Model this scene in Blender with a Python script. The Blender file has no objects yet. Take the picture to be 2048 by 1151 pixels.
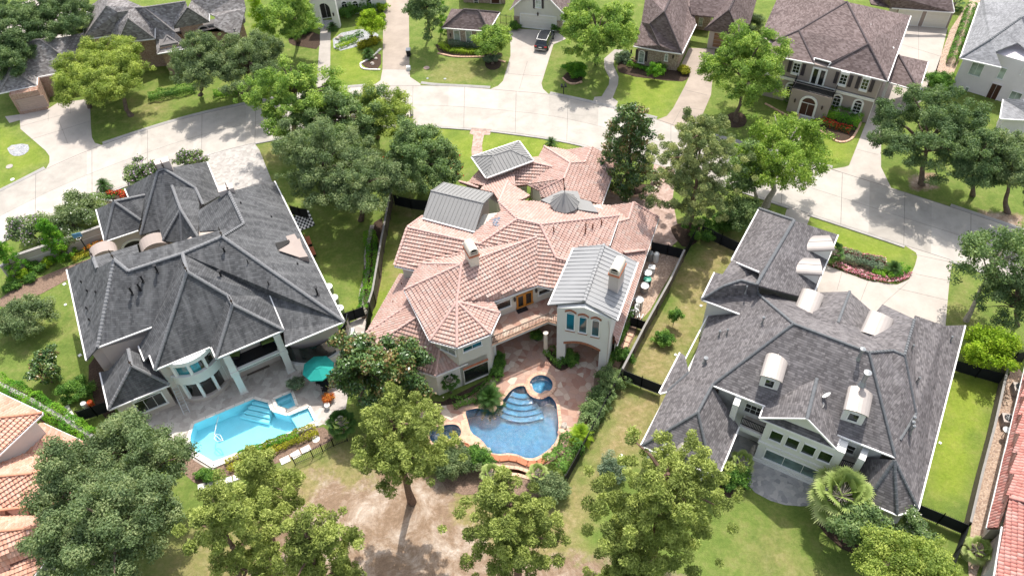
import bpy, bmesh, math, random
import numpy as np
from mathutils import Vector, Matrix
from mathutils.geometry import tessellate_polygon
rng = np.random.default_rng(7)
random.seed(7)
scene = bpy.context.scene
COL = scene.collection
# ------------------------------------------------------------------ camera
FOC = 1593.0                      # focal length in pixels of a 2048 wide frame
CX, CY = 1024.0, 575.5
VPX, VPY = 1097.0, 1985.0         # where plumb lines meet
H = 62.0                          # camera height in metres
_n = np.array([VPX - CX, VPY - CY, FOC]); _n /= np.linalg.norm(_n)
_zc = np.array([0, 0, 1.0]); _Y = _zc - (_zc @ _n) * _n; _Y /= np.linalg.norm(_Y)
_Z = -_n; _X = np.cross(_Y, _Z)
RW = np.stack([_X, _Y, _Z])       # world = RW @ camera(x right, y down, z forward)
cam_d = bpy.data.cameras.new('camera'); cam = bpy.data.objects.new('camera', cam_d); COL.objects.link(cam)
cam_d.sensor_width = 36.0; cam_d.lens = FOC / 2048 * 36.0
cam_d.clip_start = 0.5; cam_d.clip_end = 3000
m = Matrix.Identity(4)
for r in range(3):
 m[r][0] = RW[r, 0]; m[r][1] = -RW[r, 1]; m[r][2] = -RW[r, 2]
m[0][3], m[1][3], m[2][3] = 0, 0, H
cam.matrix_world = m
scene.camera = cam
# ------------------------------------------------------------------ sky and sun
SUN_AZ, SUN_EL = math.radians(16), math.radians(60)     # azimuth from +Y towards +X
world = bpy.data.worlds.new('World'); scene.world = world; world.use_nodes = True
wt = world.node_tree; wt.nodes.clear()
sky = wt.nodes.new('ShaderNodeTexSky'); sky.sky_type = 'NISHITA'; sky.sun_disc = False
sky.sun_elevation = SUN_EL; sky.sun_rotation = SUN_AZ
sky.air_density = 1.0; sky.dust_density = 2.5; sky.ozone_density = 1.0
bgn = wt.nodes.new('ShaderNodeBackground'); bgn.inputs[1].default_value = 0.15
wo = wt.nodes.new('ShaderNodeOutputWorld')
hs_ = wt.nodes.new('ShaderNodeHueSaturation'); hs_.inputs['Saturation'].default_value = 0.55; wt.links.new(sky.outputs[0], hs_.inputs['Color']); wt.links.new(hs_.outputs[0], bgn.inputs[0]); wt.links.new(bgn.outputs[0], wo.inputs[0])
sd = bpy.data.lights.new('sun', 'SUN'); sd.energy = 2.8; sd.angle = math.radians(0.6); sd.color = (1.0, 0.955, 0.89)
sun = bpy.data.objects.new('sun', sd); COL.objects.link(sun)
sdir = Vector((math.sin(SUN_AZ) * math.cos(SUN_EL), math.cos(SUN_AZ) * math.cos(SUN_EL), math.sin(SUN_EL)))
sun.rotation_euler = sdir.to_track_quat('Z', 'Y').to_euler(); sun.location = (0, 0, 90)
scene.view_settings.view_transform = 'Standard'; scene.view_settings.look = 'None'
scene.view_settings.exposure = 0.9; scene.view_settings.gamma = 1.0
scene.render.engine = 'CYCLES'
scene.cycles.max_bounces = 6; scene.cycles.transparent_max_bounces = 12
# ------------------------------------------------------------------ measuring helpers
CAMP = np.array([0, 0, H])
def ray(x, y): return RW @ np.array([x - CX, y - CY, FOC])
def P(x, y, z=0.0):
 d = ray(x, y); t = (z - H) / d[2]; p = CAMP + d * t; return np.array([p[0], p[1], z])
def PV(q, z=0.0): return P(q[0], q[1], z)
def pix(p):
 d = RW.T @ (np.array(p) - CAMP); return (CX + FOC * d[0] / d[2], CY + FOC * d[1] / d[2])
def mpp(x, y, z=0.0):               # metres per pixel at a spot
 d = RW.T @ (P(x, y, z) - CAMP); return d[2] / FOC
def hgt(base, top):                 # height of a pixel straight above a ground pixel
 B = P(*base); d = ray(*top); k = d[:2] / d[2]; return H + (B[:2] @ k) / (k @ k)
def hitwall(p0, p1, q):             # pixel onto the vertical plane through p0, p1: returns (distance along, height)
 p0 = np.array(p0[:2]); p1 = np.array(p1[:2]); u = p1 - p0; L = np.linalg.norm(u); u = u / L
 n = np.array([-u[1], u[0]]); d = ray(*q); t = (n @ p0) / (n @ d[:2]); w = CAMP + d * t
 return (w[:2] - p0) @ u, w[2]
def T(ox, oy, s): return lambda x, y: (ox + x / s, oy + y / s)
# ------------------------------------------------------------------ object helpers
def tag(o, label=None, cat=None, group=None, kind=None):
 if label: o['label'] = label
 if cat: o['category'] = cat
 if group: o['group'] = group
 if kind: o['kind'] = kind
 return o
def thing(name, label, cat, loc=(0, 0, 0), rz=0.0, group=None):
 o = bpy.data.objects.new(name, None); COL.objects.link(o); o.location = tuple(float(v) for v in loc)
 o.rotation_euler = (0, 0, rz); o.empty_display_size = 0.3
 return tag(o, label, cat, group)
class MB:
 def __init__(s): s.v = []; s.f = []; s.uv = []; s.mi = []; s.has_uv = False
 def add(s, vs, fs, uvs=None, mi=0):
  b = len(s.v); s.v += [tuple(float(c) for c in p) for p in vs]
  for k, f in enumerate(fs):
   s.f.append([b + i for i in f]); s.mi.append(mi)
   if uvs is not None: s.uv.append([uvs[i] for i in f]); s.has_uv = True
   else: s.uv.append(None)
  return s
 def box(s, c, d, rz=0.0, mi=0, R=None):
  x, y, z = d[0] / 2, d[1] / 2, d[2] / 2
  vs = [(a, b, e) for e in (-z, z) for a, b in ((-x, -y), (x, -y), (x, y), (-x, y))]
  if R is None: R = Matrix.Rotation(rz, 3, 'Z')
  vs = [tuple(R @ Vector(p) + Vector([float(q) for q in c])) for p in vs]
  return s.add(vs, [(3, 2, 1, 0), (4, 5, 6, 7), (0, 1, 5, 4), (1, 2, 6, 5), (2, 3, 7, 6), (3, 0, 4, 7)], mi=mi)
 def bar(s, a, b, w, h, mi=0, up=(0, 0, 1)):
  a = Vector([float(q) for q in a]); b = Vector([float(q) for q in b]); d = b - a; L = d.length
  if L < 1e-6: return s
  d.normalize(); u = Vector(up)
  if abs(d.dot(u)) > 0.98: u = Vector((1, 0, 0))
  side = d.cross(u).normalized(); u2 = side.cross(d)
  R = Matrix((d, side, u2)).transposed()
  return s.box((a + b) / 2, (L, w, h), mi=mi, R=R)
 def tube(s, pts, r, n=8, mi=0, cap=True):
  pts = [Vector([float(q) for q in p]) for p in pts]
  rs = r if isinstance(r, (list, tuple, np.ndarray)) else [r] * len(pts)
  vs = []; fs = []
  for i, p in enumerate(pts):
   d = (pts[min(i + 1, len(pts) - 1)] - pts[max(i - 1, 0)])
   d = d.normalized() if d.length > 1e-9 else Vector((0, 0, 1))
   u = Vector((0, 0, 1)) if abs(d.z) < 0.9 else Vector((1, 0, 0))
   a = d.cross(u).normalized(); b = a.cross(d)
   for k in range(n):
    t = 2 * math.pi * k / n
    vs.append(p + (a * math.cos(t) + b * math.sin(t)) * float(rs[i]))
  for i in range(len(pts) - 1):
   for k in range(n):
    fs.append((i * n + k, i * n + (k + 1) % n, (i + 1) * n + (k + 1) % n, (i + 1) * n + k))
  if cap: fs += [tuple(range(n - 1, -1, -1)), tuple((len(pts) - 1) * n + k for k in range(n))]
  return s.add(vs, fs, mi=mi)
 def prism(s, poly, z0, z1, mi=0, bottom=True):
  poly = [(float(p[0]), float(p[1])) for p in poly]
  ar = sum(poly[i][0] * poly[(i + 1) % len(poly)][1] - poly[(i + 1) % len(poly)][0] * poly[i][1] for i in range(len(poly)))
  if ar < 0: poly = poly[::-1]
  n = len(poly); tri = tessellate_polygon([[Vector((x, y, 0)) for x, y in poly]])
  vs = [(x, y, z0) for x, y in poly] + [(x, y, z1) for x, y in poly]; fs = []
  for t in tri:
   a, b, c = [Vector(poly[i]) for i in t]
   o = (b - a).cross(c - a) > 0
   t = t if o else t[::-1]
   fs.append(tuple(n + i for i in t))
   if bottom: fs.append(tuple(t[::-1]))
  for i in range(n): j = (i + 1) % n; fs.append((i, j, n + j, n + i))
  return s.add(vs, fs, mi=mi)
 def lathe(s, prof, c=(0, 0, 0), n=16, mi=0):
  vs = []; fs = []
  for r, z in prof:
   for k in range(n):
    t = 2 * math.pi * k / n; vs.append((c[0] + r * math.cos(t), c[1] + r * math.sin(t), c[2] + z))
  for i in range(len(prof) - 1):
   for k in range(n): fs.append((i * n + k, i * n + (k + 1) % n, (i + 1) * n + (k + 1) % n, (i + 1) * n + k))
  if prof[0][0] > 1e-3: fs.append(tuple(range(n - 1, -1, -1)))
  if prof[-1][0] > 1e-3: fs.append(tuple((len(prof) - 1) * n + k for k in range(n)))
  return s.add(vs, fs, mi=mi)
 def build(s, name, mats, parent=None, smooth=False):
  me = bpy.data.meshes.new(name); o = bpy.data.objects.new(name, me); COL.objects.link(o)
  if s.v: me.from_pydata(s.v, [], s.f)
  if not isinstance(mats, (list, tuple)): mats = [mats]
  for q in mats: me.materials.append(q)
  if len(mats) > 1: me.polygons.foreach_set('material_index', s.mi)
  if s.has_uv:
   l = me.uv_layers.new(name='UVMap'); arr = []
   for f, u in zip(s.f, s.uv):
    arr += [c for q in (u if u is not None else [(0, 0)] * len(f)) for c in q]
   l.data.foreach_set('uv', np.array(arr, dtype=np.float32))
  if smooth: me.polygons.foreach_set('use_smooth', [True] * len(s.f))
  if parent is not None: o.parent = parent; o.matrix_parent_inverse = parent_inv(parent)
  return o
def parent_inv(p):
 M = Matrix.Identity(4); q = p
 while q is not None:
  M = q.matrix_parent_inverse @ (Matrix.Translation(q.location) @ q.rotation_euler.to_matrix().to_4x4() @ Matrix.Diagonal((*q.scale, 1))) @ M
  q = q.parent
 return M.inverted()
def dup(o, loc=None, rz=None, scale=None, label=None, parent=None):
 c = o.copy(); COL.objects.link(c)
 if parent is not None: c.parent = parent
 if loc is not None: c.location = tuple(float(v) for v in loc)
 if rz is not None: c.rotation_euler[2] = rz
 if scale is not None: c.scale = scale if isinstance(scale, (tuple, list)) else (scale,) * 3
 if label: c['label'] = label
 for ch in [x for x in bpy.data.objects if x.parent == o]: dup(ch, parent=c)
 return c
def npmesh(name, V, F, mat, parent=None, attr=None, uv=None, smooth=False):
 V = np.asarray(V, dtype=np.float32).reshape(-1, 3); F = np.asarray(F, dtype=np.int32); k = F.shape[1]
 me = bpy.data.meshes.new(name); me.vertices.add(len(V)); me.vertices.foreach_set('co', V.ravel())
 me.loops.add(F.size); me.loops.foreach_set('vertex_index', F.ravel())
 me.polygons.add(len(F)); me.polygons.foreach_set('loop_start', np.arange(0, F.size, k, dtype=np.int32))
 me.update(calc_edges=True)
 if smooth: me.polygons.foreach_set('use_smooth', [True] * len(F))
 for an, arr in (attr or {}).items():
  a = me.attributes.new(an, 'FLOAT', 'POINT'); a.data.foreach_set('value', np.asarray(arr, dtype=np.float32).ravel())
 for q in (mat if isinstance(mat, (list, tuple)) else [mat]): me.materials.append(q)
 me.validate()
 o = bpy.data.objects.new(name, me); COL.objects.link(o)
 if parent is not None: o.parent = parent; o.matrix_parent_inverse = parent_inv(parent)
 return o
# ------------------------------------------------------------------ materials
MATS = {}
def nodes(name, rough=0.8, spec=0.3):
 mt = bpy.data.materials.new(name); mt.use_nodes = True; t = mt.node_tree
 b = t.nodes['Principled BSDF']; b.inputs['Roughness'].default_value = rough; b.inputs['Specular IOR Level'].default_value = spec
 MATS[name] = mt; return mt, t, b
def N(t, ty, **kw):
 n = t.nodes.new(ty)
 for k, v in kw.items(): setattr(n, k, v)
 return n
def setin(n, **kw):
 for k, v in kw.items(): n.inputs[k].default_value = v
 return n
def ramp(t, src, stops, interp='LINEAR'):
 r = N(t, 'ShaderNodeValToRGB'); r.color_ramp.interpolation = interp
 e = r.color_ramp.elements
 while len(e) < len(stops): e.new(0.5)
 for i, (p, c) in enumerate(stops): e[i].position = p; e[i].color = (*c, 1)
 t.links.new(src, r.inputs[0]); return r.outputs[0]
def mathn(t, op, a, b=None, clamp=False):
 n = N(t, 'ShaderNodeMath', operation=op); n.use_clamp = clamp
 for i, q in enumerate((a, b)):
  if q is None: continue
  if isinstance(q, (int, float)): n.inputs[i].default_value = q
  else: t.links.new(q, n.inputs[i])
 return n.outputs[0]
def mix(t, fac, a, b, mode='MIX'):
 n = N(t, 'ShaderNodeMix', data_type='RGBA', blend_type=mode)
 for i, q in ((0, fac), (6, a), (7, b)):
  if isinstance(q, (int, float)): n.inputs[i].default_value = q
  elif isinstance(q, tuple): n.inputs[i].default_value = (*q, 1)
  else: t.links.new(q, n.inputs[i])
 return n.outputs[2]
def noise(t, scale, detail=3, rough=0.6, vec=None, out=0, dist=0.0):
 n = N(t, 'ShaderNodeTexNoise'); setin(n, Scale=scale, Detail=detail, Roughness=rough, Distortion=dist)
 if vec is None:
  g = N(t, 'ShaderNodeNewGeometry'); vec = g.outputs['Position']
 t.links.new(vec, n.inputs['Vector']); return n.outputs[out]
def bump(t, b, h, strength=0.3, dist=0.05):
 n = N(t, 'ShaderNodeBump'); setin(n, Strength=strength, Distance=dist)
 t.links.new(h, n.inputs['Height']); t.links.new(n.outputs[0], b.inputs['Normal'])
def plain(name, c, rough=0.7, var=0.12, scale=1.2, spec=0.3, metal=0.0, bmp=0.0):
 mt, t, b = nodes(name, rough, spec); b.inputs['Metallic'].default_value = metal
 f = noise(t, scale, 5, 0.65)
 lo = tuple(q * (1 - var) for q in c); hi = tuple(min(1, q * (1 + var)) for q in c)
 t.links.new(ramp(t, f, [(0.3, lo), (0.7, hi)]), b.inputs['Base Color'])
 if bmp: bump(t, b, noise(t, 25, 4), bmp, 0.03)
 return mt
def uvsep(t, su=1.0, sv=1.0):
 u = N(t, 'ShaderNodeUVMap'); s = N(t, 'ShaderNodeSeparateXYZ'); t.links.new(u.outputs[0], s.inputs[0])
 return mathn(t, 'MULTIPLY', s.outputs[0], su), mathn(t, 'MULTIPLY', s.outputs[1], sv)
def comb(t, a, b):
 c = N(t, 'ShaderNodeCombineXYZ')
 for i, q in enumerate((a, b)):
  if isinstance(q, (int, float)): c.inputs[i].default_value = q
  else: t.links.new(q, c.inputs[i])
 return c.outputs[0]
def shingle(name, stops, streak=0.25, row=0.17, wid=0.33, rough=0.92, streakcol=(0.5, 0.5, 0.5), contrast=1.0):
 mt, t, b = nodes(name, rough, 0.15)
 u, v = uvsep(t, 1 / wid, 1 / row)
 fv = mathn(t, 'FLOOR', v); off = mathn(t, 'MULTIPLY', fv, 0.37)
 uu = mathn(t, 'ADD', u, off)
 cell = comb(t, mathn(t, 'FLOOR', uu), fv)
 w = N(t, 'ShaderNodeTexWhiteNoise', noise_dimensions='2D'); t.links.new(cell, w.inputs[0])
 col = ramp(t, w.outputs[0], stops)
 frv = mathn(t, 'FRACT', v)
 edge = ramp(t, frv, [(0.0, (0.45, 0.45, 0.45)), (0.16, (0.8, 0.8, 0.8)), (0.3, (1, 1, 1)), (1.0, (1, 1, 1))])
 col = mix(t, 0.8 * contrast, col, edge, 'MULTIPLY')
 # weather streaks run down the slope
 u1, v1 = uvsep(t, 1.1, 0.16)
 n2 = noise(t, 1.0, 5, 0.7, comb(t, u1, v1), dist=0.6)
 st = ramp(t, n2, [(0.46, (0, 0, 0)), (0.68, (1, 1, 1))])
 sf = mathn(t, 'MULTIPLY', st, streak)
 col = mix(t, sf, col, streakcol)
 n3 = ramp(t, noise(t, 0.35, 4), [(0.3, (0.82, 0.82, 0.82)), (0.7, (1.1, 1.1, 1.1))])
 col = mix(t, 1.0, col, n3, 'MULTIPLY')
 t.links.new(col, b.inputs['Base Color'])
 bump(t, b, mathn(t, 'SUBTRACT', mathn(t, 'MULTIPLY', w.outputs[0], 0.3), frv), 0.5, 0.03)
 return mt
def tilemat(name, stops, tw=0.30, th=0.38):
 mt, t, b = nodes(name, 0.8, 0.25)
 u, v = uvsep(t, 1 / tw, 1 / th)
 w = N(t, 'ShaderNodeTexWhiteNoise', noise_dimensions='2D'); t.links.new(comb(t, mathn(t, 'FLOOR', u), mathn(t, 'FLOOR', v)), w.inputs[0])
 col = ramp(t, w.outputs[0], stops)
 n3 = ramp(t, noise(t, 0.5, 5, 0.7), [(0.3, (0.85, 0.83, 0.83)), (0.7, (1.08, 1.08, 1.08))])
 col = mix(t, 1.0, col, n3, 'MULTIPLY')
 t.links.new(col, b.inputs['Base Color']); return mt
M_tile = tilemat('clay_tile', [(0, (0.46, 0.30, 0.245)), (0.4, (0.50, 0.335, 0.28)), (0.75, (0.53, 0.365, 0.31)), (0.92, (0.52, 0.39, 0.335)), (1, (0.45, 0.36, 0.315))])
M_tile2 = tilemat('orange_tile', [(0, (0.55, 0.29, 0.20)), (0.5, (0.62, 0.36, 0.26)), (1, (0.62, 0.40, 0.31))])
M_tile3 = tilemat('red_tile', [(0, (0.42, 0.17, 0.14)), (0.5, (0.50, 0.24, 0.20)), (1, (0.50, 0.30, 0.26))])
M_cap = plain('tile_cap', (0.56, 0.37, 0.32), 0.8, 0.15, 3)
M_capo = plain('orange_tile_cap', (0.56, 0.27, 0.17), 0.8, 0.15, 3)
M_under = plain('tile_underlay', (0.16, 0.075, 0.055), 0.9)
M_sh_left = shingle('charcoal_shingle', [(0, (0.068, 0.069, 0.071)), (0.5, (0.09, 0.091, 0.093)), (1, (0.12, 0.121, 0.124))], 0.6, row=0.2, wid=0.3, streakcol=(0.19, 0.19, 0.19), contrast=1.15)
M_sh_right = shingle('plum_grey_shingle', [(0, (0.105, 0.096, 0.096)), (0.5, (0.155, 0.142, 0.141)), (1, (0.215, 0.198, 0.195))], 0.3, row=0.2, wid=0.28, streakcol=(0.24, 0.225, 0.23), contrast=1.1)
M_sh_grey = shingle('light_grey_shingle', [(0, (0.15, 0.135, 0.13)), (0.5, (0.235, 0.215, 0.205)), (1, (0.34, 0.32, 0.31))], 0.1)
M_sh_brown = shingle('brown_shingle', [(0, (0.12, 0.088, 0.082)), (0.5, (0.17, 0.128, 0.12)), (1, (0.23, 0.18, 0.17))], 0.15, streakcol=(0.26, 0.21, 0.2))
M_sh_pale = shingle('pale_grey_shingle', [(0, (0.20, 0.20, 0.205)), (0.5, (0.25, 0.25, 0.255)), (1, (0.31, 0.31, 0.315))], 0.1)
M_metal = plain('grey_metal_roof', (0.24, 0.235, 0.225), 0.6, 0.05, 0.8, 0.3, 0.0)
M_metal_lt = plain('light_metal_roof', (0.28, 0.28, 0.278), 0.6, 0.05, 0.8, 0.4, 0.0)
M_zinc = plain('pale_copper_coated_dormer', (0.31, 0.275, 0.25), 0.45, 0.06, 1.0, 0.5, 0.15)
M_seam = plain('seam_dark', (0.13, 0.135, 0.14), 0.6)
M_stucco = plain('cream_stucco', (0.62, 0.595, 0.53), 0.9, 0.05, 0.7, 0.2, 0, 0.15)
M_stucco_w = plain('white_stucco', (0.70, 0.69, 0.65), 0.9, 0.04, 0.7, 0.2, 0, 0.1)
M_stucco_b = plain('beige_stucco', (0.52, 0.455, 0.41), 0.9, 0.05, 0.7, 0.2, 0, 0.1)
M_stucco_t = plain('taupe_stucco', (0.36, 0.30, 0.265), 0.9, 0.05, 0.7, 0.2, 0, 0.1)
M_stucco_p = plain('pale_lilac_stucco', (0.74, 0.68, 0.70), 0.9, 0.05, 0.7, 0.2, 0, 0.1)
M_white = plain('white_trim', (0.80, 0.79, 0.76), 0.6, 0.04, 2)
M_gutter = plain('white_gutter', (0.82, 0.80, 0.77), 0.5, 0.04, 2)
M_dark = plain('dark_interior', (0.03, 0.028, 0.026), 0.8, 0.3, 2)
M_black = plain('black_metal', (0.018, 0.018, 0.02), 0.5, 0.2, 2)
M_screen = plain('black_fence_screen', (0.012, 0.014, 0.018), 0.8, 0.25, 1.5)
M_iron = plain('weathered_iron', (0.06, 0.045, 0.035), 0.6, 0.2, 4)
M_wood = plain('cedar_fence_boards', (0.14, 0.115, 0.095), 0.9, 0.3, 3)
M_woodcap = plain('grey_fence_cap', (0.27, 0.255, 0.235), 0.9, 0.1, 3)
M_shutter = plain('dark_shutter', (0.05, 0.04, 0.045), 0.6)
M_door = plain('honey_wood_door', (0.55, 0.22, 0.035), 0.4, 0.2, 6)
M_mahog = plain('dark_wood_door', (0.07, 0.03, 0.02), 0.5, 0.2, 6)
M_garage = plain('cream_garage_door', (0.74, 0.71, 0.64), 0.6, 0.03, 2)
M_garage_t = plain('tan_garage_door', (0.40, 0.30, 0.255), 0.6, 0.05, 2)
M_garage_b = plain('brown_garage_door', (0.28, 0.15, 0.09), 0.6, 0.05, 2)
M_plastic = plain('white_plastic', (0.75, 0.75, 0.72), 0.4, 0.03, 2)
M_green_p = plain('green_plastic', (0.03, 0.30, 0.20), 0.4, 0.05, 2)
M_steel = plain('grey_steel', (0.33, 0.34, 0.34), 0.4, 0.15, 8, 0.5, 0.5)
M_alum = plain('aluminium', (0.6, 0.6, 0.6), 0.35, 0.05, 4, 0.5, 0.6)
M_rust = plain('brown_vent_pipe', (0.20, 0.09, 0.06), 0.8, 0.2, 6)
M_ceramic = plain('cream_cap_stone', (0.72, 0.64, 0.53), 0.8, 0.07, 2)
M_terra = plain('terracotta', (0.45, 0.17, 0.09), 0.85, 0.2, 5)
M_umb = plain('teal_canvas', (0.02, 0.33, 0.28), 0.8, 0.06, 1.5)
M_cushion = plain('green_cushion', (0.20, 0.30, 0.09), 0.9, 0.1, 4)
M_rock = plain('pale_boulder', (0.42, 0.37, 0.32), 0.9, 0.35, 3, 0.2, 0, 0.5)
def glassmat(name, c, rough=0.06, spec=0.8):
 mt, t, b = nodes(name, rough, spec); b.inputs['Base Color'].default_value = (*c, 1)
 f = noise(t, 0.7, 2); t.links.new(ramp(t, f, [(0.35, tuple(q * 0.5 for q in c)), (0.65, tuple(q * 1.3 for q in c))]), b.inputs['Base Color']); return mt
M_glass = glassmat('dark_window_glass', (0.02, 0.024, 0.022))
M_glass_t = glassmat('teal_window_glass', (0.008, 0.10, 0.12))  # reflected blue-green sky is put into the teal base colour
M_glass_g = glassmat('pale_green_glass', (0.10, 0.16, 0.15))
M_glass_l = glassmat('light_curtained_glass', (0.36, 0.42, 0.37))
def brickmat(name, c1, c2, c3, mortar, scale=1.0):
 mt, t, b = nodes(name, 0.9, 0.2)
 g = N(t, 'ShaderNodeNewGeometry'); s = N(t, 'ShaderNodeSeparateXYZ'); t.links.new(g.outputs['Position'], s.inputs[0])
 uu = mathn(t, 'ADD', mathn(t, 'MULTIPLY', s.outputs[0], 0.86), mathn(t, 'MULTIPLY', s.outputs[1], 0.5))
 br = N(t, 'ShaderNodeTexBrick'); setin(br, Scale=scale, **{'Mortar Size': 0.012, 'Brick Width': 0.32, 'Row Height': 0.1, 'Bias': 0.0})
 br.inputs['Color1'].default_value = (*c1, 1); br.inputs['Color2'].default_value = (*c2, 1); br.inputs['Mortar'].default_value = (*mortar, 1)
 t.links.new(comb(t, uu, s.outputs[2]), br.inputs['Vector'])
 n2 = ramp(t, noise(t, 5, 3), [(0.45, (0, 0, 0)), (0.6, (1, 1, 1))])
 col = mix(t, n2, br.outputs[0], c3)
 t.links.new(col, b.inputs['Base Color']); bump(t, b, br.outputs[1], 0.4, -0.02); return mt
M_brick = brickmat('red_brown_brick', (0.25, 0.115, 0.075), (0.36, 0.2, 0.14), (0.42, 0.31, 0.24), (0.42, 0.37, 0.33))
M_brick2 = brickmat('mixed_tan_brick', (0.30, 0.20, 0.145), (0.22, 0.14, 0.11), (0.45, 0.38, 0.30), (0.45, 0.4, 0.36))
def concrete(name, c, var=0.08, joint=None, rot=0.0, stain=0.5):
 mt, t, b = nodes(name, 0.9, 0.2)
 f = noise(t, 0.45, 8, 0.7); lo = tuple(q * (1 - var * 1.5) for q in c); hi = tuple(min(0.95, q * (1 + var)) for q in c)
 col = ramp(t, f, [(0.32, lo), (0.6, hi)])
 f2 = noise(t, 14, 4, 0.8); col = mix(t, 0.22, col, ramp(t, f2, [(0.3, (0.6, 0.6, 0.6)), (0.7, (1, 1, 1))]), 'MULTIPLY')
 f3 = noise(t, 0.16, 3, 0.5, dist=1.5); col = mix(t, mathn(t, 'MULTIPLY', ramp(t, f3, [(0.55, (0, 0, 0)), (0.7, (1, 1, 1))]), stain), col, tuple(q * 0.82 for q in c))
 t.links.new(col, b.inputs['Base Color']); bump(t, b, f2, 0.2, 0.02); return mt
M_road = concrete('road_concrete', (0.44, 0.40, 0.35), 0.1, stain=1.0)
M_drive = concrete('driveway_concrete', (0.46, 0.41, 0.36), 0.07)
M_drive_tan = concrete('tan_driveway', (0.38, 0.315, 0.26), 0.09)
M_kerb = concrete('kerb_concrete', (0.36, 0.34, 0.315), 0.12)
M_road_b = concrete('road_concrete_worn', (0.40, 0.365, 0.32), 0.1, stain=1.0)
M_road_c = concrete('road_concrete_light', (0.47, 0.43, 0.38), 0.08, stain=0.7)
M_joint_and_shade = plain('joint_tar_and_gutter_shade', (0.20, 0.185, 0.17), 0.95, 0.2)  # joint filler, also the painted gutter shadow along the kerbs
M_walk = concrete('walkway_concrete', (0.40, 0.36, 0.32), 0.1)
def pavers(name, cols, scale, mortar, msize=0.02, metric='CHEBYCHEV', rnd=1.0):
 mt, t, b = nodes(name, 0.85, 0.25)
 g = N(t, 'ShaderNodeNewGeometry')
 mp = N(t, 'ShaderNodeMapping'); mp.inputs['Rotation'].default_value = (0, 0, -0.35); mp.inputs['Location'].default_value = (0.3, 0.2, 0.13); t.links.new(g.outputs['Position'], mp.inputs[0])
 v = N(t, 'ShaderNodeTexVoronoi', feature='F1', distance=metric, voronoi_dimensions='2D'); setin(v, Scale=scale, Randomness=rnd)
 t.links.new(mp.outputs[0], v.inputs['Vector'])
 s = N(t, 'ShaderNodeSeparateColor'); t.links.new(v.outputs['Color'], s.inputs[0])
 col = ramp(t, s.outputs[0], cols)
 f2 = noise(t, 6, 5, 0.7); col = mix(t, 0.35, col, ramp(t, f2, [(0.25, (0.6, 0.6, 0.6)), (0.7, (1.1, 1.1, 1.1))]), 'MULTIPLY')
 v2 = N(t, 'ShaderNodeTexVoronoi', feature='DISTANCE_TO_EDGE', voronoi_dimensions='2D') if metric == 'EUCLIDEAN' else None
 if v2:
  setin(v2, Scale=scale, Randomness=rnd); t.links.new(mp.outputs[0], v2.inputs['Vector'])
  e = ramp(t, v2.outputs['Distance'], [(0.0, (0, 0, 0)), (msize, (1, 1, 1))])
  col = mix(t, e, mortar, col)
 t.links.new(col, b.inputs['Base Color']); return mt
M_flag = pavers('flagstone', [(0, (0.36, 0.19, 0.14)), (0.25, (0.47, 0.29, 0.215)), (0.5, (0.42, 0.27, 0.215)), (0.8, (0.52, 0.37, 0.285)), (1, (0.68, 0.58, 0.47))], 1.75, (0.30, 0.20, 0.15), 0.03, 'EUCLIDEAN')
M_trav = pavers('travertine', [(0, (0.40, 0.35, 0.31)), (0.5, (0.50, 0.45, 0.40)), (1, (0.58, 0.54, 0.48))], 2.3, (0.3, 0.3, 0.3))
M_trav_g = pavers('grey_travertine', [(0, (0.28, 0.275, 0.275)), (0.5, (0.40, 0.385, 0.37)), (1, (0.50, 0.47, 0.44))], 2.4, (0.3, 0.3, 0.3))
M_cobble = pavers('grey_cobbles', [(0, (0.36, 0.33, 0.30)), (0.5, (0.43, 0.40, 0.37)), (1, (0.50, 0.47, 0.43))], 3.2, (0.3, 0.3, 0.3))
M_redpav = pavers('red_brown_pavers', [(0, (0.34, 0.235, 0.19)), (0.5, (0.42, 0.30, 0.25)), (1, (0.50, 0.38, 0.32))], 3.5, (0.3, 0.3, 0.3))
M_mulch = plain('dark_mulch', (0.07, 0.048, 0.035), 0.95, 0.5, 9, 0.1, 0, 0.6)
M_bed = plain('bark_bed', (0.22, 0.15, 0.11), 0.95, 0.45, 7, 0.1, 0, 0.6)
M_gravel = pavers('grey_gravel', [(0, (0.22, 0.23, 0.24)), (0.5, (0.36, 0.36, 0.37)), (1, (0.5, 0.5, 0.5))], 9, (0.3, 0.3, 0.3), 0.1, 'EUCLIDEAN')
M_straw = pavers('pink_granite_mulch', [(0, (0.30, 0.19, 0.13)), (0.5, (0.46, 0.31, 0.21)), (1, (0.6, 0.45, 0.33))], 9, (0.3, 0.3, 0.3), 0.1, 'EUCLIDEAN')
M_coping = plain('sandstone_coping', (0.62, 0.40, 0.28), 0.8, 0.25, 2.2, 0.2, 0, 0.2)
M_coping_w = plain('pale_stone_coping', (0.74, 0.70, 0.63), 0.8, 0.05, 2)
M_chipblack = plain('black_square', (0.03, 0.03, 0.03), 0.6)
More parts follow.
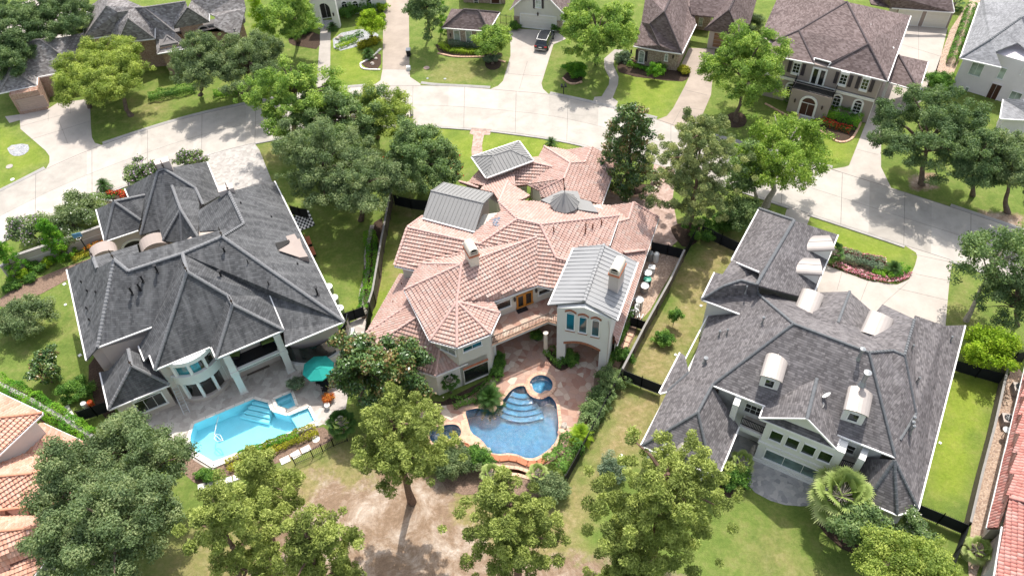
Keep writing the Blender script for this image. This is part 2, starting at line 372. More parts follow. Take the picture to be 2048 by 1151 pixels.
# ------------------------------------------------------------------ roofs
def _plane_from(p0, p1, slope, inside):
 """plane through the level line p0-p1 rising with slope towards inside; z = z0 + slope * n.(xy - p0)"""
 u = (p1 - p0)[:2]; u = u / np.linalg.norm(u); n = np.array([-u[1], u[0]])
 if n @ (inside[:2] - p0[:2]) < 0: n = -n
 return (n, p0[:2], p0[2], slope)
def _ray_plane(q, pl):
 n, o, z0, s = pl; d = ray(*q)
 # z = H + t dz ; z0 + s n.(t d - o)
 t = (z0 - s * (n @ o) - H) / (d[2] - s * (n @ d[:2]))
 return CAMP + d * t
def solve_roof(V, F, name=''):
 """V: key -> (x, y) or (x, y, z). F: list of (keys, spec); spec = ((k1,k2), slope) for a face rising from a level edge, or None"""
 pts = {k: P(v[0], v[1], v[2]) for k, v in V.items() if len(v) == 3}
 est = {}
 for keys, sp in F:
  if sp is None: continue
  (a, b), s = sp
  pa, pb = pts[a], pts[b]
  rough = np.mean([P(V[k][0], V[k][1], pa[2] + 1.0) for k in keys if k not in (a, b)], axis=0)
  pl = _plane_from(pa, pb, s, rough)
  for k in keys:
   if k not in pts: est.setdefault(k, []).append(_ray_plane(V[k][:2], pl))
 for k, e in est.items():
  z = float(np.mean([p[2] for p in e])); pts[k] = P(V[k][0], V[k][1], z)
  if DEBUG: print('roof', name, k, 'z', round(z, 2), 'spread', [round(float(p[2]), 2) for p in e])
 return pts
DEBUG = False
def face_frame(ps):
 """(origin, u horizontal, v upslope, normal) of a roof face"""
 ps = [Vector([float(c) for c in p]) for p in ps]
 n = Vector((0, 0, 0))
 for i in range(len(ps)):
  a, b = ps[i], ps[(i + 1) % len(ps)]
  n += Vector(((a.y - b.y) * (a.z + b.z), (a.z - b.z) * (a.x + b.x), (a.x - b.x) * (a.y + b.y)))
 n.normalize()
 if n.z < 0: n = -n
 u = Vector((0, 0, 1)).cross(n)
 u = u.normalized() if u.length > 1e-4 else Vector((1, 0, 0))
 v = n.cross(u)
 o = sum(ps, Vector((0, 0, 0))) / len(ps)
 return o, u, v, n
def _inside(pt, poly):
 x, y = pt; c = False; j = len(poly) - 1
 for i in range(len(poly)):
  xi, yi = poly[i]; xj, yj = poly[j]
  if (yi > y) != (yj > y) and x < (xj - xi) * (y - yi) / (yj - yi + 1e-12) + xi: c = not c
  j = i
 return c
def _clip(poly, tri):
 out = poly
 for i in range(3):
  a = tri[i]; b = tri[(i + 1) % 3]; inp = out; out = []
  if not inp: return []
  def side(p): return (b[0] - a[0]) * (p[1] - a[1]) - (b[1] - a[1]) * (p[0] - a[0])
  for k in range(len(inp)):
   p, q = inp[k], inp[(k + 1) % len(inp)]; sp, sq = side(p), side(q)
   if sp >= 0: out.append(p)
   if (sp >= 0) != (sq >= 0):
    t = sp / (sp - sq); out.append((p[0] + (q[0] - p[0]) * t, p[1] + (q[1] - p[1]) * t))
 return out
def slab(mb, ps, th=0.16, mi=0, uv=True):
 """a roof face as a slab of real thickness"""
 o, u, v, n = face_frame(ps); V3 = [Vector([float(c) for c in p]) for p in ps]
 uvs = [((p - o).dot(u) + o.dot(u), (p - o).dot(v) + 40.0) for p in V3]
 tri = tessellate_polygon([[Vector((a, b, 0)) for a, b in uvs]])
 k = len(V3); vs = V3 + [p - Vector((0, 0, th)) for p in V3]; fs = []
 for t in tri:
  a, b, c = [V3[i] for i in t]
  if (b - a).cross(c - a).dot(n) < 0: t = t[::-1]
  fs.append(tuple(t)); fs.append(tuple(k + i for i in t[::-1]))
 for i in range(k): fs.append((i, k + i, k + (i + 1) % k, (i + 1) % k))
 mb.add(vs, fs, uvs=uvs + uvs, mi=mi)
def tile_face(mb, ps, tw=0.30, th=0.38, roll=0.085, step=0.10, lift=0.02, mi=0):
 """barrel tiles: real rolls and stepped courses over one roof face"""
 o, u, v, n = face_frame(ps); V3 = [Vector([float(c) for c in p]) for p in ps]
 ou = o.dot(u)
 poly = [((p - o).dot(u) + ou, (p - o).dot(v) + 40.0) for p in V3]
 tris = []; offs = []
 for t in tessellate_polygon([[Vector((a, b, 0)) for a, b in poly]]):
  q = [poly[i] for i in t]
  M_ = np.array([[poly[i][0], poly[i][1], 1.0] for i in t]); W_ = np.array([(V3[i] - o).dot(n) for i in t])
  offs.append(np.linalg.lstsq(M_, W_, rcond=None)[0])
  if (q[1][0] - q[0][0]) * (q[2][1] - q[0][1]) - (q[1][1] - q[0][1]) * (q[2][0] - q[0][0]) < 0: q = q[::-1]
  tris.append(q)
 us = [p[0] for p in poly]; vs_ = [p[1] for p in poly]
 prof = [0.0, 0.75, 1.0, 0.75]; nu = 4; du = tw / nu
 def hh(a, b, cv):
  x = a / du; i = math.floor(x); f = x - i
  r = prof[i % nu] * (1 - f) + prof[(i + 1) % nu] * f
  return lift + roll * r + step * (1 - (b - cv) / th)
 def to3(a, b, cv, k=0):
  w = offs[k]; return o + u * (a - ou) + v * (b - 40.0) + n * (hh(a, b, cv) + w[0] * a + w[1] * b + w[2])
 def which(a, b):
  for k, q in enumerate(tris):
   if all((q[(i + 1) % 3][0] - q[i][0]) * (b - q[i][1]) - (q[(i + 1) % 3][1] - q[i][1]) * (a - q[i][0]) >= -1e-6 for i in range(3)): return k
  return 0
 i0, i1 = math.floor(min(us) / du), math.ceil(max(us) / du); j0, j1 = math.floor(min(vs_) / th), math.ceil(max(vs_) / th)
 E = [(poly[i], poly[(i + 1) % len(poly)]) for i in range(len(poly))]
 def crosses(x0, y0, x1, y1):
  for (a, b) in E:
   if max(a[0], b[0]) < x0 or min(a[0], b[0]) > x1 or max(a[1], b[1]) < y0 or min(a[1], b[1]) > y1: continue
   s = [(b[0] - a[0]) * (y - a[1]) - (b[1] - a[1]) * (x - a[0]) for x, y in ((x0, y0), (x1, y0), (x1, y1), (x0, y1))]
   if min(s) <= 0 <= max(s): return True
  return False
 vv = []; ff = []; uu = []
 for j in range(j0, j1):
  y0 = j * th; y1 = y0 + th
  for i in range(i0, i1):
   x0 = i * du; x1 = x0 + du
   if crosses(x0, y0, x1, y1):
    for kk, tr in enumerate(tris):
     c = _clip([(x0, y0), (x1, y0), (x1, y1), (x0, y1)], tr)
     if len(c) >= 3:
      b = len(vv); vv += [to3(p[0], p[1], y0, kk) for p in c]
      uu += [(min(max(p[0], x0 + 1e-3), x1 - 1e-3), min(max(p[1], y0 + 1e-3), y1 - 1e-3)) for p in c]; ff.append(tuple(range(b, b + len(c))))
   elif _inside(((x0 + x1) / 2, (y0 + y1) / 2), poly):
    b = len(vv); kk = which((x0 + x1) / 2, (y0 + y1) / 2); vv += [to3(x0, y0, y0, kk), to3(x1, y0, y0, kk), to3(x1, y1, y0, kk), to3(x0, y1, y0, kk)]
    uu += [(x0 + 1e-3, y0 + 1e-3), (x1 - 1e-3, y0 + 1e-3), (x1 - 1e-3, y1 - 1e-3), (x0 + 1e-3, y1 - 1e-3)]; ff.append((b, b + 1, b + 2, b + 3))
 mb.add(vv, ff, uvs=uu, mi=mi)
def seam_face(mb, ps, gap=0.42, w=0.035, h=0.05, phase=0.0, mi=0):
 """standing seams that run up the slope of a metal roof face"""
 o, u, v, n = face_frame(ps); V3 = [Vector([float(c) for c in p]) for p in ps]
 poly = [((p - o).dot(u), (p - o).dot(v)) for p in V3]
 a0, a1 = min(p[0] for p in poly), max(p[0] for p in poly); x = a0 + gap * (0.5 + phase)
 while x < a1:
  hits = []
  for i in range(len(poly)):
   p, q = poly[i], poly[(i + 1) % len(poly)]
   if (p[0] - x) * (q[0] - x) < 0: hits.append(p[1] + (q[1] - p[1]) * (x - p[0]) / (q[0] - p[0]))
  hits.sort()
  for k in range(0, len(hits) - 1, 2):
   if hits[k + 1] - hits[k] > 0.15:
    A = o + u * x + v * (hits[k] + 0.03) + n * (h / 2); B = o + u * x + v * (hits[k + 1] - 0.03) + n * (h / 2)
    mb.bar(A, B, w, h, mi=mi, up=n)
  x += gap
def cap_line(mb, a, b, r=0.13, seg=0.4, mi=0, lift=0.05):
 """overlapping ridge or hip caps from a to b"""
 a = Vector([float(c) for c in a]); b = Vector([float(c) for c in b]); L = (b - a).length
 if L < 0.2: return
 n = max(1, int(L / seg)); d = (b - a) / L; side = d.cross(Vector((0, 0, 1)))
 side = side.normalized() if side.length > 1e-3 else Vector((1, 0, 0)); up = side.cross(d)
 vs = []; fs = []; K = 5
 for i in range(n):
  for s, rr in ((0, r * 1.12), (1, r * 0.92)):
   c = a + d * (L * (i + s * 1.0) / n) + up * (lift + (0.025 if s == 0 else 0))
   for k in range(K):
    t = math.pi * k / (K - 1); vs.append(c + side * math.cos(t) * rr + up * math.sin(t) * rr * 0.8)
  q = i * 2 * K
  for k in range(K - 1): fs.append((q + k, q + k + 1, q + K + k + 1, q + K + k))
  fs.append(tuple(q + k for k in range(K)))
 mb.add(vs, fs, mi=mi)
def inset_poly(pts, d):
 """move a plan outline inwards by d"""
 p = [np.array(q[:2], float) for q in pts]; n = len(p)
 ar = sum(p[i][0] * p[(i + 1) % n][1] - p[(i + 1) % n][0] * p[i][1] for i in range(n)); sgn = 1 if ar > 0 else -1
 out = []
 for i in range(n):
  a, b, c = p[i - 1], p[i], p[(i + 1) % n]
  e1 = (b - a) / (np.linalg.norm(b - a) + 1e-9); e2 = (c - b) / (np.linalg.norm(c - b) + 1e-9)
  n1 = np.array([-e1[1], e1[0]]) * sgn; n2 = np.array([-e2[1], e2[0]]) * sgn
  k = 1 + n1 @ n2
  if k < 0.3: k = 0.3
  out.append(b + (n1 + n2) / k * d)
 return out
def roof_set(house, pts, faces, style, caps=(), gutters=(), mats=None, th=0.16, cap_r=0.13, name='roof', gut=0.12, gseam=0.42, cap_seg=0.4):
 """faces: lists of keys. style: tile / shingle / metal"""
 mb = MB(); mats = mats or {}
 tile = MB()
 for keys in faces:
  ps = [pts[k] for k in keys]
  slab(mb, ps, th)
  if style == 'tile': tile_face(tile, ps)
  if style == 'metal': seam_face(tile, ps, gap=gseam)
 if style == 'tile':
  r = mb.build(name, mats['under'], house)
  tile.build('tiles', mats['roof'], r)
 elif style == 'metal':
  r = mb.build(name, mats['roof'], house); tile.build('seams', mats.get('seam', mats['roof']), r)
 else: r = mb.build(name, mats['roof'], house)
 if caps:
  for q in caps:
   c = MB()
   for a, b in zip(q[:-1], q[1:]): cap_line(c, pts[a], pts[b], r=cap_r, lift=0.13 if style == 'tile' else 0.0, seg=cap_seg)
   if c.v: c.build('ridge_cap', mats['cap'], r)
 if gutters:
  for q in gutters:
   g = MB()
   for a, b in zip(q[:-1], q[1:]):
    A = pts[a] - np.array([0, 0, 0.06]); B = pts[b] - np.array([0, 0, 0.06])
    ctr = np.mean([pts[k] for f in faces for k in f if a in f and b in f] or [pts[a]], axis=0)
    dd = (B - A)[:2]; nn = np.array([-dd[1], dd[0]]); nn = nn / (np.linalg.norm(nn) + 1e-9)
    if nn @ (ctr[:2] - A[:2]) > 0: nn = -nn
    off = np.array([nn[0], nn[1], 0]) * (gut / 2 + 0.003); g.bar(A + off, B + off, gut, 0.13)
   g.build('gutter', mats.get('gutter', M_gutter), r)
 return r
def wall_block(house, plan, z0, z1, mat, name='wall'):
 return MB().prism(plan, z0, z1).build(name, mat, house)
def win_on(house, p0, p1, qa, qb, frame=M_white, pane=M_glass, bars=(1, 1), fw=0.09, out=1, arch=False, sill=True, name='window', depth=0.09, muntin=0.03, z_override=None, lintel=None):
 """a window on the wall plane p0-p1; qa, qb are two opposite corners"""
 s0, z0 = hitwall(p0, p1, qa); s1, z1 = hitwall(p0, p1, qb)
 if s0 > s1: s0, s1 = s1, s0
 if z0 > z1: z0, z1 = z1, z0
 return win_at(house, p0, p1, s0, s1, z0, z1, frame, pane, bars, fw, out, arch, sill, name, depth, muntin, lintel)
def win_at(house, p0, p1, s0, s1, z0, z1, frame=M_white, pane=M_glass, bars=(1, 1), fw=0.09, out=1, arch=False, sill=True, name='window', depth=0.09, muntin=0.035, lintel=None):
 p0 = np.array(p0[:2], float); p1 = np.array(p1[:2], float); u = (p1 - p0) / np.linalg.norm(p1 - p0); n = np.array([u[1], -u[0]]) * out
 def W(s, z, d): q = p0 + u * s + n * d; return (q[0], q[1], z)
 f = MB(); g = MB(); w = s1 - s0; hh = z1 - z0
 def beam(sa, za, sb, zb, wd, d=depth): f.bar(W(sa, za, d / 2), W(sb, zb, d / 2), wd, d, up=(n[0], n[1], 0)) if False else fbar(sa, za, sb, zb, wd, d)
 def fbar(sa, za, sb, zb, wd, d):
  a = Vector(W(sa, za, 0)); b = Vector(W(sb, zb, 0)); dr = (b - a);
  if dr.length < 1e-4: return
  dr.normalize(); nn = Vector((n[0], n[1], 0)); sd = nn.cross(dr)
  L = (b - a).length; vs = []
  for e in (0, L):
   for k, q in ((-wd / 2, 0.0), (wd / 2, 0.0), (wd / 2, d), (-wd / 2, d)): vs.append(a + dr * e + sd * k + nn * q)
  f.add(vs, [(0, 1, 2, 3), (7, 6, 5, 4), (0, 4, 5, 1), (1, 5, 6, 2), (2, 6, 7, 3), (3, 7, 4, 0)])
 if arch:
  r = w / 2; k = 10; ts = [math.pi * i / k for i in range(k + 1)]; rise = r if arch is True else arch
  out_ = [(s0 + r - r * math.cos(t), z1 + rise * math.sin(t)) for t in ts]
  for a, b in zip(out_[:-1], out_[1:]): fbar(a[0], a[1], b[0], b[1], fw, depth)
  ring = [(s0, z0)] + out_ + [(s1, z0)]
  fbar(s0, z1, s1, z1, muntin * 1.6, depth * 0.8)
 else:
  ring = [(s0, z0), (s0, z1), (s1, z1), (s1, z0)]
  fbar(s0, z1, s1, z1, fw, depth)
 fbar(s0, z0 - fw / 2, s0, z1 + fw / 2, fw, depth + 0.002); fbar(s1, z0 - fw / 2, s1, z1 + fw / 2, fw, depth + 0.002); fbar(s0 - fw, z0, s1 + fw, z0, fw, depth + (0.06 if sill else 0.004))
 for i in range(1, bars[0]): fbar(s0 + w * i / bars[0], z0, s0 + w * i / bars[0], z1, muntin, depth * 0.6)
 for i in range(1, bars[1]): fbar(s0, z0 + hh * i / bars[1], s1, z0 + hh * i / bars[1], muntin, depth * 0.55)
 fo = f.build(name, frame, house)
 vs = [W(a, b, 0.02) for a, b in ring]; tri = tessellate_polygon([[Vector((a, b, 0)) for a, b in ring]])
 g.add(vs, [tuple(t) for t in tri]); g.build('pane', pane, fo)
 return fo
def wall_open(mb, p0, p1, outline, holes, th=0.25, out=1, mi=0):
 """a wall panel in the plane p0-p1 with openings; outline and holes are (distance, height) rings"""
 p0 = np.array(p0[:2], float); p1 = np.array(p1[:2], float); u = (p1 - p0) / np.linalg.norm(p1 - p0); n = np.array([u[1], -u[0]]) * out
 rings = [outline] + list(holes); flat = [q for r in rings for q in r]
 tri = tessellate_polygon([[Vector((a, b, 0)) for a, b in r] for r in rings])
 def W(s, z, d): q = p0 + u * s + n * d; return (q[0], q[1], z)
 k = len(flat); vs = [W(a, b, 0) for a, b in flat] + [W(a, b, -th) for a, b in flat]
 fs = []
 nn = Vector((n[0], n[1], 0))
 for t in tri:
  a, b, c = [Vector(vs[i]) for i in t]
  if (b - a).cross(c - a).dot(nn) < 0: t = tuple(t)[::-1]
  fs.append(tuple(t)); fs.append(tuple(k + i for i in tuple(t)[::-1]))
 b0 = 0
 for r in rings:
  for i in range(len(r)): a = b0 + i; b = b0 + (i + 1) % len(r); fs.append((a, k + a, k + b, b))
  b0 += len(r)
 mb.add(vs, fs, mi=mi)
def railing(mb, pts, h=0.95, gap=0.15, r=0.02, post=1.8):
 for a, b in zip(pts[:-1], pts[1:]):
  a = np.array(a, float); b = np.array(b, float); L = np.linalg.norm(b - a); n = max(1, int(L / gap))
  mb.bar(a + [0, 0, h], b + [0, 0, h], 0.07, 0.06); mb.bar(a + [0, 0, 0.1], b + [0, 0, 0.1], 0.05, 0.05)
  for i in range(n + 1):
   q = a + (b - a) * i / n; mb.bar(q + [0, 0, 0.0], q + [0, 0, h - 0.01], 2 * r, 2 * r)
  k = max(1, int(L / post))
  for i in range(k + 1): q = a + (b - a) * i / k; mb.bar(q, q + [0, 0, h + 0.04], 0.05, 0.05)
def report(name, pts, faces):
 if not DEBUG: return
 for keys in faces:
  o, u, v, n = face_frame([pts[k] for k in keys])
  res = max(abs((Vector([float(c) for c in pts[k]]) - o).dot(n)) for k in keys)
  print('   face', name, keys, 'slope', round(math.tan(math.acos(max(-1, min(1, n.z)))), 2), 'down-az', round(math.degrees(math.atan2(n.x, n.y))), 'resid', round(res, 2), 'z', [round(float(pts[k][2]), 1) for k in keys])
def relax(pts, faces, pin=(), it=120):
 """slide vertices along their sight lines until every face is flat"""
 pin = set(pin); use = [[k for k in f] for f in faces]
 qd = {k: (p - CAMP) / (p[2] - H) for f in faces for k in f for p in [pts[k]]}      # point = CAMP + qd * (z - H)
 z0 = {k: float(pts[k][2]) for k in qd}
 for _ in range(it):
  est = {}
  for f in use:
   if len(f) < 4: continue
   A = np.array([pts[k] for k in f]); c = A.mean(0); n = np.linalg.svd(A - c)[2][2]
   for k in f:
    if k in pin: continue
    den = n @ qd[k]
    if abs(den) < 0.25: continue
    z = H + (n @ (c - CAMP)) / den; est.setdefault(k, []).append((z, min(1.0, abs(den)) ** 2))
  for k, e in est.items():
   w = sum(q[1] for q in e); z = sum(q[0] * q[1] for q in e) / w
   z = 0.96 * z + 0.04 * z0[k]; z = max(z0[k] - 1.0, min(z0[k] + 1.0, z))
   cur = pts[k][2]; z = cur + 0.6 * (z - cur); pts[k] = CAMP + qd[k] * (z - H)
def on_face(ps, q, lift=0.0):
 """pixel onto a roof face"""
 o, u, v, n = face_frame(ps); d = ray(*q); nn = np.array(n); t = (nn @ (np.array(o) - CAMP)) / (nn @ d)
 p = CAMP + d * t; return p + np.array([0, 0, lift])
def xy(p): return (float(p[0]), float(p[1]))
def arc_lintel(mb, p0, p1, s0, s1, z, rise, wd=0.28, d=0.07, out=1, n=8):
 p0 = np.array(p0[:2], float); p1 = np.array(p1[:2], float); u = (p1 - p0) / np.linalg.norm(p1 - p0); nn = np.array([u[1], -u[0]]) * out
 pr = []
 for i in range(n + 1):
  t = i / n; s = s0 + (s1 - s0) * t; zz = z + rise * math.sin(math.pi * t); q = p0 + u * s
  pr.append((q, zz))
 vs = []; fs = []
 for q, zz in pr:
  for dz, dd in ((0, 0.0), (wd, 0.0), (wd, d), (0, d)): vs.append((q[0] + nn[0] * dd, q[1] + nn[1] * dd, zz + dz))
 for i in range(n):
  a, b = i * 4, i * 4 + 4
  for k in range(4): fs.append((a + k, a + (k + 1) % 4, b + (k + 1) % 4, b + k))
 fs += [(0, 1, 2, 3), (n * 4 + 3, n * 4 + 2, n * 4 + 1, n * 4)]
 mb.add(vs, fs)
def pipe(house, p, h=0.5, r=0.05, mat=None, name='vent_pipe', capd=False):
 m_ = MB().tube([p - np.array([0, 0, 0.2]), p + np.array([0, 0, h])], r, 8)
 if capd: m_.tube([p + np.array([0, 0, h]), p + np.array([0, 0, h + 0.06])], r * 2.0, 10)
 m_.tube([p - np.array([0, 0, 0.02]), p + np.array([0, 0, 0.05])], r * 2.2, 8)
 return m_.build(name, mat or M_rust, house)
def vault_chimney(house, FL, FR, BR_, z0, z1, body, capm, band=None, name='chimney'):
 """square chimney shaft with a barrel vaulted cap, open at the front"""
 FL, FR, BR_ = [np.array(p[:2], float) for p in (FL, FR, BR_)]; u = FR - FL; w = np.linalg.norm(u); u /= w; v = np.array([-u[1], u[0]])
 dpt = (BR_ - FR) @ v
 if dpt < 0: v = -v; dpt = -dpt
 def q(a, b, z): p = FL + u * a + v * b; return (p[0], p[1], z)
 def ring(g): return [q(-g, -g, 0)[:2], q(w + g, -g, 0)[:2], q(w + g, dpt + g, 0)[:2], q(-g, dpt + g, 0)[:2]]
 o = MB().prism(ring(0), z0, z1).build(name, body, house)
 MB().prism(ring(0.09), z1 - 0.02, z1 + 0.16).build('band', band or capm, o)
 c = MB(); n = 10; g = 0.02; ps = [(-g, 0.0)] + [(w / 2 - (w / 2 + g) * math.cos(math.pi * i / n), 0.32 + (w / 2 + g) * math.sin(math.pi * i / n)) for i in range(n + 1)] + [(w + g, 0.0)]
 vs = [q(a, 0, z1 + 0.16 + z) for a, z in ps] + [q(a, dpt, z1 + 0.16 + z) for a, z in ps]; k = len(ps)
 c.add(vs, [(i, i + 1, k + i + 1, k + i) for i in range(k - 1)] + [tuple(range(k, 2 * k))] + [tuple(range(k))[::-1]])
 c.build('cap', capm, o)
 d = MB(); ps2 = [(w * 0.5 - w * 0.34 * math.cos(math.pi * i / n), 0.42 + w * 0.36 * math.sin(math.pi * i / n)) for i in range(n + 1)]
 vs = [q(a, -0.006, z1 + 0.16 + z) for a, z in ps2]; d.add(vs, [tuple(range(len(vs)))])
 d.box(q(w / 2, -0.012, z1 + 0.16 + 0.26), (w * 0.7, 0.03, 0.09), rz=math.atan2(u[1], u[0]))
 d.build('opening', M_dark, o)
 return o
# ------------------------------------------------------------------ the pink tiled house in the middle
tA = T(780, 270, 7.193); tB = T(1040, 270, 7.193); tC = T(780, 410, 7.193); tD = T(1040, 410, 7.193)
tE = T(720, 560, 7.193); tG = T(960, 560, 7.193); tH = T(800, 690, 7.193); tI = T(1000, 690, 7.193)
def at(q, z): return (q[0], q[1], z)
SL = 0.42
hc = thing('house', 'large house with pink clay tile roofs and square metal roofed tower', 'house', P(1000, 640))
MT = dict(roof=M_tile, under=M_under, cap=M_cap, gutter=M_gutter)
UZ, LZ = 5.95, 3.05
V = dict(
 W1=at((809.7, 580.2), UZ), K1=at(tE(1010, 870), UZ), K2=at(tE(1395, 970), UZ), K3=at(tE(1875, 775), UZ), K4=at(tE(2010, 480), UZ),
 S0=at(tE(1770, 362), UZ), S1=at(tG(835, 75), UZ), S2=at(tG(1075, 130), UZ), A=tE(1395, 320), RJ=tC(1030, 860), V0=at((849.5, 528.9), 7.0), WB=at(tC(370, 940), UZ),
 RE=tD(240, 470), WL=at(tC(65, 870), UZ), RW0=tC(250, 330), RW1=tC(1290, 570), PK=tC(1830, 210), PR=tD(290, 290), PD=tD(520, 770), PE=tD(740, 830),
 TE=tD(1420, 170), EA=at(tD(1410, 200), UZ), EB=at(tD(1280, 580), UZ), EC=at(tD(1040, 1080), UZ), PT=tA(1560, 960), VM=(957, 497))
F = [
 (['W1', 'K1', 'A', 'RJ'], (('W1', 'K1'), SL)),
 (['K1', 'K2', 'A'], (('K1', 'K2'), None)), (['K2', 'K3', 'A'], (('K2', 'K3'), None)), (['K3', 'K4', 'A'], (('K3', 'K4'), None)),
 (['S0', 'S1', 'RE', 'RJ', 'A'], (('S0', 'S1'), SL)),
 (['WL', 'WB', 'V0', 'VM', 'RE', 'PR', 'PK', 'RW1', 'RW0'], (('WL', 'WB'), SL)),
 (['S1', 'S2', 'PE', 'PD', 'PR', 'RE'], (('S1', 'S2'), SL)),
 (['EA', 'EB', 'PE', 'PD', 'PR', 'TE'], (('EA', 'EB'), SL)),
]
F = [(k, None if s and s[1] is None else s) for k, s in F]
cp = solve_roof(V, F, 'centre')
def addp(dd_, /, **kw):
 for k, v in kw.items(): dd_[k] = P(*v)
addp(cp, PT=at(tA(1560, 960), 7.6), N1=at((1003, 401), 6.2), N2=at(tB(1180, 1012), 6.0), TE=at(tD(1420, 165), 6.15), VA=at(tC(1600, 90), 6.9), VB=at(tC(1190, 430), 6.9),
  W2=at((845, 434), 6.0), K5=at((985, 602), UZ + 0.1), EC=at(tD(1090, 870), 6.1), S3=at(tD(740, 830), 7.0))
fa = [['W1', 'K1', 'A', 'RJ'], ['K1', 'K2', 'A'], ['K2', 'K3', 'A'], ['K3', 'K4', 'A'], ['K4', 'K5', 'A'],
  ['S0', 'S1', 'RE', 'RJ', 'A'], ['WL', 'WB', 'V0', 'VM', 'RE', 'PR', 'PK', 'RW1', 'RW0'], ['S1', 'S2', 'PE', 'PD', 'PR', 'RE'],
  ['EA', 'EB', 'EC', 'PE', 'PD', 'PR', 'TE'], ['RJ', 'V0', 'VM', 'RE'], ['RJ', 'V0', 'WB', 'W1'], ['PK', 'PR', 'TE', 'N2', 'N1', 'PT'],
  ['RW1', 'PK', 'PT', 'VA', 'VB'], ['RW0', 'RW1', 'VB', 'W2']]
cp['A'] = P(*at(V['A'], 7.25))
relax(cp, fa, ('W1', 'K1', 'K2', 'K3', 'K4', 'S0', 'S1', 'WL', 'WB', 'EA', 'EB', 'A'))
report('centre', cp, fa)
cu = roof_set(hc, cp, fa, 'tile', mats=MT,
 caps=[('W1', 'RJ', 'RE'), ('A', 'K1'), ('A', 'K2'), ('A', 'K3'), ('A', 'K4'), ('RJ', 'A'), ('RW0', 'RW1', 'PK', 'PR', 'TE'), ('PK', 'PT'), ('PR', 'PD', 'PE', 'S2'), ('WL', 'RW0', 'W2'), ('V0', 'RJ')],
 gutters=[('W1', 'K1', 'K2', 'K3', 'K4'), ('S0', 'S1', 'S2'), ('WL', 'WB'), ('EA', 'EB')])
# lower roof on the south-west side
cl = {}
addp(cl, L1=at(tE(100, 762), LZ), L2=at(tE(38, 1045), LZ), L3=at((870.9, 751.2), LZ), L4=at(tH(970, 250), LZ), M1=at(tE(730, 350), 5.1), M2=at(tE(830, 535), 5.35), M3=at((880, 697), 4.6),
  M4=at(tH(840, 195), 3.35), L0=at((801, 548), LZ), M0=at((846, 556), 5.0))
fl = [['L1', 'L0', 'M0', 'M1'], ['L1', 'L2', 'M2', 'M1'], ['L2', 'L3', 'M3', 'M2'], ['L3', 'L4', 'M4', 'M3']]
relax(cl, fl, ('L0', 'L1', 'L2', 'L3', 'L4', 'M4'))
report('lower', cl, fl)
roof_set(hc, cl, fl, 'tile', mats=MT, caps=[('L1', 'M1'), ('L2', 'M2'), ('L3', 'M3')], gutters=[('L0', 'L1', 'L2', 'L3', 'L4')])
# east lower roof
ce = {}
addp(ce, A1=at(tB(1630, 980), 4.9), A2=at(tD(1990, 190), LZ), A3=at(tD(1750, 900), LZ), A4=at((1233, 690), LZ), A5=at((1222, 660), 3.6), A6=at((1218, 500), 5.4), A7=at(tD(1412, 250), 5.0), A8=at(tD(1560, 212), 4.9), A9=at(tB(1290, 1022), LZ), A10=at((1206, 412), 4.0))
fe = [['A1', 'A2', 'A3', 'A6', 'A7', 'A8'], ['A3', 'A4', 'A5', 'A6'], ['A1', 'A8', 'A9'], ['A8', 'A7', 'A10', 'A9']]
relax(ce, fe, ('A2', 'A3', 'A4', 'A9'))
report('east', ce, fe)
roof_set(hc, ce, fe, 'tile', mats=MT, caps=[('A1', 'A8', 'A7'), ('A1', 'A2')], gutters=[('A2', 'A3', 'A4')])
# small cross gable on the east roof
cx_ = {}
addp(cx_, G1=at(tD(1800, 660), 3.4), G2=at(tD(1490, 700), 4.6), G3=at(tD(1340, 560), 4.4), G4=at(tD(1340, 690), 4.3))
roof_set(hc, cx_, [['G1', 'G2', 'G3']], 'tile', mats=MT, caps=[('G1', 'G2')])
# north wing
cn = {}
addp(cn, B1=at(tB(350, 175), 3.3), B2=at(tB(722, 412), 5.6), B3=at(tB(932, 402), 5.6), B4=at(tB(1037, 170), 3.3), B5=at(tB(1392, 385), 3.2), B6=at(tB(1168, 1006), 3.2), B7=at(tB(628, 640), 5.6),
  B8=at(tB(640, 860), 4.9), B9=at(tB(660, 222), 3.3), B10=at(tB(270, 330), 3.4), B11=at(tB(465, 472), 4.4), B12=at(tB(110, 715), 3.3), B13=at(tB(280, 800), 4.2), B14=at(tB(310, 905), 3.3),
  B15=at(tB(170, 400), 4.4), B16=at(tB(190, 330), 3.4), B17=at((1031, 372), 3.4), B18=at((1028, 330), 4.4), B19=at(tB(600, 640), 5.55), B20=at(tB(330, 560), 4.0), B21=at((1113, 395), 4.0))
fn = [['B4', 'B5', 'B6', 'B8', 'B7', 'B2', 'B3'], ['B1', 'B9', 'B3', 'B2'], ['B9', 'B4', 'B3'], ['B1', 'B2', 'B7', 'B12', 'B20', 'B11', 'B10'], ['B16', 'B10', 'B11', 'B15'], ['B15', 'B11', 'B20', 'B12', 'B17', 'B18'],
  ['B12', 'B7', 'B13'], ['B7', 'B13', 'B14', 'B21', 'B8']]
pl_ = _plane_from(cn['B5'], cn['B6'], 0.44, cn['B7'])
for k_ in ('B3', 'B2', 'B7', 'B8'): cn[k_] = _ray_plane(pix(cn[k_]), pl_)
cn['B4'] = _ray_plane(pix(cn['B4']), pl_)
relax(cn, fn, ('B1', 'B2', 'B3', 'B7', 'B8', 'B4', 'B5', 'B6', 'B14'))
report('north', cn, fn)
roof_set(hc, cn, fn, 'tile', mats=MT, caps=[('B1', 'B2', 'B3', 'B4'), ('B2', 'B7', 'B13'), ('B15', 'B11')], gutters=[('B5', 'B6')])
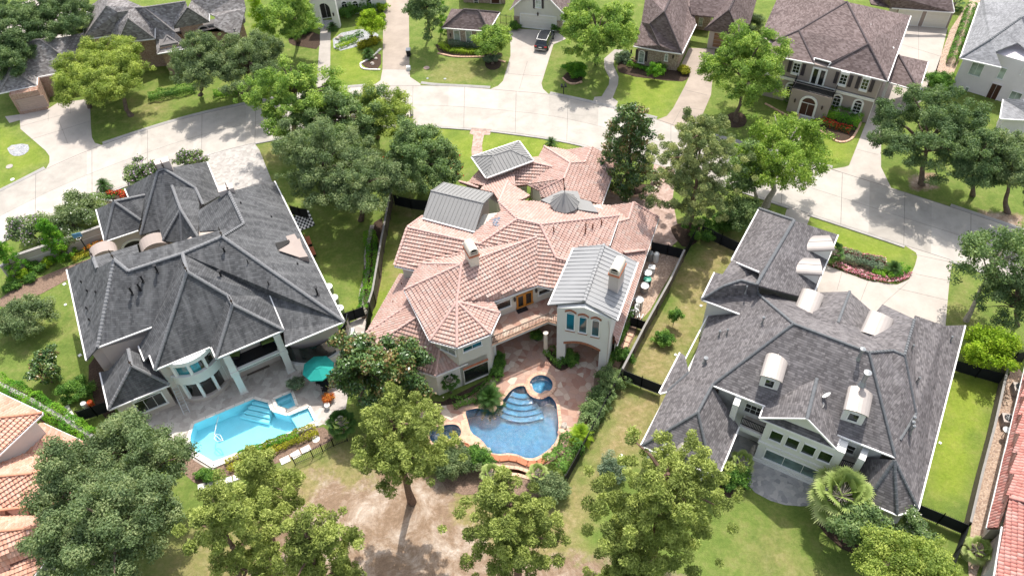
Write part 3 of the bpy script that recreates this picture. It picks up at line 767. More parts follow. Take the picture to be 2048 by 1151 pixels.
# west entry roofs
cw = {}
addp(cw, C1=at(tA(1000, 680), 3.3), C2=at(tA(1130, 690), 3.4), C3=at(tA(1290, 500), 3.3), C4=at(tA(1410, 640), 4.5), C5=at((1028, 330), 4.4), C6=at((1031, 372), 3.4), C7=at(tA(1690, 680), 4.9), C8=at(tA(1350, 740), 4.4),
  C9=at(tA(1300, 790), 5.0), C10=at(tA(1490, 835), 5.0), C11=at(tA(1570, 960), 5.9), C12=at(tA(2014, 880), 4.7), C13=at((1043, 401), 5.7), C14=at(tA(1280, 770), 4.4))
fw_ = [['C2', 'C3', 'C4', 'C8'], ['C3', 'C5', 'C6', 'C7', 'C8', 'C4'], ['C1', 'C2', 'C14'], ['C8', 'C7', 'C11', 'C10', 'C9'], ['C7', 'C12', 'C13', 'C11']]
relax(cw, fw_, ('C1', 'C2', 'C3'))
report('westN', cw, fw_)
roof_set(hc, cw, fw_, 'tile', mats=MT, caps=[('C4', 'C8'), ('C7', 'C11'), ('C1', 'C14')])
# --- metal roofs
MM = dict(roof=M_metal, seam=M_metal, cap=M_metal, gutter=M_gutter)
Vg = dict(a=at((845.3, 435), 7.0), b=at((949.6, 462.8), 7.0), r0=(862, 381.2), r1=(967, 406.2), c=at((887, 363.8), 7.0), d=at((987, 386), 7.0))
gp_ = solve_roof(Vg, [(['a', 'b', 'r1', 'r0'], (('a', 'b'), 0.42))], 'gable')
gw = roof_set(hc, gp_, [['a', 'b', 'r1', 'r0'], ['r0', 'r1', 'd', 'c']], 'metal', mats=MM, caps=[('r0', 'r1')], gutters=[('a', 'b')], cap_r=0.1)
ins = inset_poly([gp_['a'], gp_['b'], gp_['d'], gp_['c']], 0.45)
wall_block(hc, ins, 4.5, 7.0, M_stucco_t)
for A_, B_, R_ in (('a', 'c', 'r0'), ('b', 'd', 'r1')):
 a_, b_, r_ = gp_[A_], gp_[B_], gp_[R_]; cc = (gp_['a'] + gp_['d']) / 2
 sh = np.array([*((cc - (a_ + b_) / 2)[:2] / np.linalg.norm((cc - (a_ + b_) / 2)[:2]) * 0.45), 0])
 MB().add([a_ + sh, b_ + sh, r_ + sh - [0, 0, 0.16]], [(0, 1, 2)]).build('wall', M_stucco_t, hc)
Vp = dict(a=at(tA(1175, 312), 5.0), b=at(tA(1855, 85), 5.0), c=at(tB(190, 362), 5.0), d=at(tA(1385, 612), 5.0), r0=tA(1490, 290), r1=tA(1730, 215))
pp = solve_roof(Vp, [(['d', 'c', 'r1', 'r0'], (('d', 'c'), 0.42))], 'pav')
roof_set(hc, pp, [['d', 'c', 'r1', 'r0'], ['a', 'd', 'r0'], ['a', 'b', 'r1', 'r0'], ['b', 'c', 'r1']], 'metal', mats=MM, caps=[('a', 'r0', 'r1', 'b'), ('d', 'r0'), ('r1', 'c')], gutters=[('a', 'd', 'c', 'b', 'a')], cap_r=0.07)
wall_block(hc, inset_poly([pp['a'], pp['b'], pp['c'], pp['d']], 0.6), 0, 4.95, M_stucco)
# metal apron and the small octagonal cupola with its finial
MB().prism([xy(P(*q, 6.75)) for q in (tB(300, 925), tB(600, 790), tB(830, 800), tB(870, 912), tB(1020, 950), tB(1130, 1105), tB(820, 1062), tB(460, 1000))], 5.2, 6.7).build('apron', M_metal, hc)
cuc = P(*tB(640, 985), 7.2); rr = 1.35
cup = MB().lathe([(rr, -1.2), (rr, 0.0)], (cuc[0], cuc[1], 7.2), 8).build('cupola', M_metal, hc)
cr = MB().lathe([(rr * 1.12, 0.0), (rr * 1.12, 0.06), (0.04, 1.45)], (cuc[0], cuc[1], 7.2), 8)
for k in range(8):
 for sub in (0, 0.5):
  t0 = 2 * math.pi * (k + sub) / 8; rad = rr * 1.12 * (1 if sub == 0 else math.cos(math.pi / 8))
  cr.bar((cuc[0] + rad * math.cos(t0), cuc[1] + rad * math.sin(t0), 7.28), (cuc[0], cuc[1], 8.66), 0.05, 0.05)
cr.build('cupola_roof', M_metal, cup)
MB().lathe([(0.03, 0), (0.03, 0.5), (0.1, 0.55), (0.1, 0.65), (0.02, 0.75), (0.01, 1.4)], (cuc[0], cuc[1], 8.6), 8).build('finial', M_iron, cup)
# --- tower
Vt = dict(a=at((1097.6, 608.7), 8.0), b=at((1148, 494.8), 8.0), r0=(1167.8, 602.4), r1=(1208, 487.9), c=at((1233.4, 640), 8.0), d=at((1274.9, 524), 8.0))
tp = solve_roof(Vt, [(['a', 'b', 'r1', 'r0'], (('a', 'b'), 0.34)), (['c', 'd', 'r1', 'r0'], (('c', 'd'), 0.34))], 'tower')
MTw = dict(roof=M_metal_lt, seam=M_metal_lt, cap=M_metal_lt, gutter=M_gutter)
roof_set(hc, tp, [['a', 'b', 'r1', 'r0'], ['c', 'd', 'r1', 'r0']], 'metal', mats=MTw, caps=[('r0', 'r1')], gutters=[('c', 'd'), ('a', 'b')], cap_r=0.16, gseam=0.5)
T0 = P(1112.9, 721.6); T1 = P(1212.5, 743.5); tu = (T1 - T0)[:2]; TW = float(np.linalg.norm(tu)); tu /= TW; tv = np.array([-tu[1], tu[0]])
def tw(s, d, z=0.0): q = T0[:2] + tu * s + tv * d; return np.array([q[0], q[1], z])
def hw(q): return hitwall(T0, T1, q)
mt_ = MB()
sa, za = hw(tG(1225, 890)); sb, zb = hw(tG(1716, 1012))
zc_ = (za + zb) / 2 - 0.15; arc_ = [(sa + (sb - sa) * i / 12, zc_ + 0.55 * math.sin(math.pi * i / 12)) for i in range(13)]
gz = 8.0 + 0.34 * TW / 2
outl = [(0, 0), (sa, 0)] + arc_ + [(sb, 0), (TW, 0), (TW, 7.9), (TW / 2, gz - 0.1), (0, 7.9)]
wall_open(mt_, T0, T1, outl, [], 0.45, out=1)
mt_.build('wall', M_stucco_w, hc)
TD = float(np.linalg.norm((tp['b'] - tp['a'])[:2])) - 1.6
m2 = MB(); m2.box(tw(TW - 0.2, TD / 2 + 0.46, 3.98), (0.4, TD, 7.95), rz=math.atan2(tu[1], tu[0])); m2.box(tw(0.2, TD / 2 + 0.46, 5.72), (0.4, TD, 4.44), rz=math.atan2(tu[1], tu[0]))
m2.box(tw(TW / 2, 5.2, 3.95), (TW - 0.82, 0.3, 7.85), rz=math.atan2(tu[1], tu[0])); m2.box(tw(TW / 2, 2.75, 3.38), (TW - 0.82, 4.55, 0.25), rz=math.atan2(tu[1], tu[0]))
m2.build('wall', M_stucco_w, hc)
M_trim = plain('orange_brown_brick_trim', (0.32, 0.13, 0.07), 0.9, 0.45, 7)
br = MB(); arc_lintel(br, T0, T1, sa - 0.15, sb + 0.1, zc_ + 0.02, 0.55, 0.24, 0.08); br.build('brick_arch', M_trim, hc)
for qa, qb in ((tG(1240, 695), tG(1365, 490)), (tG(1422, 735), tG(1545, 545)), (tG(1603, 785), tG(1725, 590))):
 s0_, z0_ = hw(qa); s1_, z1_ = hw(qb)
 win_at(hc, T0, T1, s0_, s1_, z0_, z1_, M_white, M_glass_t, (1, 1), 0.07, 1, arch=0.22)
 br = MB(); arc_lintel(br, T0, T1, s0_ - 0.14, s1_ + 0.14, z1_ + 0.12, 0.26, 0.16, 0.1); br.build('brick_arch', M_trim, hc)
 br = MB(); br.bar(tuple(tw(s0_ - 0.08, -0.09, z0_ - 0.12)), tuple(tw(s1_ + 0.08, -0.09, z0_ - 0.12)), 0.14, 0.09); br.build('brick_sill', M_trim, hc)
# side of the tower: arched niche, small windows and a rain pipe
sdA = tw(TW, 0.46); sdB = tw(TW, 12)
win_at(hc, sdA, sdB, 1.9, 2.7, 1.6, 3.2, M_terra, M_stucco_b, (1, 1), 0.07, 1, arch=0.3)
win_at(hc, sdA, sdB, 5.2, 6.1, 4.6, 6.2, M_white, M_glass, (1, 2), 0.07, 1)
MB().tube([tw(TW - 0.25, -0.06, 7.6), tw(TW - 0.05, -0.06, 6.4), tw(TW - 0.05, -0.06, 0.1)], 0.035, 6).build('rain_pipe', M_stucco_b, hc)
# tower chimney
fcT = [tp[k] for k in ('c', 'd', 'r1', 'r0')]
cFL, cFR, cBR = on_face(fcT, (1215.6, 577.2)), on_face(fcT, (1234.4, 587.6)), on_face(fcT, (1244.8, 561.5))
vault_chimney(hc, cFL, cFR, cBR, 7.6, 10.4, M_stucco_b, M_ceramic, M_terra)
fcS = [cp[k] for k in ('S0', 'S1', 'RE', 'RJ', 'A')]
q1, q2 = on_face(fcS, tC(1163, 905)), on_face(fcS, tC(1292, 872)); dv = (q2 - q1)[:2]; nv = np.array([-dv[1], dv[0]]) / np.linalg.norm(dv)
vault_chimney(hc, q1, q2, q2[:2] + nv * 1.5, 7.2, 9.4, M_ceramic, M_ceramic, M_terra)
# pipes on the tiles
for q, f in ((tD(485, 395), ('EA', 'EB', 'EC', 'PE', 'PD', 'PR')), (tD(940, 405), ('EA', 'EB', 'EC', 'PE', 'PD', 'PR')), (tD(945, 335), ('EA', 'EB', 'EC', 'PE', 'PD', 'PR')), (tD(1045, 345), ('EA', 'EB', 'EC', 'PE', 'PD', 'PR')), (tD(1170, 290), ('EA', 'EB', 'EC', 'PE', 'PD', 'PR')),
    (tC(515, 655), ('WL', 'WB', 'RW1', 'RW0')), (tE(870, 310), ('W1', 'K1', 'A', 'RJ')), (tC(690, 895), ('RJ', 'V0', 'WB', 'W1')), (tC(1740, 800), ('S0', 'S1', 'RE', 'RJ'))):
 pipe(hc, on_face([cp[k] for k in f], q), 0.75 if q[0] > 1100 else 0.3, 0.07 if q[0] > 1100 else 0.04)
for q, f in ((tE(805, 690), ('L2', 'L3', 'M3', 'M2')), (tE(535, 850), ('L2', 'L3', 'M3', 'M2')), (tE(478, 330), ('L1', 'L0', 'M0', 'M1')), (tE(600, 70), ('L1', 'L0', 'M0', 'M1'))):
 pipe(hc, on_face([cl[k] for k in f], q), 0.35, 0.05)
# --- walls
C1 = P(879, 790); C2 = P(978, 748.5); C3 = P(991.5, 719.5)
F0 = P(1000.3, 632.3, 3.5); F1 = P(1103, 592.7, 3.5)
i1 = inset_poly([cp['WL'], cp['WB'], F0, F1, cp['EC'], cp['EB'], cp['EA'], cp['N2'], cp['N1'], cp['W2']], 0.5)
main_plan = [i1[0], i1[1], xy(F0), xy(F1)] + [tuple(p) for p in i1[4:]]
mb = MB().prism(main_plan, 0, 5.9)
tur = inset_poly([cp['W1'], cp['K1'], cp['K2'], cp['K3'], cp['K4'], cp['RJ']], 0.5)
cu_ = (C2 - C1)[:2] / np.linalg.norm((C2 - C1)[:2])
def onC(s): return C1[:2] + cu_ * s
k2 = onC(hitwall(C1, C2, (914.5, 698))[0]); k3 = onC(hitwall(C1, C2, (978, 668))[0])
mb.prism([tur[0], tur[1], tuple(k2), tuple(k3), tuple(tur[4]), tuple(tur[5])], 0, 5.92)
lowp = inset_poly([cl['L0'], cl['L1'], cl['L2'], cl['L3'], cl['L4'], P(935, 640, LZ), P(850, 560, LZ)], 0.5)
mb.prism([tuple(lowp[0]), tuple(lowp[1]), tuple(lowp[2]), xy(C1), tuple(k2), xy(P(935, 640, LZ)), tuple(lowp[6])], 0, 3.0)
mb.prism([xy(k2), xy(C2), xy(C3), tuple(tur[5])], 0, 3.3)
mb.prism(inset_poly([ce['A9'], ce['A1'], ce['A2'], ce['A3'], ce['A4'], ce['A5'], ce['A6'], ce['A10']], 0.5), 0, 3.0)
mb.prism(inset_poly([cn['B1'], cn['B9'], cn['B4'], cn['B5'], cn['B6'], cn['B14'], cn['B12'], cn['B10']], 0.5), 0, 3.15)
mb.prism(inset_poly([cw['C1'], cw['C3'], cw['C5'], cw['C6'], cw['C12'], cw['C10']], 0.5), 0, 3.2)
mb.build('wall', M_stucco, hc)
# windows and doors
win_on(hc, F0, F1, tG(235, 440), tG(437, 258), M_white, M_glass, (1, 1))
win_on(hc, F0, F1, tG(838, 218), tG(1010, 85), M_white, M_glass, (1, 1))
win_on(hc, F0, F1, tG(538, 398), tG(742, 150), M_door, M_glass, (2, 1), 0.16, sill=False, name='door', muntin=0.3)
s_, z_ = hitwall(F0, F1, tG(535, 400));
mat_ = MB().box(P(*tG(605, 425), 3.53), (1.1, 0.6, 0.025), rz=math.atan2((F1 - F0)[1], (F1 - F0)[0])).build('doormat', M_black); tag(mat_, 'dark doormat on the flagstone balcony in front of the orange wooden double door', 'doormat')
def sconce(house, p0, p1, q, out=1):
 s, z = hitwall(p0, p1, q); p0 = np.array(p0[:2]); p1 = np.array(p1[:2]); u = (p1 - p0) / np.linalg.norm(p1 - p0); n = np.array([u[1], -u[0]]) * out
 w = p0 + u * s + n * 0.16; o = MB()
 o.lathe([(0.02, -0.3), (0.1, -0.22), (0.12, 0.1), (0.14, 0.12), (0.03, 0.26), (0.02, 0.34)], (w[0], w[1], z), 6)
 o.bar((w[0] - n[0] * 0.16, w[1] - n[1] * 0.16, z + 0.1), (w[0], w[1], z + 0.2), 0.04, 0.04)
 return o.build('wall_lantern', M_iron, house)
sconce(hc, F0, F1, tG(490, 262)); sconce(hc, F0, F1, tG(800, 135))
win_at(hc, tur[1], k2, *sum([list(hitwall(tur[1], k2, q)) for q in (tE(1165, 985), tE(1370, 980))], [])[::2], hitwall(tur[1], k2, tE(1165, 985))[1], hitwall(tur[1], k2, tE(1165, 985))[1] + 0.85, M_white, M_glass_l, (2, 1), 0.07)
win_on(hc, C1, C2, tE(1482, 1035), tE(1742, 862), M_white, M_glass_t, (2, 1), 0.07)
win_on(hc, C1, C2, tH(932, 545), tH(1262, 215), M_stucco, M_glass, (1, 1), 0.08)
win_on(hc, C2, C3, tH(1285, 395), tH(1338, 100), M_stucco, M_glass, (1, 1), 0.06)
lt = MB(); s0_, z0_ = hitwall(C1, C2, tH(905, 350)); s1_, z1_ = hitwall(C1, C2, tH(1262, 205)); a_ = onC(s0_); b_ = onC(s1_)
nn_ = np.array([cu_[1], -cu_[0]]) * 0.06; lt.bar((*(a_ + nn_), z0_ + 0.1), (*(b_ + nn_), z0_ + 0.1), 0.14, 0.16); lt.build('lintel', M_terra, hc)
MB().bar((*xy(C3), 0.0), (*xy(C3), 3.2), 0.22, 0.22).build('post', M_stucco_w, hc)
MB().tube([P(879, 790, 0.1) + np.array([0.35, -0.22, 0]), P(879, 790, 2.9) + np.array([0.35, -0.22, 0])], 0.04, 6).build('rain_pipe', M_stucco_b, hc)
# dark glazing behind the covered terrace
fo_ = np.array([0.0, -0.05, 0])
win_at(hc, F0, F1, 0.4, 3.0, 0.25, 2.7, M_white, M_glass, (3, 1), 0.09); win_at(hc, F0, F1, 3.5, 6.2, 0.25, 2.7, M_white, M_glass, (3, 1), 0.09)
# balcony
bz = 3.5; b0, b1, b2 = P(*tG(112, 940), bz), P(*tG(980, 575), bz), P(*tG(1108, 612), bz)
slabp = [xy(b0), xy(b1), xy(b2), xy(tw(0.0, 2.5)), xy(F1), xy(F0), xy(P(972, 668, bz))]
bal = MB().prism(slabp, bz - 0.5, bz - 0.004).build('balcony', M_stucco_w, hc)
MB().prism(inset_poly(slabp, 0.02), bz - 0.003, bz + 0.02).build('balcony_floor', M_flag, bal)
cpn = MB(); cpn.bar(b0, b1, 0.34, 0.1); cpn.bar(b1, b2, 0.34, 0.1); cpn.build('coping', M_coping, bal)
rl = MB(); railing(rl, [b0 + [0, 0, 0.05], b1 + [0, 0, 0.05], b2 + [0, 0, 0.05]]); rl.build('railing', M_iron, bal)
colp = P(1091.5, 703); MB().lathe([(0.3, 0), (0.3, 0.12), (0.22, 0.2), (0.2, 2.8), (0.25, 2.9), (0.25, 2.98)], (colp[0], colp[1], 0), 16).build('column', M_ceramic, hc)
# small walls round the entry court
MB().bar(P(*tB(165, 775), 1.8), P(*tB(300, 915), 1.8), 0.2, 2.6).build('wall', M_stucco_b, hc)
# vent skylight patch
sk = [on_face([cp[k] for k in ('RW1', 'PK', 'PT', 'VB')], q, 0.11) for q in (tC(1470, 235), tC(1590, 200), tC(1560, 320), tC(1500, 290))]
k_ = MB();
for i in range(3):
 a_ = sk[0] + (sk[3] - sk[0]) * (i / 2.2); b_ = sk[1] + (sk[2] - sk[1]) * (i / 2.2); k_.bar(a_, b_, 0.34, 0.1)
k_.build('roof_vent', plain('blue_grey_vent', (0.16, 0.18, 0.22), 0.6), hc)
# ------------------------------------------------------------------ the charcoal shingled house on the left
a5 = T(0, 280, 3.837); a6 = T(500, 280, 3.837); b5 = T(0, 560, 3.837); b6 = T(500, 560, 3.837)
hl = thing('house', 'large house with streaked charcoal shingle roofs and finials beside the light blue pool', 'house', P(400, 640))
ML = dict(roof=M_sh_left, cap=M_sh_left, gutter=M_gutter)
M_caps_left = plain('grey_shingle_caps', (0.21, 0.21, 0.212), 0.9, 0.25, 6); ML['cap'] = M_caps_left
Z = 6.0
lp = {}
Vl = dict(E0=at((134.2, 538), Z), E1=at((173.3, 719), Z), E2=at((195.5, 693), Z + 0.5), E3=at((303.6, 652.5), Z + 0.5), E4=at((277.6, 690.3), Z), E5=at((289.3, 720.3), Z), E5b=at((299.7, 709), Z + 0.2), E6=at((310, 738), Z),
 E7=at((422.2, 691.6), Z), E8=at((432.6, 715.1), Z), E9=at((566.5, 659), Z), E10=at((537.8, 590), Z + 0.6), E11=at((570.4, 690.3), Z - 0.2), E12=at((687.6, 642), Z - 0.2), E13=at((548.2, 362.1), Z - 0.2),
 A=(374, 543), B=(444.4, 472.9), C=(228, 518.5), D=(186.3, 514.6), D1=(194.2, 536.7), R1=(256.7, 541.9), R2=(365, 506.7), G=(465.2, 608.2), G1=(456.1, 591.3), Q=(487.4, 446.8), EE=(457.4, 383))
SLP = 0.95
Fl = [(['E0', 'E1', 'C', 'D', 'D1'], (('E0', 'E1'), SLP)), (['E2', 'E3', 'R2', 'R1', 'C'], (('E2', 'E3'), SLP)), (['E6', 'E7', 'G1', 'A'], (('E6', 'E7'), SLP)), (['E8', 'E9', 'G'], (('E8', 'E9'), SLP)),
  (['E4', 'E5', 'R2', 'A'], (('E4', 'E5'), SLP)), (['E11', 'E12', 'B', 'R2'], (('E11', 'E12'), 0.8)), (['E12', 'E13', 'B', 'Q', 'EE'], (('E12', 'E13'), 0.6))]
lp = solve_roof(Vl, Fl, 'left')
addp(lp, C=at((228, 518.5), 11.1), R1=at((256.7, 541.9), 10.7), R2=at((365, 506.7), 11.5), B=at((444.4, 472.9), 11.7), A=at((374, 543), 11.4), Q=at((487.4, 446.8), 9.2), EE=at((457.4, 383), 9.6),
  N1=at(a5(1530, 700), 8.0), N2=at(a5(1520, 540), 8.0), N3=at(a5(1400, 790), 8.2), N4=at(a5(885, 915), 8.8), D2=at(a5(1050, 800), 7.4), D3=at(a5(1065, 860), 8.2), N5=at(a5(1690, 690), 8.5))
fL = [['E0', 'E1', 'E2', 'C', 'D1', 'D'], ['E2', 'E3', 'R2', 'R1', 'C'], ['E3', 'E4', 'E5', 'E5b', 'E6', 'A', 'R2'], ['E6', 'E7', 'G1', 'A'], ['E7', 'E8', 'G', 'G1'], ['E8', 'E9', 'G'], ['A', 'G1', 'G', 'E9', 'E10', 'R2'],
  ['B', 'R2', 'E10', 'E9', 'E11', 'E12'], ['E12', 'E13', 'EE', 'Q', 'B'], ['EE', 'Q', 'N5', 'N1', 'N2'], ['C', 'R1', 'R2', 'B', 'Q', 'N5', 'N3', 'N4'], ['D', 'D2', 'D3', 'D1']]
relax(lp, fL, ('E0', 'E1', 'E6', 'E7', 'E8', 'E9', 'E11', 'E12', 'E13', 'A', 'B', 'C', 'R2'))
report('left', lp, fL)
roof_set(hl, lp, fL, 'shingle', mats=ML, cap_r=0.17, cap_seg=0.32, caps=[('E2', 'C'), ('C', 'R1', 'R2', 'B'), ('A', 'E6'), ('R2', 'A', 'G1', 'G'), ('G', 'E8'), ('G', 'E9'), ('B', 'E12'), ('B', 'Q'), ('Q', 'EE'), ('D', 'D1')],
   gutters=[('E0', 'E1'), ('E2', 'E3'), ('E4', 'E5'), ('E5b', 'E6', 'E7'), ('E7', 'E8', 'E9', 'E10'), ('E11', 'E12', 'E13')])
# garage wing
gz_ = 4.3; lg = {}
addp(lg, a=at((250.2, 376.4), gz_), b=at((258, 395), gz_), c=at((290, 389), 5.6), d=at((281, 469), gz_), e=at(a5(1225, 685), 5.0), f=at(a5(1320, 352), 7.9), f0=at((328.4, 337.5), 8.8), g=at((315.4, 342), 8.8), h=at((391, 376.4), 7.9),
  i=at((413, 323), gz_), j=at((440.4, 390.8), gz_), k=at((406.5, 409), 6.8), l=at(a5(1385, 530), 7.6), m=at((325.8, 480.7), 4.6), n=at((363.6, 486), 4.6), o=at((396, 473), 5.6), p=at((398.7, 410), 6.6),
  F=at((228, 402.5), 6.9), fa=at((192.9, 418), gz_), fb=at((209.8, 482), gz_), fc=at((276.3, 459.8), gz_), fd=at((281.5, 440), 5.2), fe=at((290.6, 389.5), 6.3))
fG = [['g', 'a', 'b', 'c', 'd'], ['g', 'd', 'e', 'f', 'h', 'f0'], ['f0', 'i', 'j', 'k', 'h'], ['f', 'e', 'm', 'l'], ['l', 'm', 'n'], ['l', 'n', 'o'], ['f', 'l', 'o', 'p', 'h'], ['F', 'fa', 'fb'], ['F', 'fb', 'fc', 'fd'], ['F', 'fd', 'fe']]
relax(lg, fG, ('a', 'b', 'd', 'i', 'j', 'fa', 'fb', 'fc', 'm', 'n', 'F', 'g', 'f0'))
report('leftG', lg, fG)
roof_set(hl, lg, fG, 'shingle', mats=ML, cap_r=0.15, cap_seg=0.32, caps=[('g', 'd'), ('g', 'f0', 'h', 'k'), ('f', 'l', 'm'), ('l', 'n'), ('l', 'o'), ('F', 'fb'), ('F', 'fd'), ('F', 'fe')], gutters=[('a', 'b'), ('i', 'j'), ('fa', 'fb', 'fc')])
# low front wing
lf = {}; q3 = 3.5
addp(lf, a=at((200.7, 743.7), q3), b=at((217.6, 818), q3), c=at((338.8, 768.5), q3), P_=at((263.2, 730.7), 6.2), r=at((256.7, 698), 6.2), d=at((325, 738), q3 + 0.3), e=at(b5(830, 690), 4.1), f=at((290, 712), 5.6))
fF = [['r', 'P_', 'b', 'a', 'e'], ['P_', 'b', 'c'], ['P_', 'c', 'd', 'f', 'r']]
relax(lf, fF, ('a', 'b', 'c', 'P_'))
roof_set(hl, lf, fF, 'shingle', mats=ML, cap_r=0.16, cap_seg=0.32, caps=[('r', 'P_', 'b'), ('P_', 'c')], gutters=[('a', 'b', 'c')])
def finial(house, p, h=1.3):
 MB().lathe([(0.16, -0.1), (0.16, 0.03), (0.05, 0.08), (0.045, 0.35), (0.11, 0.42), (0.12, 0.5), (0.04, 0.58), (0.025, 0.8), (0.055, 0.84), (0.01, h)], p, 8).build('finial', M_iron, house)
for k in ('A', 'B', 'C', 'D', 'G', 'EE'): finial(hl, lp[k])
finial(hl, lg['g']); finial(hl, lg['f0']); finial(hl, lf['P_'], 0.9); finial(hl, lg['F'], 0.5)
# vents
for q, f, h in ((a5(1210, 1010), 1, 0.8), (a5(1100, 1085), 1, 0.8), (a5(1070, 1140), 1, 0.5), (b5(1018, 105), 1, 0.9), (b5(1078, 75), 1, 0.9), (a5(1730, 870), 7, 0.8), (a5(1692, 965), 7, 0.4), (a5(1905, 945), 7, 0.5), (a5(1700, 1050), 6, 0.8),
    (a5(620, 1085), 0, 0.2), (b5(665, 80), 0, 0.2), (b5(733, 90), 0, 0.2), (b5(662, 213), 0, 0.2), (b5(682, 300), 0, 0.2), (b6(520, 110), 8, 1.0), (b6(145, 35), 7, 0.5), (a6(165, 590), 8, 0.25), (a6(365, 950), 8, 0.25), (a5(1848, 483), 8, 0.2)):
 pipe(hl, on_face([lp[k] for k in fL[f]], q), h, 0.09 if h > 0.6 else 0.05, M_black, capd=h > 0.6)
# notch in the east slope: beige side wall, pale ledge
fE = [lp[k] for k in fL[8]]
npts = [on_face(fE, a6(*q), 0.05) for q in ((155, 705), (355, 757), (460, 938), (222, 858))]
MB().prism([xy(p) for p in npts], 6.3, float(np.mean([p[2] for p in npts])) - 0.2).build('terrace_parapet', M_stucco_t, hl)
sl = MB(); slab(sl, [on_face(fE, a6(*q), 0.24) for q in ((222, 858), (385, 765), (440, 930))], 0.12); sl.build('terrace_slab', M_stucco_t, hl)
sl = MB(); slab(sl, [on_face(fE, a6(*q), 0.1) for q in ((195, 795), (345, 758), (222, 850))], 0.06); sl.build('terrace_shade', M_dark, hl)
# walls
mb = MB()
mb.prism(inset_poly([lp['E0'], lp['E1'], lp['E2'], lp['E3'], lp['R2'], lp['D2'] if False else lp['D']], 0.5), 0, 6.0)
ip = inset_poly([lp['E3'], lp['E4'], lp['E5'], lp['E6'], P(345, 724, Z), P(410, 640, Z)], 0.4)
mb.prism(ip, 0, 6.0)
mb.prism([xy(P(300, 640, Z)), xy(P(352, 716, Z)), xy(P(530, 640, Z)), xy(P(545, 560, Z)), xy(P(420, 520, Z))], 0, 5.9)
mb.prism(inset_poly([P(530, 600, 5.8), P(556, 668, 5.8), lp['E12'], lp['E13'], P(400, 450, 5.8), P(300, 520, 5.8)], 0.6), 0, 5.8)
mb.prism(inset_poly([lg['a'], lg['b'], lg['d'], lg['m'], lg['n'], lg['o'], lg['j'], lg['i']], 0.45), 0, 4.2)
mb.prism(inset_poly([lg['fa'], lg['fb'], lg['fc'], lg['fd'], lg['fe']], 0.4), 0, 4.2)
lfi = inset_poly([lf['a'], lf['b'], lf['c'], lf['d'], P(290, 700, q3)], 0.45); mb.prism(lfi, 0, 3.4)
mb.build('wall', M_stucco_b, hl)
# window of the low wing
win_on(hl, lfi[1], lfi[2], b5(1075, 1022), b5(1235, 855), M_white, M_glass, (3, 1), 0.13, arch=0.0 or 0.3)
# two storey glazed bow
bc = P(*b5(1565, 745)); R_ = 2.75
bay = MB().lathe([(R_ - 0.25, 0.0), (R_ - 0.25, 5.8)], (bc[0], bc[1], 0), 32).build('bow_window', M_glass, hl, smooth=True)
MB().lathe([(R_ + 0.12, 0), (R_ + 0.12, 0.45), (R_, 0.5), (R_ - 0.24, 0.5)], (bc[0], bc[1], 0), 32).build('sill_band', M_stucco_b, bay, smooth=False)
MB().lathe([(R_ - 0.24, 2.75), (R_ + 0.05, 2.75), (R_ + 0.05, 3.85), (R_ + 0.12, 3.9), (R_ + 0.12, 4.0), (R_ - 0.24, 4.0)], (bc[0], bc[1], 0), 32).build('middle_band', M_stucco_w, bay)
MB().lathe([(R_ - 0.24, 5.4), (R_ + 0.03, 5.4), (R_ + 0.03, 5.9), (R_ - 0.24, 5.9)], (bc[0], bc[1], 0), 32).build('top_band', M_white, bay)
for z0_, z1_ in ((0.5, 2.75), (4.0, 5.4)):
 for k in range(9):
  t = math.radians(-150 + k * 30 - 12); MB().box((bc[0] + (R_ - 0.1) * math.cos(t), bc[1] + (R_ - 0.1) * math.sin(t), (z0_ + z1_) / 2), (0.26, 0.26, z1_ - z0_), rz=t).build('mullion', M_white, bay)
sg = MB()
for k in range(7):
 t = math.radians(-112 + k * 8.5); sg.bar((bc[0] + (R_ - 0.22) * math.cos(t), bc[1] + (R_ - 0.22) * math.sin(t), 4.7), (bc[0] + (R_ - 0.22) * math.cos(t + 0.15), bc[1] + (R_ - 0.22) * math.sin(t + 0.15), 4.7), 0.03, 1.38)
sg.build('blue_pane', glassmat('pool_blue_glass', (0.01, 0.20, 0.24)), bay)
# columns and upper terrace
cA, cB = P(487.5, 781.5), P(581.5, 739.5); cdir = (cB - cA)[:2] / np.linalg.norm((cB - cA)[:2]); cn_ = np.array([-cdir[1], cdir[0]]); crz = math.atan2(cdir[1], cdir[0])
for c in (cA, cB):
 o = MB().box((c[0], c[1], 2.9), (0.62, 0.62, 5.7), rz=crz); o.box((c[0], c[1], 0.09), (0.78, 0.78, 0.17), rz=crz); o.box((c[0], c[1], 3.15), (0.75, 0.75, 0.5), rz=crz); o.build('column', M_stucco_w, hl)
def lt2(a, s, d, z): q = a[:2] + cdir * s + cn_ * d; return np.array([q[0], q[1], z])
Lc = np.linalg.norm((cB - cA)[:2])
tr = MB().prism([xy(lt2(cA, 0.3, -0.15, 0)), xy(lt2(cA, Lc - 0.3, -0.15, 0)), xy(lt2(cA, Lc - 0.3, 4.2, 0)), xy(lt2(cA, 0.3, 4.2, 0))], 2.95, 3.15).build('upper_terrace', M_black, hl)
MB().bar(lt2(cA, 0.33, 0, 3.1), lt2(cA, Lc - 0.33, 0, 3.1), 0.3, 0.42).build('beam', M_stucco_w, hl)
win_at(hl, lt2(cA, -0.5, 4.3, 0), lt2(cA, Lc + 0.6, 4.3, 0), 0.6, 4.4, 3.3, 5.5, M_white, M_glass, (3, 1), 0.1, name='glass_door'); win_at(hl, lt2(cA, -0.5, 4.3, 0), lt2(cA, Lc + 0.6, 4.3, 0), 0.6, 4.4, 0.1, 2.6, M_white, M_glass, (3, 1), 0.1, name='glass_door')
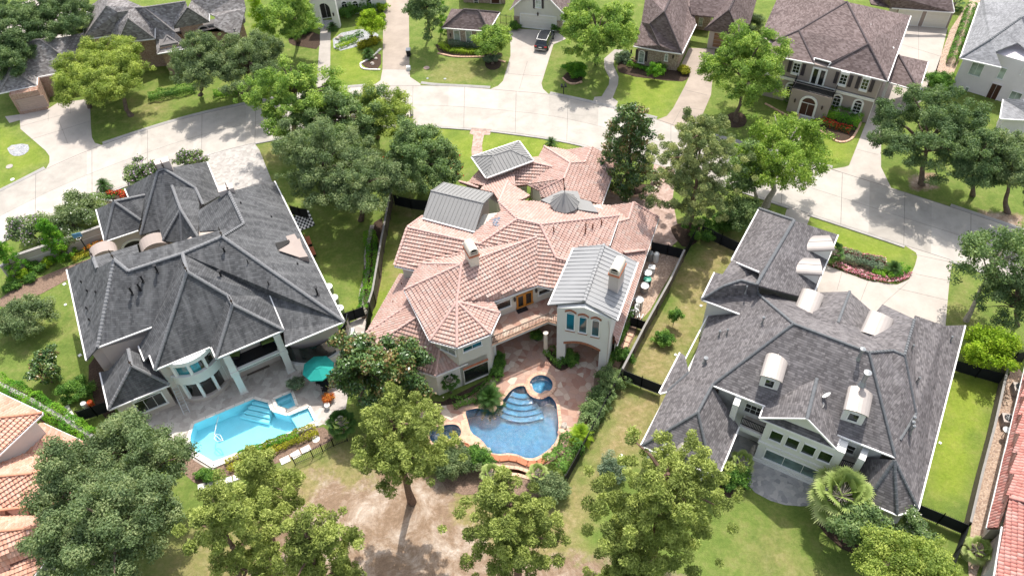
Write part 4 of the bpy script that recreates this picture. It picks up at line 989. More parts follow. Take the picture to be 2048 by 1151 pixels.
def lounge_chair(p, rz, lab, w=0.8, n=1):
 t = thing('lounge_chair' if n == 1 else 'sofa', lab, 'chair' if n == 1 else 'sofa', p, rz, 'green cushioned terrace seats')
 W = w * n; R = Matrix.Rotation(rz, 3, 'Z')
 def L(x, y, z): v = R @ Vector((x, y, z)); return (p[0] + v.x, p[1] + v.y, p[2] + z)
 MB().box(L(0, 0, 0.42), (W, 0.75, 0.2), rz=rz).build('seat', M_cushion, t); MB().box(L(0, 0.36, 0.72), (W, 0.2, 0.5), rz=rz).build('backrest', M_cushion, t)
 f = MB(); f.box(L(0, 0, 0.28), (W + 0.1, 0.8, 0.07), rz=rz)
 for sx in (-1, 1): f.box(L(sx * (W / 2 + 0.06), 0, 0.45), (0.07, 0.8, 0.35), rz=rz)
 f.build('frame', M_black, t)
 for sx in (-1, 1):
  for sy in (-1, 1): MB().box(L(sx * W / 2, sy * 0.33, 0.13), (0.06, 0.06, 0.25), rz=rz).build('leg', M_black, t)
 return t
lounge_chair(P(*b5(1815, 590), 3.15), crz + 1.2, 'green cushioned lounge chair on the dark upper terrace near the bow window')
lounge_chair(P(542, 682, 3.15), crz - 0.1, 'green cushioned two seat sofa on the dark upper terrace beside the right column', 0.85, 2)
# curved glazed veranda on the right
vc = P(628, 672, 0); vr = 4.0
va = [math.radians(a) for a in range(-118, 8, 6)]
ring = [(vc[0] + vr * math.cos(t), vc[1] + vr * math.sin(t)) for t in va]
vw = MB()
for a, b in zip(ring[:-1], ring[1:]): vw.bar((*a, 0.45), (*b, 0.45), 0.35, 0.9)
vwo = vw.build('curved_veranda_wall', M_stucco_w, hl)
vg = MB(); rg = [(vc[0] + (vr - 0.12) * math.cos(t), vc[1] + (vr - 0.12) * math.sin(t)) for t in va]
for a, b in zip(rg[:-1], rg[1:]): vg.bar((*a, 2.0), (*b, 2.0), 0.05, 2.2)
vg.build('curved_glass', M_glass, vwo)
# beige barrel canopies over the entrance court
def drum(q, z, r, l, az, lab=None):
 c = P(*q, z); d = Vector((math.cos(az), math.sin(az), 0)); s = Vector((-d.y, d.x, 0)); vs = []; n = 12
 for e in (-l / 2, l / 2):
  for k in range(n + 1):
   t = math.pi * k / n; v = Vector([float(x) for x in c]) + d * e + s * (r * math.cos(t)) + Vector((0, 0, r * 0.75 * math.sin(t))); vs.append(v)
 fs = [(k, k + 1, n + 2 + k, n + 1 + k) for k in range(n)] + [tuple(range(n + 1))[::-1], tuple(range(n + 1, 2 * n + 2))]
 return MB().add(vs, fs)
drum(a5(800, 872), 3.6, 1.35, 1.6, 0.45 + math.pi / 2).build('entrance_canopy', M_stucco_t, hl); drum(a5(1190, 815), 3.8, 1.45, 1.7, 0.45 + math.pi / 2).build('entrance_canopy', M_stucco_t, hl)
lw_ = [lg['fb'], lg['fc']]; ipf = inset_poly([lg['fa'], lg['fb'], lg['fc'], lg['fd'], lg['fe']], 0.4)
win_at(hl, ipf[1], ipf[2], 0.7, 2.9, 0.1, 2.2, M_stucco_w, M_dark, (1, 1), 0.25, arch=0.8, sill=False, name='archway')
for a in (1310, 1560, 1655):
 pass
# chimneys seen beyond the ridges
for q, zz in ((a5(1245, 175), 9.2), (a5(1735, 380), 9.8)):
 c = P(*q, zz); MB().box((c[0], c[1], zz - 1.2), (1.5, 0.9, 3.0), rz=0.4).build('chimney', M_stucco_b, hl)
# ------------------------------------------------------------------ the plum grey shingled house on the right
r2 = T(1000, 280, 3.837); r3 = T(1500, 280, 3.737); r5 = T(1000, 560, 3.837); r6 = T(1500, 560, 3.737); r7 = T(1000, 850, 3.823); r8 = T(1500, 850, 3.737); rz_ = T(1380, 760, 5.755); ry = T(1580, 840, 8.222)
hr = thing('house', 'large house with plum grey shingle roofs, pale vaulted dormers and white walls', 'house', P(1600, 760))
M_capr = plain('blue_grey_caps', (0.135, 0.14, 0.145), 0.8, 0.2, 4)
MR = dict(roof=M_sh_right, cap=M_capr, gutter=M_gutter)
UZ2, LZ2 = 6.3, 3.4
rp = {}
Vr = dict(U0=at((1425, 768.7), UZ2), U1=at((1790.3, 912.9), UZ2), X0=(1587, 647), X1=(1738.2, 704.5),
  L0=at((1282.5, 890.5), LZ2), L1=at((1417, 630.4), LZ2), L2=at((1423.8, 946.8), LZ2), S0=(1395.6, 824.3), X9=(1516, 587), Eb=at((1929.5, 649.6), LZ2), Ee=at((1835.8, 1016), LZ2), Y2=(1809, 710), Y3=(1829, 637.6))
for k_, v_ in Vr.items():
 if len(v_) == 3: rp[k_] = P(*v_)
addp(rp, X0=at((1587, 647), 10.4), X1=at((1738.2, 704.5), 10.5), S0=at((1395.6, 824.3), 6.2), H1=at((1425, 768.7), 6.35), X9=at((1516, 587), 7.6), Y1=at((1786.3, 700.5), 9.6), Y2=at((1809, 710), 9.2), Y3=at((1829, 637.6), 6.6), Y4=at((1831.8, 826.3), 5.9), Y5=at((1800, 879), 5.6),
  N1=at((1404, 597.8), 5.8), N2=at((1447, 571.7), 7.4), N3=at((1482, 560), 7.9), N4=at((1514, 569), 7.9), N5=at((1520, 542), 6.6), N6=at((1464, 520), 5.8), N7=at((1445, 548), 6.3), N8=at((1430, 544.5), 5.8), N9=at((1479.5, 626.5), 5.8),
  M1=at((1548, 588), 6.4), M2=at((1593, 604), 6.2), M3=at((1625, 632), 7.2), M4=at((1676, 645), 8.0), M5=at((1724, 656), 7.4), M6=at((1752, 690), 9.0), T1=at((1633.8, 584), 3.6), T2=at((1699.4, 582.7), 6.6), T3=at((1746.2, 624), 3.6),
  F1=at((1765, 608), 5.2), F3=at((1888, 651), 3.8), F5=at((1817, 613.5), 5.0), F6=at((1830, 630), 5.6),
  V1=at(rz_(560, 530), LZ2), V2=at(r7(1665, 400), LZ2), V3=at((1425, 770), 5.6), V4=at((1468, 838), 4.0),
  P1=at((1370, 711), 4.0), P2=at((1319.3, 785.4), LZ2), P3=at((1334.9, 781.5), 3.9), P4=at((1377.9, 743.7), 4.9), P5=at((1361, 704.6), LZ2))
fR = [['U0', 'U1', 'X1', 'X0'], ['L0', 'P3', 'P4', 'L1', 'N9', 'X9', 'X0', 'U0', 'S0'], ['L0', 'L2', 'S0'], ['S0', 'L2', 'V2', 'V1', 'V4', 'V3'], ['X1', 'Y1', 'Y2', 'Y4', 'Y5', 'U1'], ['Y2', 'Y3', 'F6', 'F3', 'Eb', 'Ee', 'Y5', 'Y4'],
  ['X9', 'M1', 'M2', 'M3', 'M4', 'M5', 'M6', 'Y1', 'X1', 'X0'], ['T1', 'T2', 'M4', 'M3'], ['T2', 'T3', 'M5', 'M4'], ['F1', 'Y3', 'Y2', 'Y1', 'M6', 'M5'], ['P2', 'P3', 'P4', 'P1', 'P5']]
relax(rp, fR, ('U0', 'U1', 'L0', 'L1', 'L2', 'Eb', 'Ee', 'X0', 'X1', 'S0', 'Y2', 'V1', 'V2', 'T1', 'T3', 'P2', 'P5', 'F1'))
report('right', rp, fR)
roof_set(hr, rp, fR, 'shingle', mats=MR, cap_r=0.12, caps=[('X9', 'X0', 'X1', 'Y1', 'Y2'), ('X0', 'U0', 'S0'), ('S0', 'L0'), ('S0', 'L2'), ('X1', 'U1'), ('Y2', 'Y4', 'Y5'), ('Y2', 'Y3'), ('T2', 'M4'), ('P4', 'P3')],
 gutters=[('U0', 'U1'), ('L0', 'L1'), ('L0', 'L2', 'V2', 'V1'), ('Eb', 'Ee'), ('P5', 'P2', 'P3')])
# northern garage wing and the little link roof
rn = {}
addp(rn, a=at((1519, 417), 5.4), b=at((1588.3, 440.6), 8.6), c=at((1675.3, 468.7), 5.4), d=at((1622, 598), 5.4), e=at((1513, 569), 8.6), f=at((1463.9, 519.8), 5.4), g=at((1520, 543), 7.6))
addp(rn, a=at((1519, 417), 5.6))
fN = [['a', 'b', 'e', 'g', 'f'], ['b', 'c', 'd', 'e']]
relax(rn, fN, ('a', 'c', 'd', 'f', 'b', 'e')); report('rightN', rn, fN)
roof_set(hr, rn, fN, 'shingle', mats=MR, cap_r=0.15, caps=[('a', 'b', 'e')], gutters=[('a', 'f', 'g'), ('c', 'd')])
fN2 = [['N1', 'N2', 'N3', 'N4', 'N5', 'N6', 'N7', 'N8'], ['N1', 'N9', 'X9', 'N4', 'N3', 'N2']]
roof_set(hr, rp, fN2, 'shingle', mats=MR, cap_r=0.13, caps=[('N1', 'N2', 'N3', 'N4', 'X9')], gutters=[('N8', 'N1', 'N9')])
# gable over the bay
rg = {}
addp(rg, a=at((1633.8, 756.7), 8.6), b=at((1613.7, 837), 8.6), c=at((1520, 835.6), 6.2), d=at((1533, 800), 6.3), e=at((1671.3, 896.8), 6.2), f=at((1683.3, 866), 6.3))
fGb = [['a', 'b', 'c', 'd'], ['a', 'f', 'e', 'b']]
relax(rg, fGb, ('a', 'b', 'c', 'e')); report('rightG', rg, fGb)
roof_set(hr, rg, fGb, 'shingle', mats=MR, cap_r=0.14, caps=[('a', 'b')], gutters=[('d', 'c'), ('e', 'f')])
# lower turret at the south east corner
rt = {}
addp(rt, a=at((1789, 919.6), 7.0), b=at((1794.4, 1028), LZ2), c=at((1835.8, 1017), LZ2), d=at((1732.8, 1001), LZ2), e=at((1719.4, 938.3), LZ2), f=at((1727.5, 913), 3.9), g=at((1800, 878), 6.9))
addp(rt, a=at((1789, 919.6), 6.4))
fT = [['a', 'b', 'd'], ['a', 'd', 'e', 'f'], ['a', 'b', 'c']]
roof_set(hr, rt, fT, 'shingle', mats=MR, cap_r=0.13, caps=[('a', 'b'), ('a', 'c'), ('a', 'd')], gutters=[('d', 'b', 'c')])
# east eave soffit patch between the turret and the long slope
sl = MB(); slab(sl, [rt['a'], rt['c'], rp['Y5'], rp['U1']], 0.12); sl.build('roof', M_sh_right, hr)
# walls
mb = MB()
UA = inset_poly([rp['U0'], rp['U1'], rp['Y1'] * 1.0, rp['M5'], rp['X9'] * 1.0], 0.55)
mb.prism(UA, 0, 6.15)
mb.prism(inset_poly([rp['L0'], rp['L2'], P(1470, 850, 3.4), P(1500, 760, 3.4), rp['N9'], rp['L1']], 0.5), 0, 3.3)
mb.prism(inset_poly([rp['N1'], rp['N9'], rp['X9'], rp['N5'], rp['N6'], rp['N8']], 0.45), 0, 5.5)
mb.prism(inset_poly([rn['a'], rn['f'], P(1513, 560, 5.4), rn['d'], rn['c']], 0.5), 0, 5.2)
mb.prism(inset_poly([rp['T1'], rp['T2'], rp['T3'], rp['F1'], rp['F3'], rp['Eb'], rp['Ee'], P(1790, 900, 3.4), P(1640, 720, 3.4)], 0.5), 0, 3.3)
mb.prism(inset_poly([rt['e'], rt['d'], rt['b'], rt['c'], P(1850, 900, 3.4), P(1760, 880, 3.4)], 0.5), 0, 3.3)
mb.build('wall', M_stucco_w, hr)
# the bay: base line on the terrace
B0, B1 = P(1506, 917), P(1650, 979); bu = (B1 - B0)[:2]; BW = float(np.linalg.norm(bu)); bu /= BW; bv = np.array([-bu[1], bu[0]]); brz = math.atan2(bu[1], bu[0])
def bay_(s, d, z): q = B0[:2] + bu * s + bv * d; return np.array([q[0], q[1], z])
bo = MB().prism([xy(bay_(0, 0, 0)), xy(bay_(BW, 0, 0)), xy(bay_(BW, 4, 0)), xy(bay_(0, 4, 0))], 0, 6.0)
bo.prism([xy(bay_(-0.12, -0.12, 0)), xy(bay_(BW + 0.12, -0.12, 0)), xy(bay_(BW + 0.12, 3.8, 0)), xy(bay_(-0.12, 3.8, 0))], 2.75, 3.05)
bo.prism([xy(bay_(-0.1, -0.1, 0)), xy(bay_(BW + 0.1, -0.1, 0)), xy(bay_(BW + 0.1, 3.8, 0)), xy(bay_(-0.1, 3.8, 0))], 0.0, 0.35)
bo.build('bay', M_stucco_w, hr)
for k in range(4):
 s0_ = 0.55 + k * (BW - 0.9) / 4; win_at(hr, bay_(0, 0, 0), bay_(BW, 0, 0), s0_, s0_ + (BW - 0.9) / 4 - 0.32, 3.9, 5.25, M_white, glassmat('garden_reflecting_glass', (0.012, 0.03, 0.012)) if k == 0 else MATS_G, (1, 1), 0.06, 1)
 if k == 0: MATS_G = bpy.data.materials['garden_reflecting_glass']
win_at(hr, bay_(0, 0, 0), bay_(BW, 0, 0), 0.7, BW - 0.7, 0.9, 2.35, M_white, M_glass_g, (3, 1), 0.1, 1)
# gable front wall and the shingled skirt below it
gb, gc, ge = rg['b'], rg['c'], rg['e']
sh_ = np.array([bv[0], bv[1], 0]) * 0.5
MB().add([gc + sh_, ge + sh_, gb + sh_ - [0, 0, 0.15]], [(0, 1, 2)]).build('gable_wall', M_stucco_w, hr)
sk_ = MB(); slab(sk_, [gc + [0, 0, 0.02], ge + [0, 0, 0.02], ge + sh_ * 1.6 + [0, 0, 0.6], gc + sh_ * 1.6 + [0, 0, 0.6]], 0.1); sk_.build('skirt_roof', M_sh_right, hr)
g_ = MB(); g_.bar(gc - [0, 0, 0.1], ge - [0, 0, 0.1], 0.14, 0.16); g_.bar(gc, gb, 0.1, 0.14); g_.bar(ge, gb, 0.1, 0.14); g_.build('gable_trim', M_gutter, hr)
# balconies left and right of the bay
def balc(p_out0, p_out1, d, floor, lab):
 u = (p_out1 - p_out0)[:2]; u = u / np.linalg.norm(u); v = np.array([-u[1], u[0]]); V3_ = np.array([v[0], v[1], 0])
 o = MB().prism([xy(p_out0), xy(p_out1), xy(p_out1 + V3_ * d), xy(p_out0 + V3_ * d)], floor - 0.55, floor).build('balcony', M_stucco_w, hr)
 MB().prism(inset_poly([xy(p_out0), xy(p_out1), xy(p_out1 + V3_ * d), xy(p_out0 + V3_ * d)], 0.1), floor, floor + 0.012).build('balcony_floor', M_trav, o)
 r = MB(); railing(r, [p_out0 + V3_ * 0.25, p_out1 + V3_ * 0.25], 0.95, 0.13); r.build('railing', M_black, o)
 return o
q0, q1 = P(*rz_(570, 525), 3.2), P(*rz_(830, 640), 3.2); balc(q0, q1, 2.1, 3.2, '')
q2, q3_ = P(*ry(490, 680), 3.2), P(*ry(1090, 880), 3.2); balc(q2, q3_, 2.1, 3.2, '')
MB().bar(P(*rz_(545, 250), 4.6), P(*rz_(490, 400), 4.6) - [0, 0, 0], 0.5, 3.0).build('pier', M_stucco_w, hr)
MB().bar(P(*ry(1190, 560), 4.4), P(*ry(1100, 780), 4.4), 0.5, 2.6).build('pier', M_stucco_w, hr)
def wallp(a, b): return a, b
win_on(hr, UA[0], UA[1], rz_(615, 345), rz_(835, 330), M_white, M_glass, (2, 2), 0.09)
W0_ = UA[0]; W1_ = UA[1]
s_a, z_a = hitwall(W0_, W1_, rz_(620, 345)); s_b, z_b = hitwall(W0_, W1_, rz_(640, 245)); s_c, _ = hitwall(W0_, W1_, rz_(830, 400))
bpy.data.objects.remove([o for o in bpy.data.objects if o.name.startswith('pane')][-1]); bpy.data.objects.remove([o for o in bpy.data.objects if o.name.startswith('window')][-1])
win_at(hr, W0_, W1_, s_a, s_c + 0.4, z_a, z_b, M_white, M_glass, (4, 2), 0.09)
s_a, z_a = hitwall(W0_, W1_, ry(1030, 560)); s_b, z_b = hitwall(W0_, W1_, ry(870, 350)); s_l, _ = hitwall(W0_, W1_, ry(800, 480))
z_b = hitwall(W0_, W1_, ry(1100, 440))[1]
win_at(hr, W0_, W1_, s_l, s_a, z_a, z_b, M_white, M_glass, (1, 2), 0.09)
# vaulted dormers
def dormer(front_q, dir_q, face, w, h, L, glass=True):
 """front_q: pixel of the foot of the front, in the middle; dir_q: pixel further up the slope"""
 a = on_face(face, front_q); b = on_face(face, dir_q); d = (b - a)[:2]; d /= np.linalg.norm(d); s = np.array([-d[1], d[0]]); ang = math.atan2(s[1], s[0])
 def W(x, y, z): q = a[:2] + s * x + d * y; return (q[0], q[1], a[2] + z)
 o = MB(); n = 10
 prof = [(-w / 2, -0.6), (-w / 2, h)] + [(-w / 2 * math.cos(math.pi * k / n), h + w * 0.13 * math.sin(math.pi * k / n)) for k in range(1, n)] + [(w / 2, h), (w / 2, -0.6)]
 vs = [W(x, 0, z) for x, z in prof] + [W(x, L, z) for x, z in prof]; k = len(prof)
 o.add(vs, [(i, i + 1, k + i + 1, k + i) for i in range(k - 1)] + [tuple(range(k))[::-1], tuple(range(k, 2 * k))])
 do = o.build('dormer', M_stucco_w, hr)
 r = MB(); g = 0.16; pr = [(-(w / 2 + g) * math.cos(math.pi * k / n), h + 0.05 + (w * 0.13 + g * 0.3) * math.sin(math.pi * k / n)) for k in range(n + 1)]
 vs = [W(x, -0.18, z + e) for e in (0, 0.09) for x, z in pr] + [W(x, L, z + e) for e in (0, 0.09) for x, z in pr]; k = n + 1; fs = []
 for i in range(n): fs += [(k + i, k + i + 1, 3 * k + i + 1, 3 * k + i), (i + 1, i, 2 * k + i, 2 * k + i + 1), (i, i + 1, k + i + 1, k + i)]
 fs += [(0, k, 3 * k, 2 * k), (k - 1, 3 * k - 1, 4 * k - 1, 2 * k - 1)]
 r.add(vs, fs); r.bar(W(0, -0.18, h + 0.15 + w * 0.13 + 0.05), W(0, L, h + 0.15 + w * 0.13 + 0.05), 0.05, 0.05); r.build('dormer_roof', M_zinc, do)
 if glass:
  g_ = MB(); g_.box(W(0, -0.02, h * 0.55), (w * 0.42, 0.05, h * 0.62), rz=ang); g_.build('dormer_window', M_glass, do)
  t = MB();
  for sx in (-1, 1): t.box(W(sx * w * 0.25, -0.03, h * 0.55), (0.08, 0.09, h * 0.72), rz=ang)
  t.box(W(0, -0.03, h * 0.92), (w * 0.56, 0.09, 0.08), rz=ang); t.box(W(0, -0.03, h * 0.2), (w * 0.56, 0.11, 0.08), rz=ang); t.build('trim', M_white, do)
 return do
fS_ = [rp[k] for k in ('U0', 'U1', 'X1', 'X0')]
dormer(r6(132, 808), r6(210, 560), fS_, 1.5, 1.35, 3.4); dormer(r6(752, 1060), r6(835, 800), fS_, 1.6, 1.35, 3.6)
fNf = [rp[k] for k in ('M2', 'M4', 'X1', 'X0')]
dormer(r6(450, 150), r6(395, 270), fNf, 1.7, 0.8, 2.6, False); dormer(r6(950, 330), r6(905, 455), fNf, 1.8, 0.9, 2.6, False)
fNw = [rn[k] for k in ('b', 'c', 'd', 'e')]
dormer(r3(572, 830), r3(450, 770), fNw, 1.7, 1.0, 3.2, False); dormer(r3(490, 1010), r3(370, 935), fNw, 1.8, 1.0, 3.3, False)
# round vault vent on the south slope
fL_ = [rp[k] for k in ('L0', 'L2', 'S0')]
a_ = on_face(fL_, r7(1385, 235)); b_ = on_face(fL_, r7(1420, 110)); d_ = (b_ - a_); d_[2] = 0; d_ /= np.linalg.norm(d_); s_ = np.array([-d_[1], d_[0], 0])
o = MB(); n = 12; R0 = 0.62
vs = [a_ + s_ * (-R0 * math.cos(math.pi * k / n)) + np.array([0, 0, R0 * 1.25 * math.sin(math.pi * k / n)]) + d_ * L for L in (0, 2.0) for k in range(n + 1)]
o.add(vs, [(k, k + 1, n + 2 + k, n + 1 + k) for k in range(n)] + [tuple(range(n + 1))[::-1]]); dv_ = o.build('dormer_vent', M_zinc, hr)
MB().tube([a_ + np.array([0, 0, 0.38]) - d_ * 0.03, a_ + np.array([0, 0, 0.38]) + d_ * 0.05], 0.3, 16).build('vent_opening', M_dark, dv_)
# flues and dishes
def flue(q, f, h, r=0.1):
 p = on_face([rp[k] for k in f], q); o = MB().lathe([(r * 2.4, -0.25), (r * 1.3, 0.15), (r, 0.25), (r, h), (r * 1.7, h), (r * 1.7, h + 0.18), (0.01, h + 0.26)], p, 12); return o.build('flue', M_steel, hr)
wf = ('L0', 'L1', 'X9', 'X0', 'U0', 'S0')
flue(r5(1680, 430), wf, 0.6, 0.07); flue(r5(1740, 415), wf, 0.55, 0.06); flue(r5(1572, 635), wf, 0.6, 0.12); flue(r6(90, 325), wf, 0.7, 0.07); flue(r5(1885, 90), ('N1', 'N9', 'X9', 'N4'), 0.6, 0.05)
flue(r6(810, 585), ('U0', 'U1', 'X1', 'X0'), 1.1, 0.13); flue(r6(840, 770), ('U0', 'U1', 'X1', 'X0'), 1.3, 0.18)
flue(r6(1210, 510), ('Y2', 'Y3', 'Eb', 'Ee', 'Y5'), 0.3, 0.06); flue(r6(1500, 445), ('Y2', 'Y3', 'Eb', 'Ee', 'Y5'), 0.3, 0.06); flue(r6(1255, 750), ('Y2', 'Y3', 'Eb', 'Ee', 'Y5'), 0.3, 0.06)
for q in ((1200, 1075), (1190, 1110), (1195, 1140)): flue(r6(*q), ('Y2', 'Y3', 'Eb', 'Ee', 'Y5'), 0.9, 0.08)
def dish(q, face, lab, r=0.33, az=2.4, h=0.7):
 p = on_face(face, q); t = thing('satellite_dish', lab, 'satellite dish', p, 0, None)
 MB().tube([p - np.array([0, 0, 0.1]), p + np.array([0, 0, h])], 0.03, 8).build('mast', M_steel, t)
 d = Vector((math.cos(az), math.sin(az), 0.75)).normalized(); q_ = d.to_track_quat('Z', 'Y').to_matrix()
 o = MB(); n = 16; vs = [];
 for rr, dz in ((0.02, 0), (r * 0.5, 0.03), (r, 0.1)):
  for k in range(n): vs.append(tuple(q_ @ Vector((rr * math.cos(2 * math.pi * k / n), rr * 1.1 * math.sin(2 * math.pi * k / n), dz)) + Vector([float(x) for x in p]) + Vector((0, 0, h))))
 o.add(vs, [(a * n + k, a * n + (k + 1) % n, (a + 1) * n + (k + 1) % n, (a + 1) * n + k) for a in range(2) for k in range(n)]); o.build('reflector', M_plastic, t)
 e = Vector([float(x) for x in p]) + Vector((0, 0, h)); MB().tube([e + Vector((0, 0, -0.15)), e + d * 0.5], 0.02, 6).build('feed_arm', M_steel, t)
dish(r6(560, 900), fS_, 'upper pale satellite dish on the plum grey roof behind the bay gable', 0.36, 2.3)
dish(r6(520, 965), fS_, 'lower pale satellite dish nearest the bay gable ridge on the plum grey roof', 0.36, 2.9, 0.5)
dish(r7(1262, 195), fL_, 'white satellite dish beside the round vaulted roof vent on the low south slope', 0.42, 2.6)
# ------------------------------------------------------------------ ground, road, drives, terraces, pools
A0 = T(0, 0, 3.837); B0t = T(500, 0, 3.837); C0 = T(1000, 0, 3.837); D0 = T(1500, 0, 3.737); e0 = T(0, 850, 3.823); e1 = T(500, 850, 3.823); kk = T(360, 720, 5.003)
def smooth_ring(pts, it=2, closed=True):
 for _ in range(it):
  out = []; n = len(pts)
  for i in range(n if closed else n - 1):
   a, b = np.array(pts[i]), np.array(pts[(i + 1) % n]); out += [tuple(a * 0.75 + b * 0.25), tuple(a * 0.25 + b * 0.75)]
  if not closed: out = [pts[0]] + out + [pts[-1]]
  pts = out
 return pts
def wpts(px): return [xy(P(*q)) for q in px]
def sheet(name, px, z, mat, holes=(), kind='structure', label=None, cat=None, smooth=0, group=None, parent=None, thick=0.0, world_pts=False):
 ring = list(px) if world_pts else wpts(px)
 if smooth: ring = smooth_ring(ring, smooth)
 rings = [ring] + [list(h) for h in holes]; flat = [q for r in rings for q in r]
 tri = tessellate_polygon([[Vector((a, b, 0)) for a, b in r] for r in rings])
 vs = [(a, b, z) for a, b in flat]; fs = []
 for t in tri:
  a, b, c = [Vector(flat[i]) for i in t]
  fs.append(tuple(t) if (b - a).cross(c - a) > 0 else tuple(t)[::-1])
 m_ = MB().add(vs, fs)
 if thick:
  b0 = 0
  lo = [(a, b, z - thick) for a, b in flat]; m_.v += lo; k = len(flat)
  for r in rings:
   for i in range(len(r)): a = b0 + i; b = b0 + (i + 1) % len(r); m_.f.append([a, b, k + b, k + a]); m_.mi.append(0); m_.uv.append(None)
   b0 += len(r)
 o = m_.build(name, mat, parent)
 if kind: o['kind'] = kind
 if label: tag(o, label, cat, group)
 return o
def inpoly_np(X, Y, ring):
 c = np.zeros(X.shape, bool); n = len(ring); j = n - 1
 for i in range(n):
  xi, yi = ring[i]; xj, yj = ring[j]
  m_ = ((yi > Y) != (yj > Y)) & (X < (xj - xi) * (Y - yi) / (yj - yi + 1e-12) + xi); c ^= m_; j = i
 return c
def sdist(X, Y, ring):
 d = np.full(X.shape, 1e9); n = len(ring)
 for i in range(n):
  a = np.array(ring[i]); b = np.array(ring[(i + 1) % n]); e = b - a; L = e @ e + 1e-9
  t = np.clip(((X - a[0]) * e[0] + (Y - a[1]) * e[1]) / L, 0, 1); d = np.minimum(d, np.hypot(X - a[0] - t * e[0], Y - a[1] - t * e[1]))
 return np.where(inpoly_np(X, Y, ring), -d, d)
# pool outlines (world)
pool_px = [(1007, 794), (1018, 779), (1036, 769), (1053, 769), (1057, 784), (1068, 793), (1085, 796), (1097, 787), (1110, 796), (1117, 810), (1118, 824), (1121, 850), (1120, 873.5), (1110, 891), (1099, 902), (1073, 919), (1052, 920), (1034, 911.5), (1015, 909), (1000, 911), (979, 909), (973, 897), (958, 879), (939, 868), (932, 841.5), (926, 821), (939, 815.5), (957, 813), (974, 817), (996, 807)]
pool2_px = [(852, 858), (880, 848), (915, 844), (927, 860), (923, 875), (905, 884), (880, 893), (858, 886)]
basin_px = [(984, 930), (1000, 932), (1038, 936), (1066, 946), (1062, 957), (1035, 949), (1000, 946), (984, 946)]
lpool_px = [(508, 795), (538, 803), (545, 820), (576, 829), (618, 812), (633, 842), (598, 860), (426, 926), (378, 898), (378, 872), (386, 846), (412, 835)]
lspa_px = [(546, 798), (584, 782), (595, 812), (573, 822), (553, 817)]
spa_c = P(1082, 769.5); spa_r = 1.1
ring_pool, ring_pool2, ring_basin, ring_lp, ring_ls = smooth_ring(wpts(pool_px), 1), smooth_ring(wpts(pool2_px), 2), wpts(basin_px), wpts(lpool_px), wpts(lspa_px)
ring_spa = [(spa_c[0] + spa_r * math.cos(2 * math.pi * k / 32), spa_c[1] + spa_r * math.sin(2 * math.pi * k / 32)) for k in range(32)]
# ground grid with grass / dry / dirt amounts
gx = np.arange(-75, 80, 0.42); gy = np.arange(8, 150, 0.42); GX, GY = np.meshgrid(gx, gy); FX, FY = GX.ravel(), GY.ravel()
def fbm(X, Y, s, seed, oct=4):
 r = np.random.default_rng(seed); out = np.zeros(X.shape); amp = 1.0; tot = 0
 for o in range(oct):
  g = r.random((64, 64)); u = X * s * 2 ** o + 100.3; v = Y * s * 2 ** o + 50.7; i = np.floor(u).astype(int); j = np.floor(v).astype(int); fu = u - i; fv = v - j
  fu = fu * fu * (3 - 2 * fu); fv = fv * fv * (3 - 2 * fv); a = g[i % 64, j % 64]; b = g[(i + 1) % 64, j % 64]; c = g[i % 64, (j + 1) % 64]; d = g[(i + 1) % 64, (j + 1) % 64]
  out += amp * ((a * (1 - fu) + b * fu) * (1 - fv) + (c * (1 - fu) + d * fu) * fv); tot += amp; amp *= 0.55
 return out / tot
nz = fbm(FX, FY, 0.22, 3); nz2 = fbm(FX, FY, 0.9, 5)
def zone(px, amt, feather=1.5, rag=2.5):
 d = sdist(FX, FY, wpts(px)) + (nz - 0.5) * rag * 2 + (nz2 - 0.5) * rag * 0.8
 return amt * np.clip(0.5 - d / (2 * feather), 0, 1)
dry = np.zeros(FX.shape); dirt = np.zeros(FX.shape); lush = np.zeros(FX.shape)
for px, a in (([(1410, 470), (1500, 480), (1430, 600), (1330, 770), (1240, 745)], 0.8), ([(1240, 780), (1320, 800), (1290, 900), (1200, 1000), (1130, 1160), (900, 1160), (960, 1060), (1130, 1000)], 0.9), ([(1480, 1080), (1560, 1060), (1640, 1160), (1420, 1160)], 0.45),
    ([(560, 960), (700, 900), (960, 980), (1200, 1100), (1000, 1250), (300, 1250)], 0.85), ([(782, 405), (850, 410), (835, 470), (800, 560), (770, 560), (790, 470)], 0.65), ([(850, 130), (1005, 120), (985, 165), (860, 160)], 0.4), ([(330, 1060), (600, 1000), (600, 1250), (200, 1250)], 0.6),
    ([(1080, 100), (1135, 95), (1110, 130)], 0.35), ([(260, 200), (330, 195), (340, 225), (270, 245)], 0.45), ([(515, 290), (560, 290), (560, 330), (530, 330)], 0.5), ([(1900, 560), (1940, 560), (1930, 640), (1890, 640)], 0.35), ([(130, 560), (175, 580), (190, 650), (160, 640)], 0.35)):
 dry = np.maximum(dry, zone(px, a))
dirt = np.maximum(dirt, zone([(585, 1010), (670, 955), (800, 945), (860, 975), (920, 1020), (960, 1080), (1060, 1110), (1210, 1115), (1250, 1300), (500, 1300), (560, 1060)], 1.0, 2.2, 3.0))
dirt = np.maximum(dirt, zone([(1310, 1120), (1420, 1130), (1400, 1300), (1260, 1300)], 0.6, 1.5, 2)); dirt = np.maximum(dirt, zone([(1820, 350), (1870, 350), (1870, 375), (1830, 375)], 0.8, 1, 1))
dirt = np.maximum(dirt, zone([(1960, 420), (2048, 430), (2048, 470), (1980, 460)], 0.7, 1, 1)); dirt = np.maximum(dirt, zone([(1220, 620), (1250, 640), (1235, 730), (1215, 740)], 0.0, 1, 1))
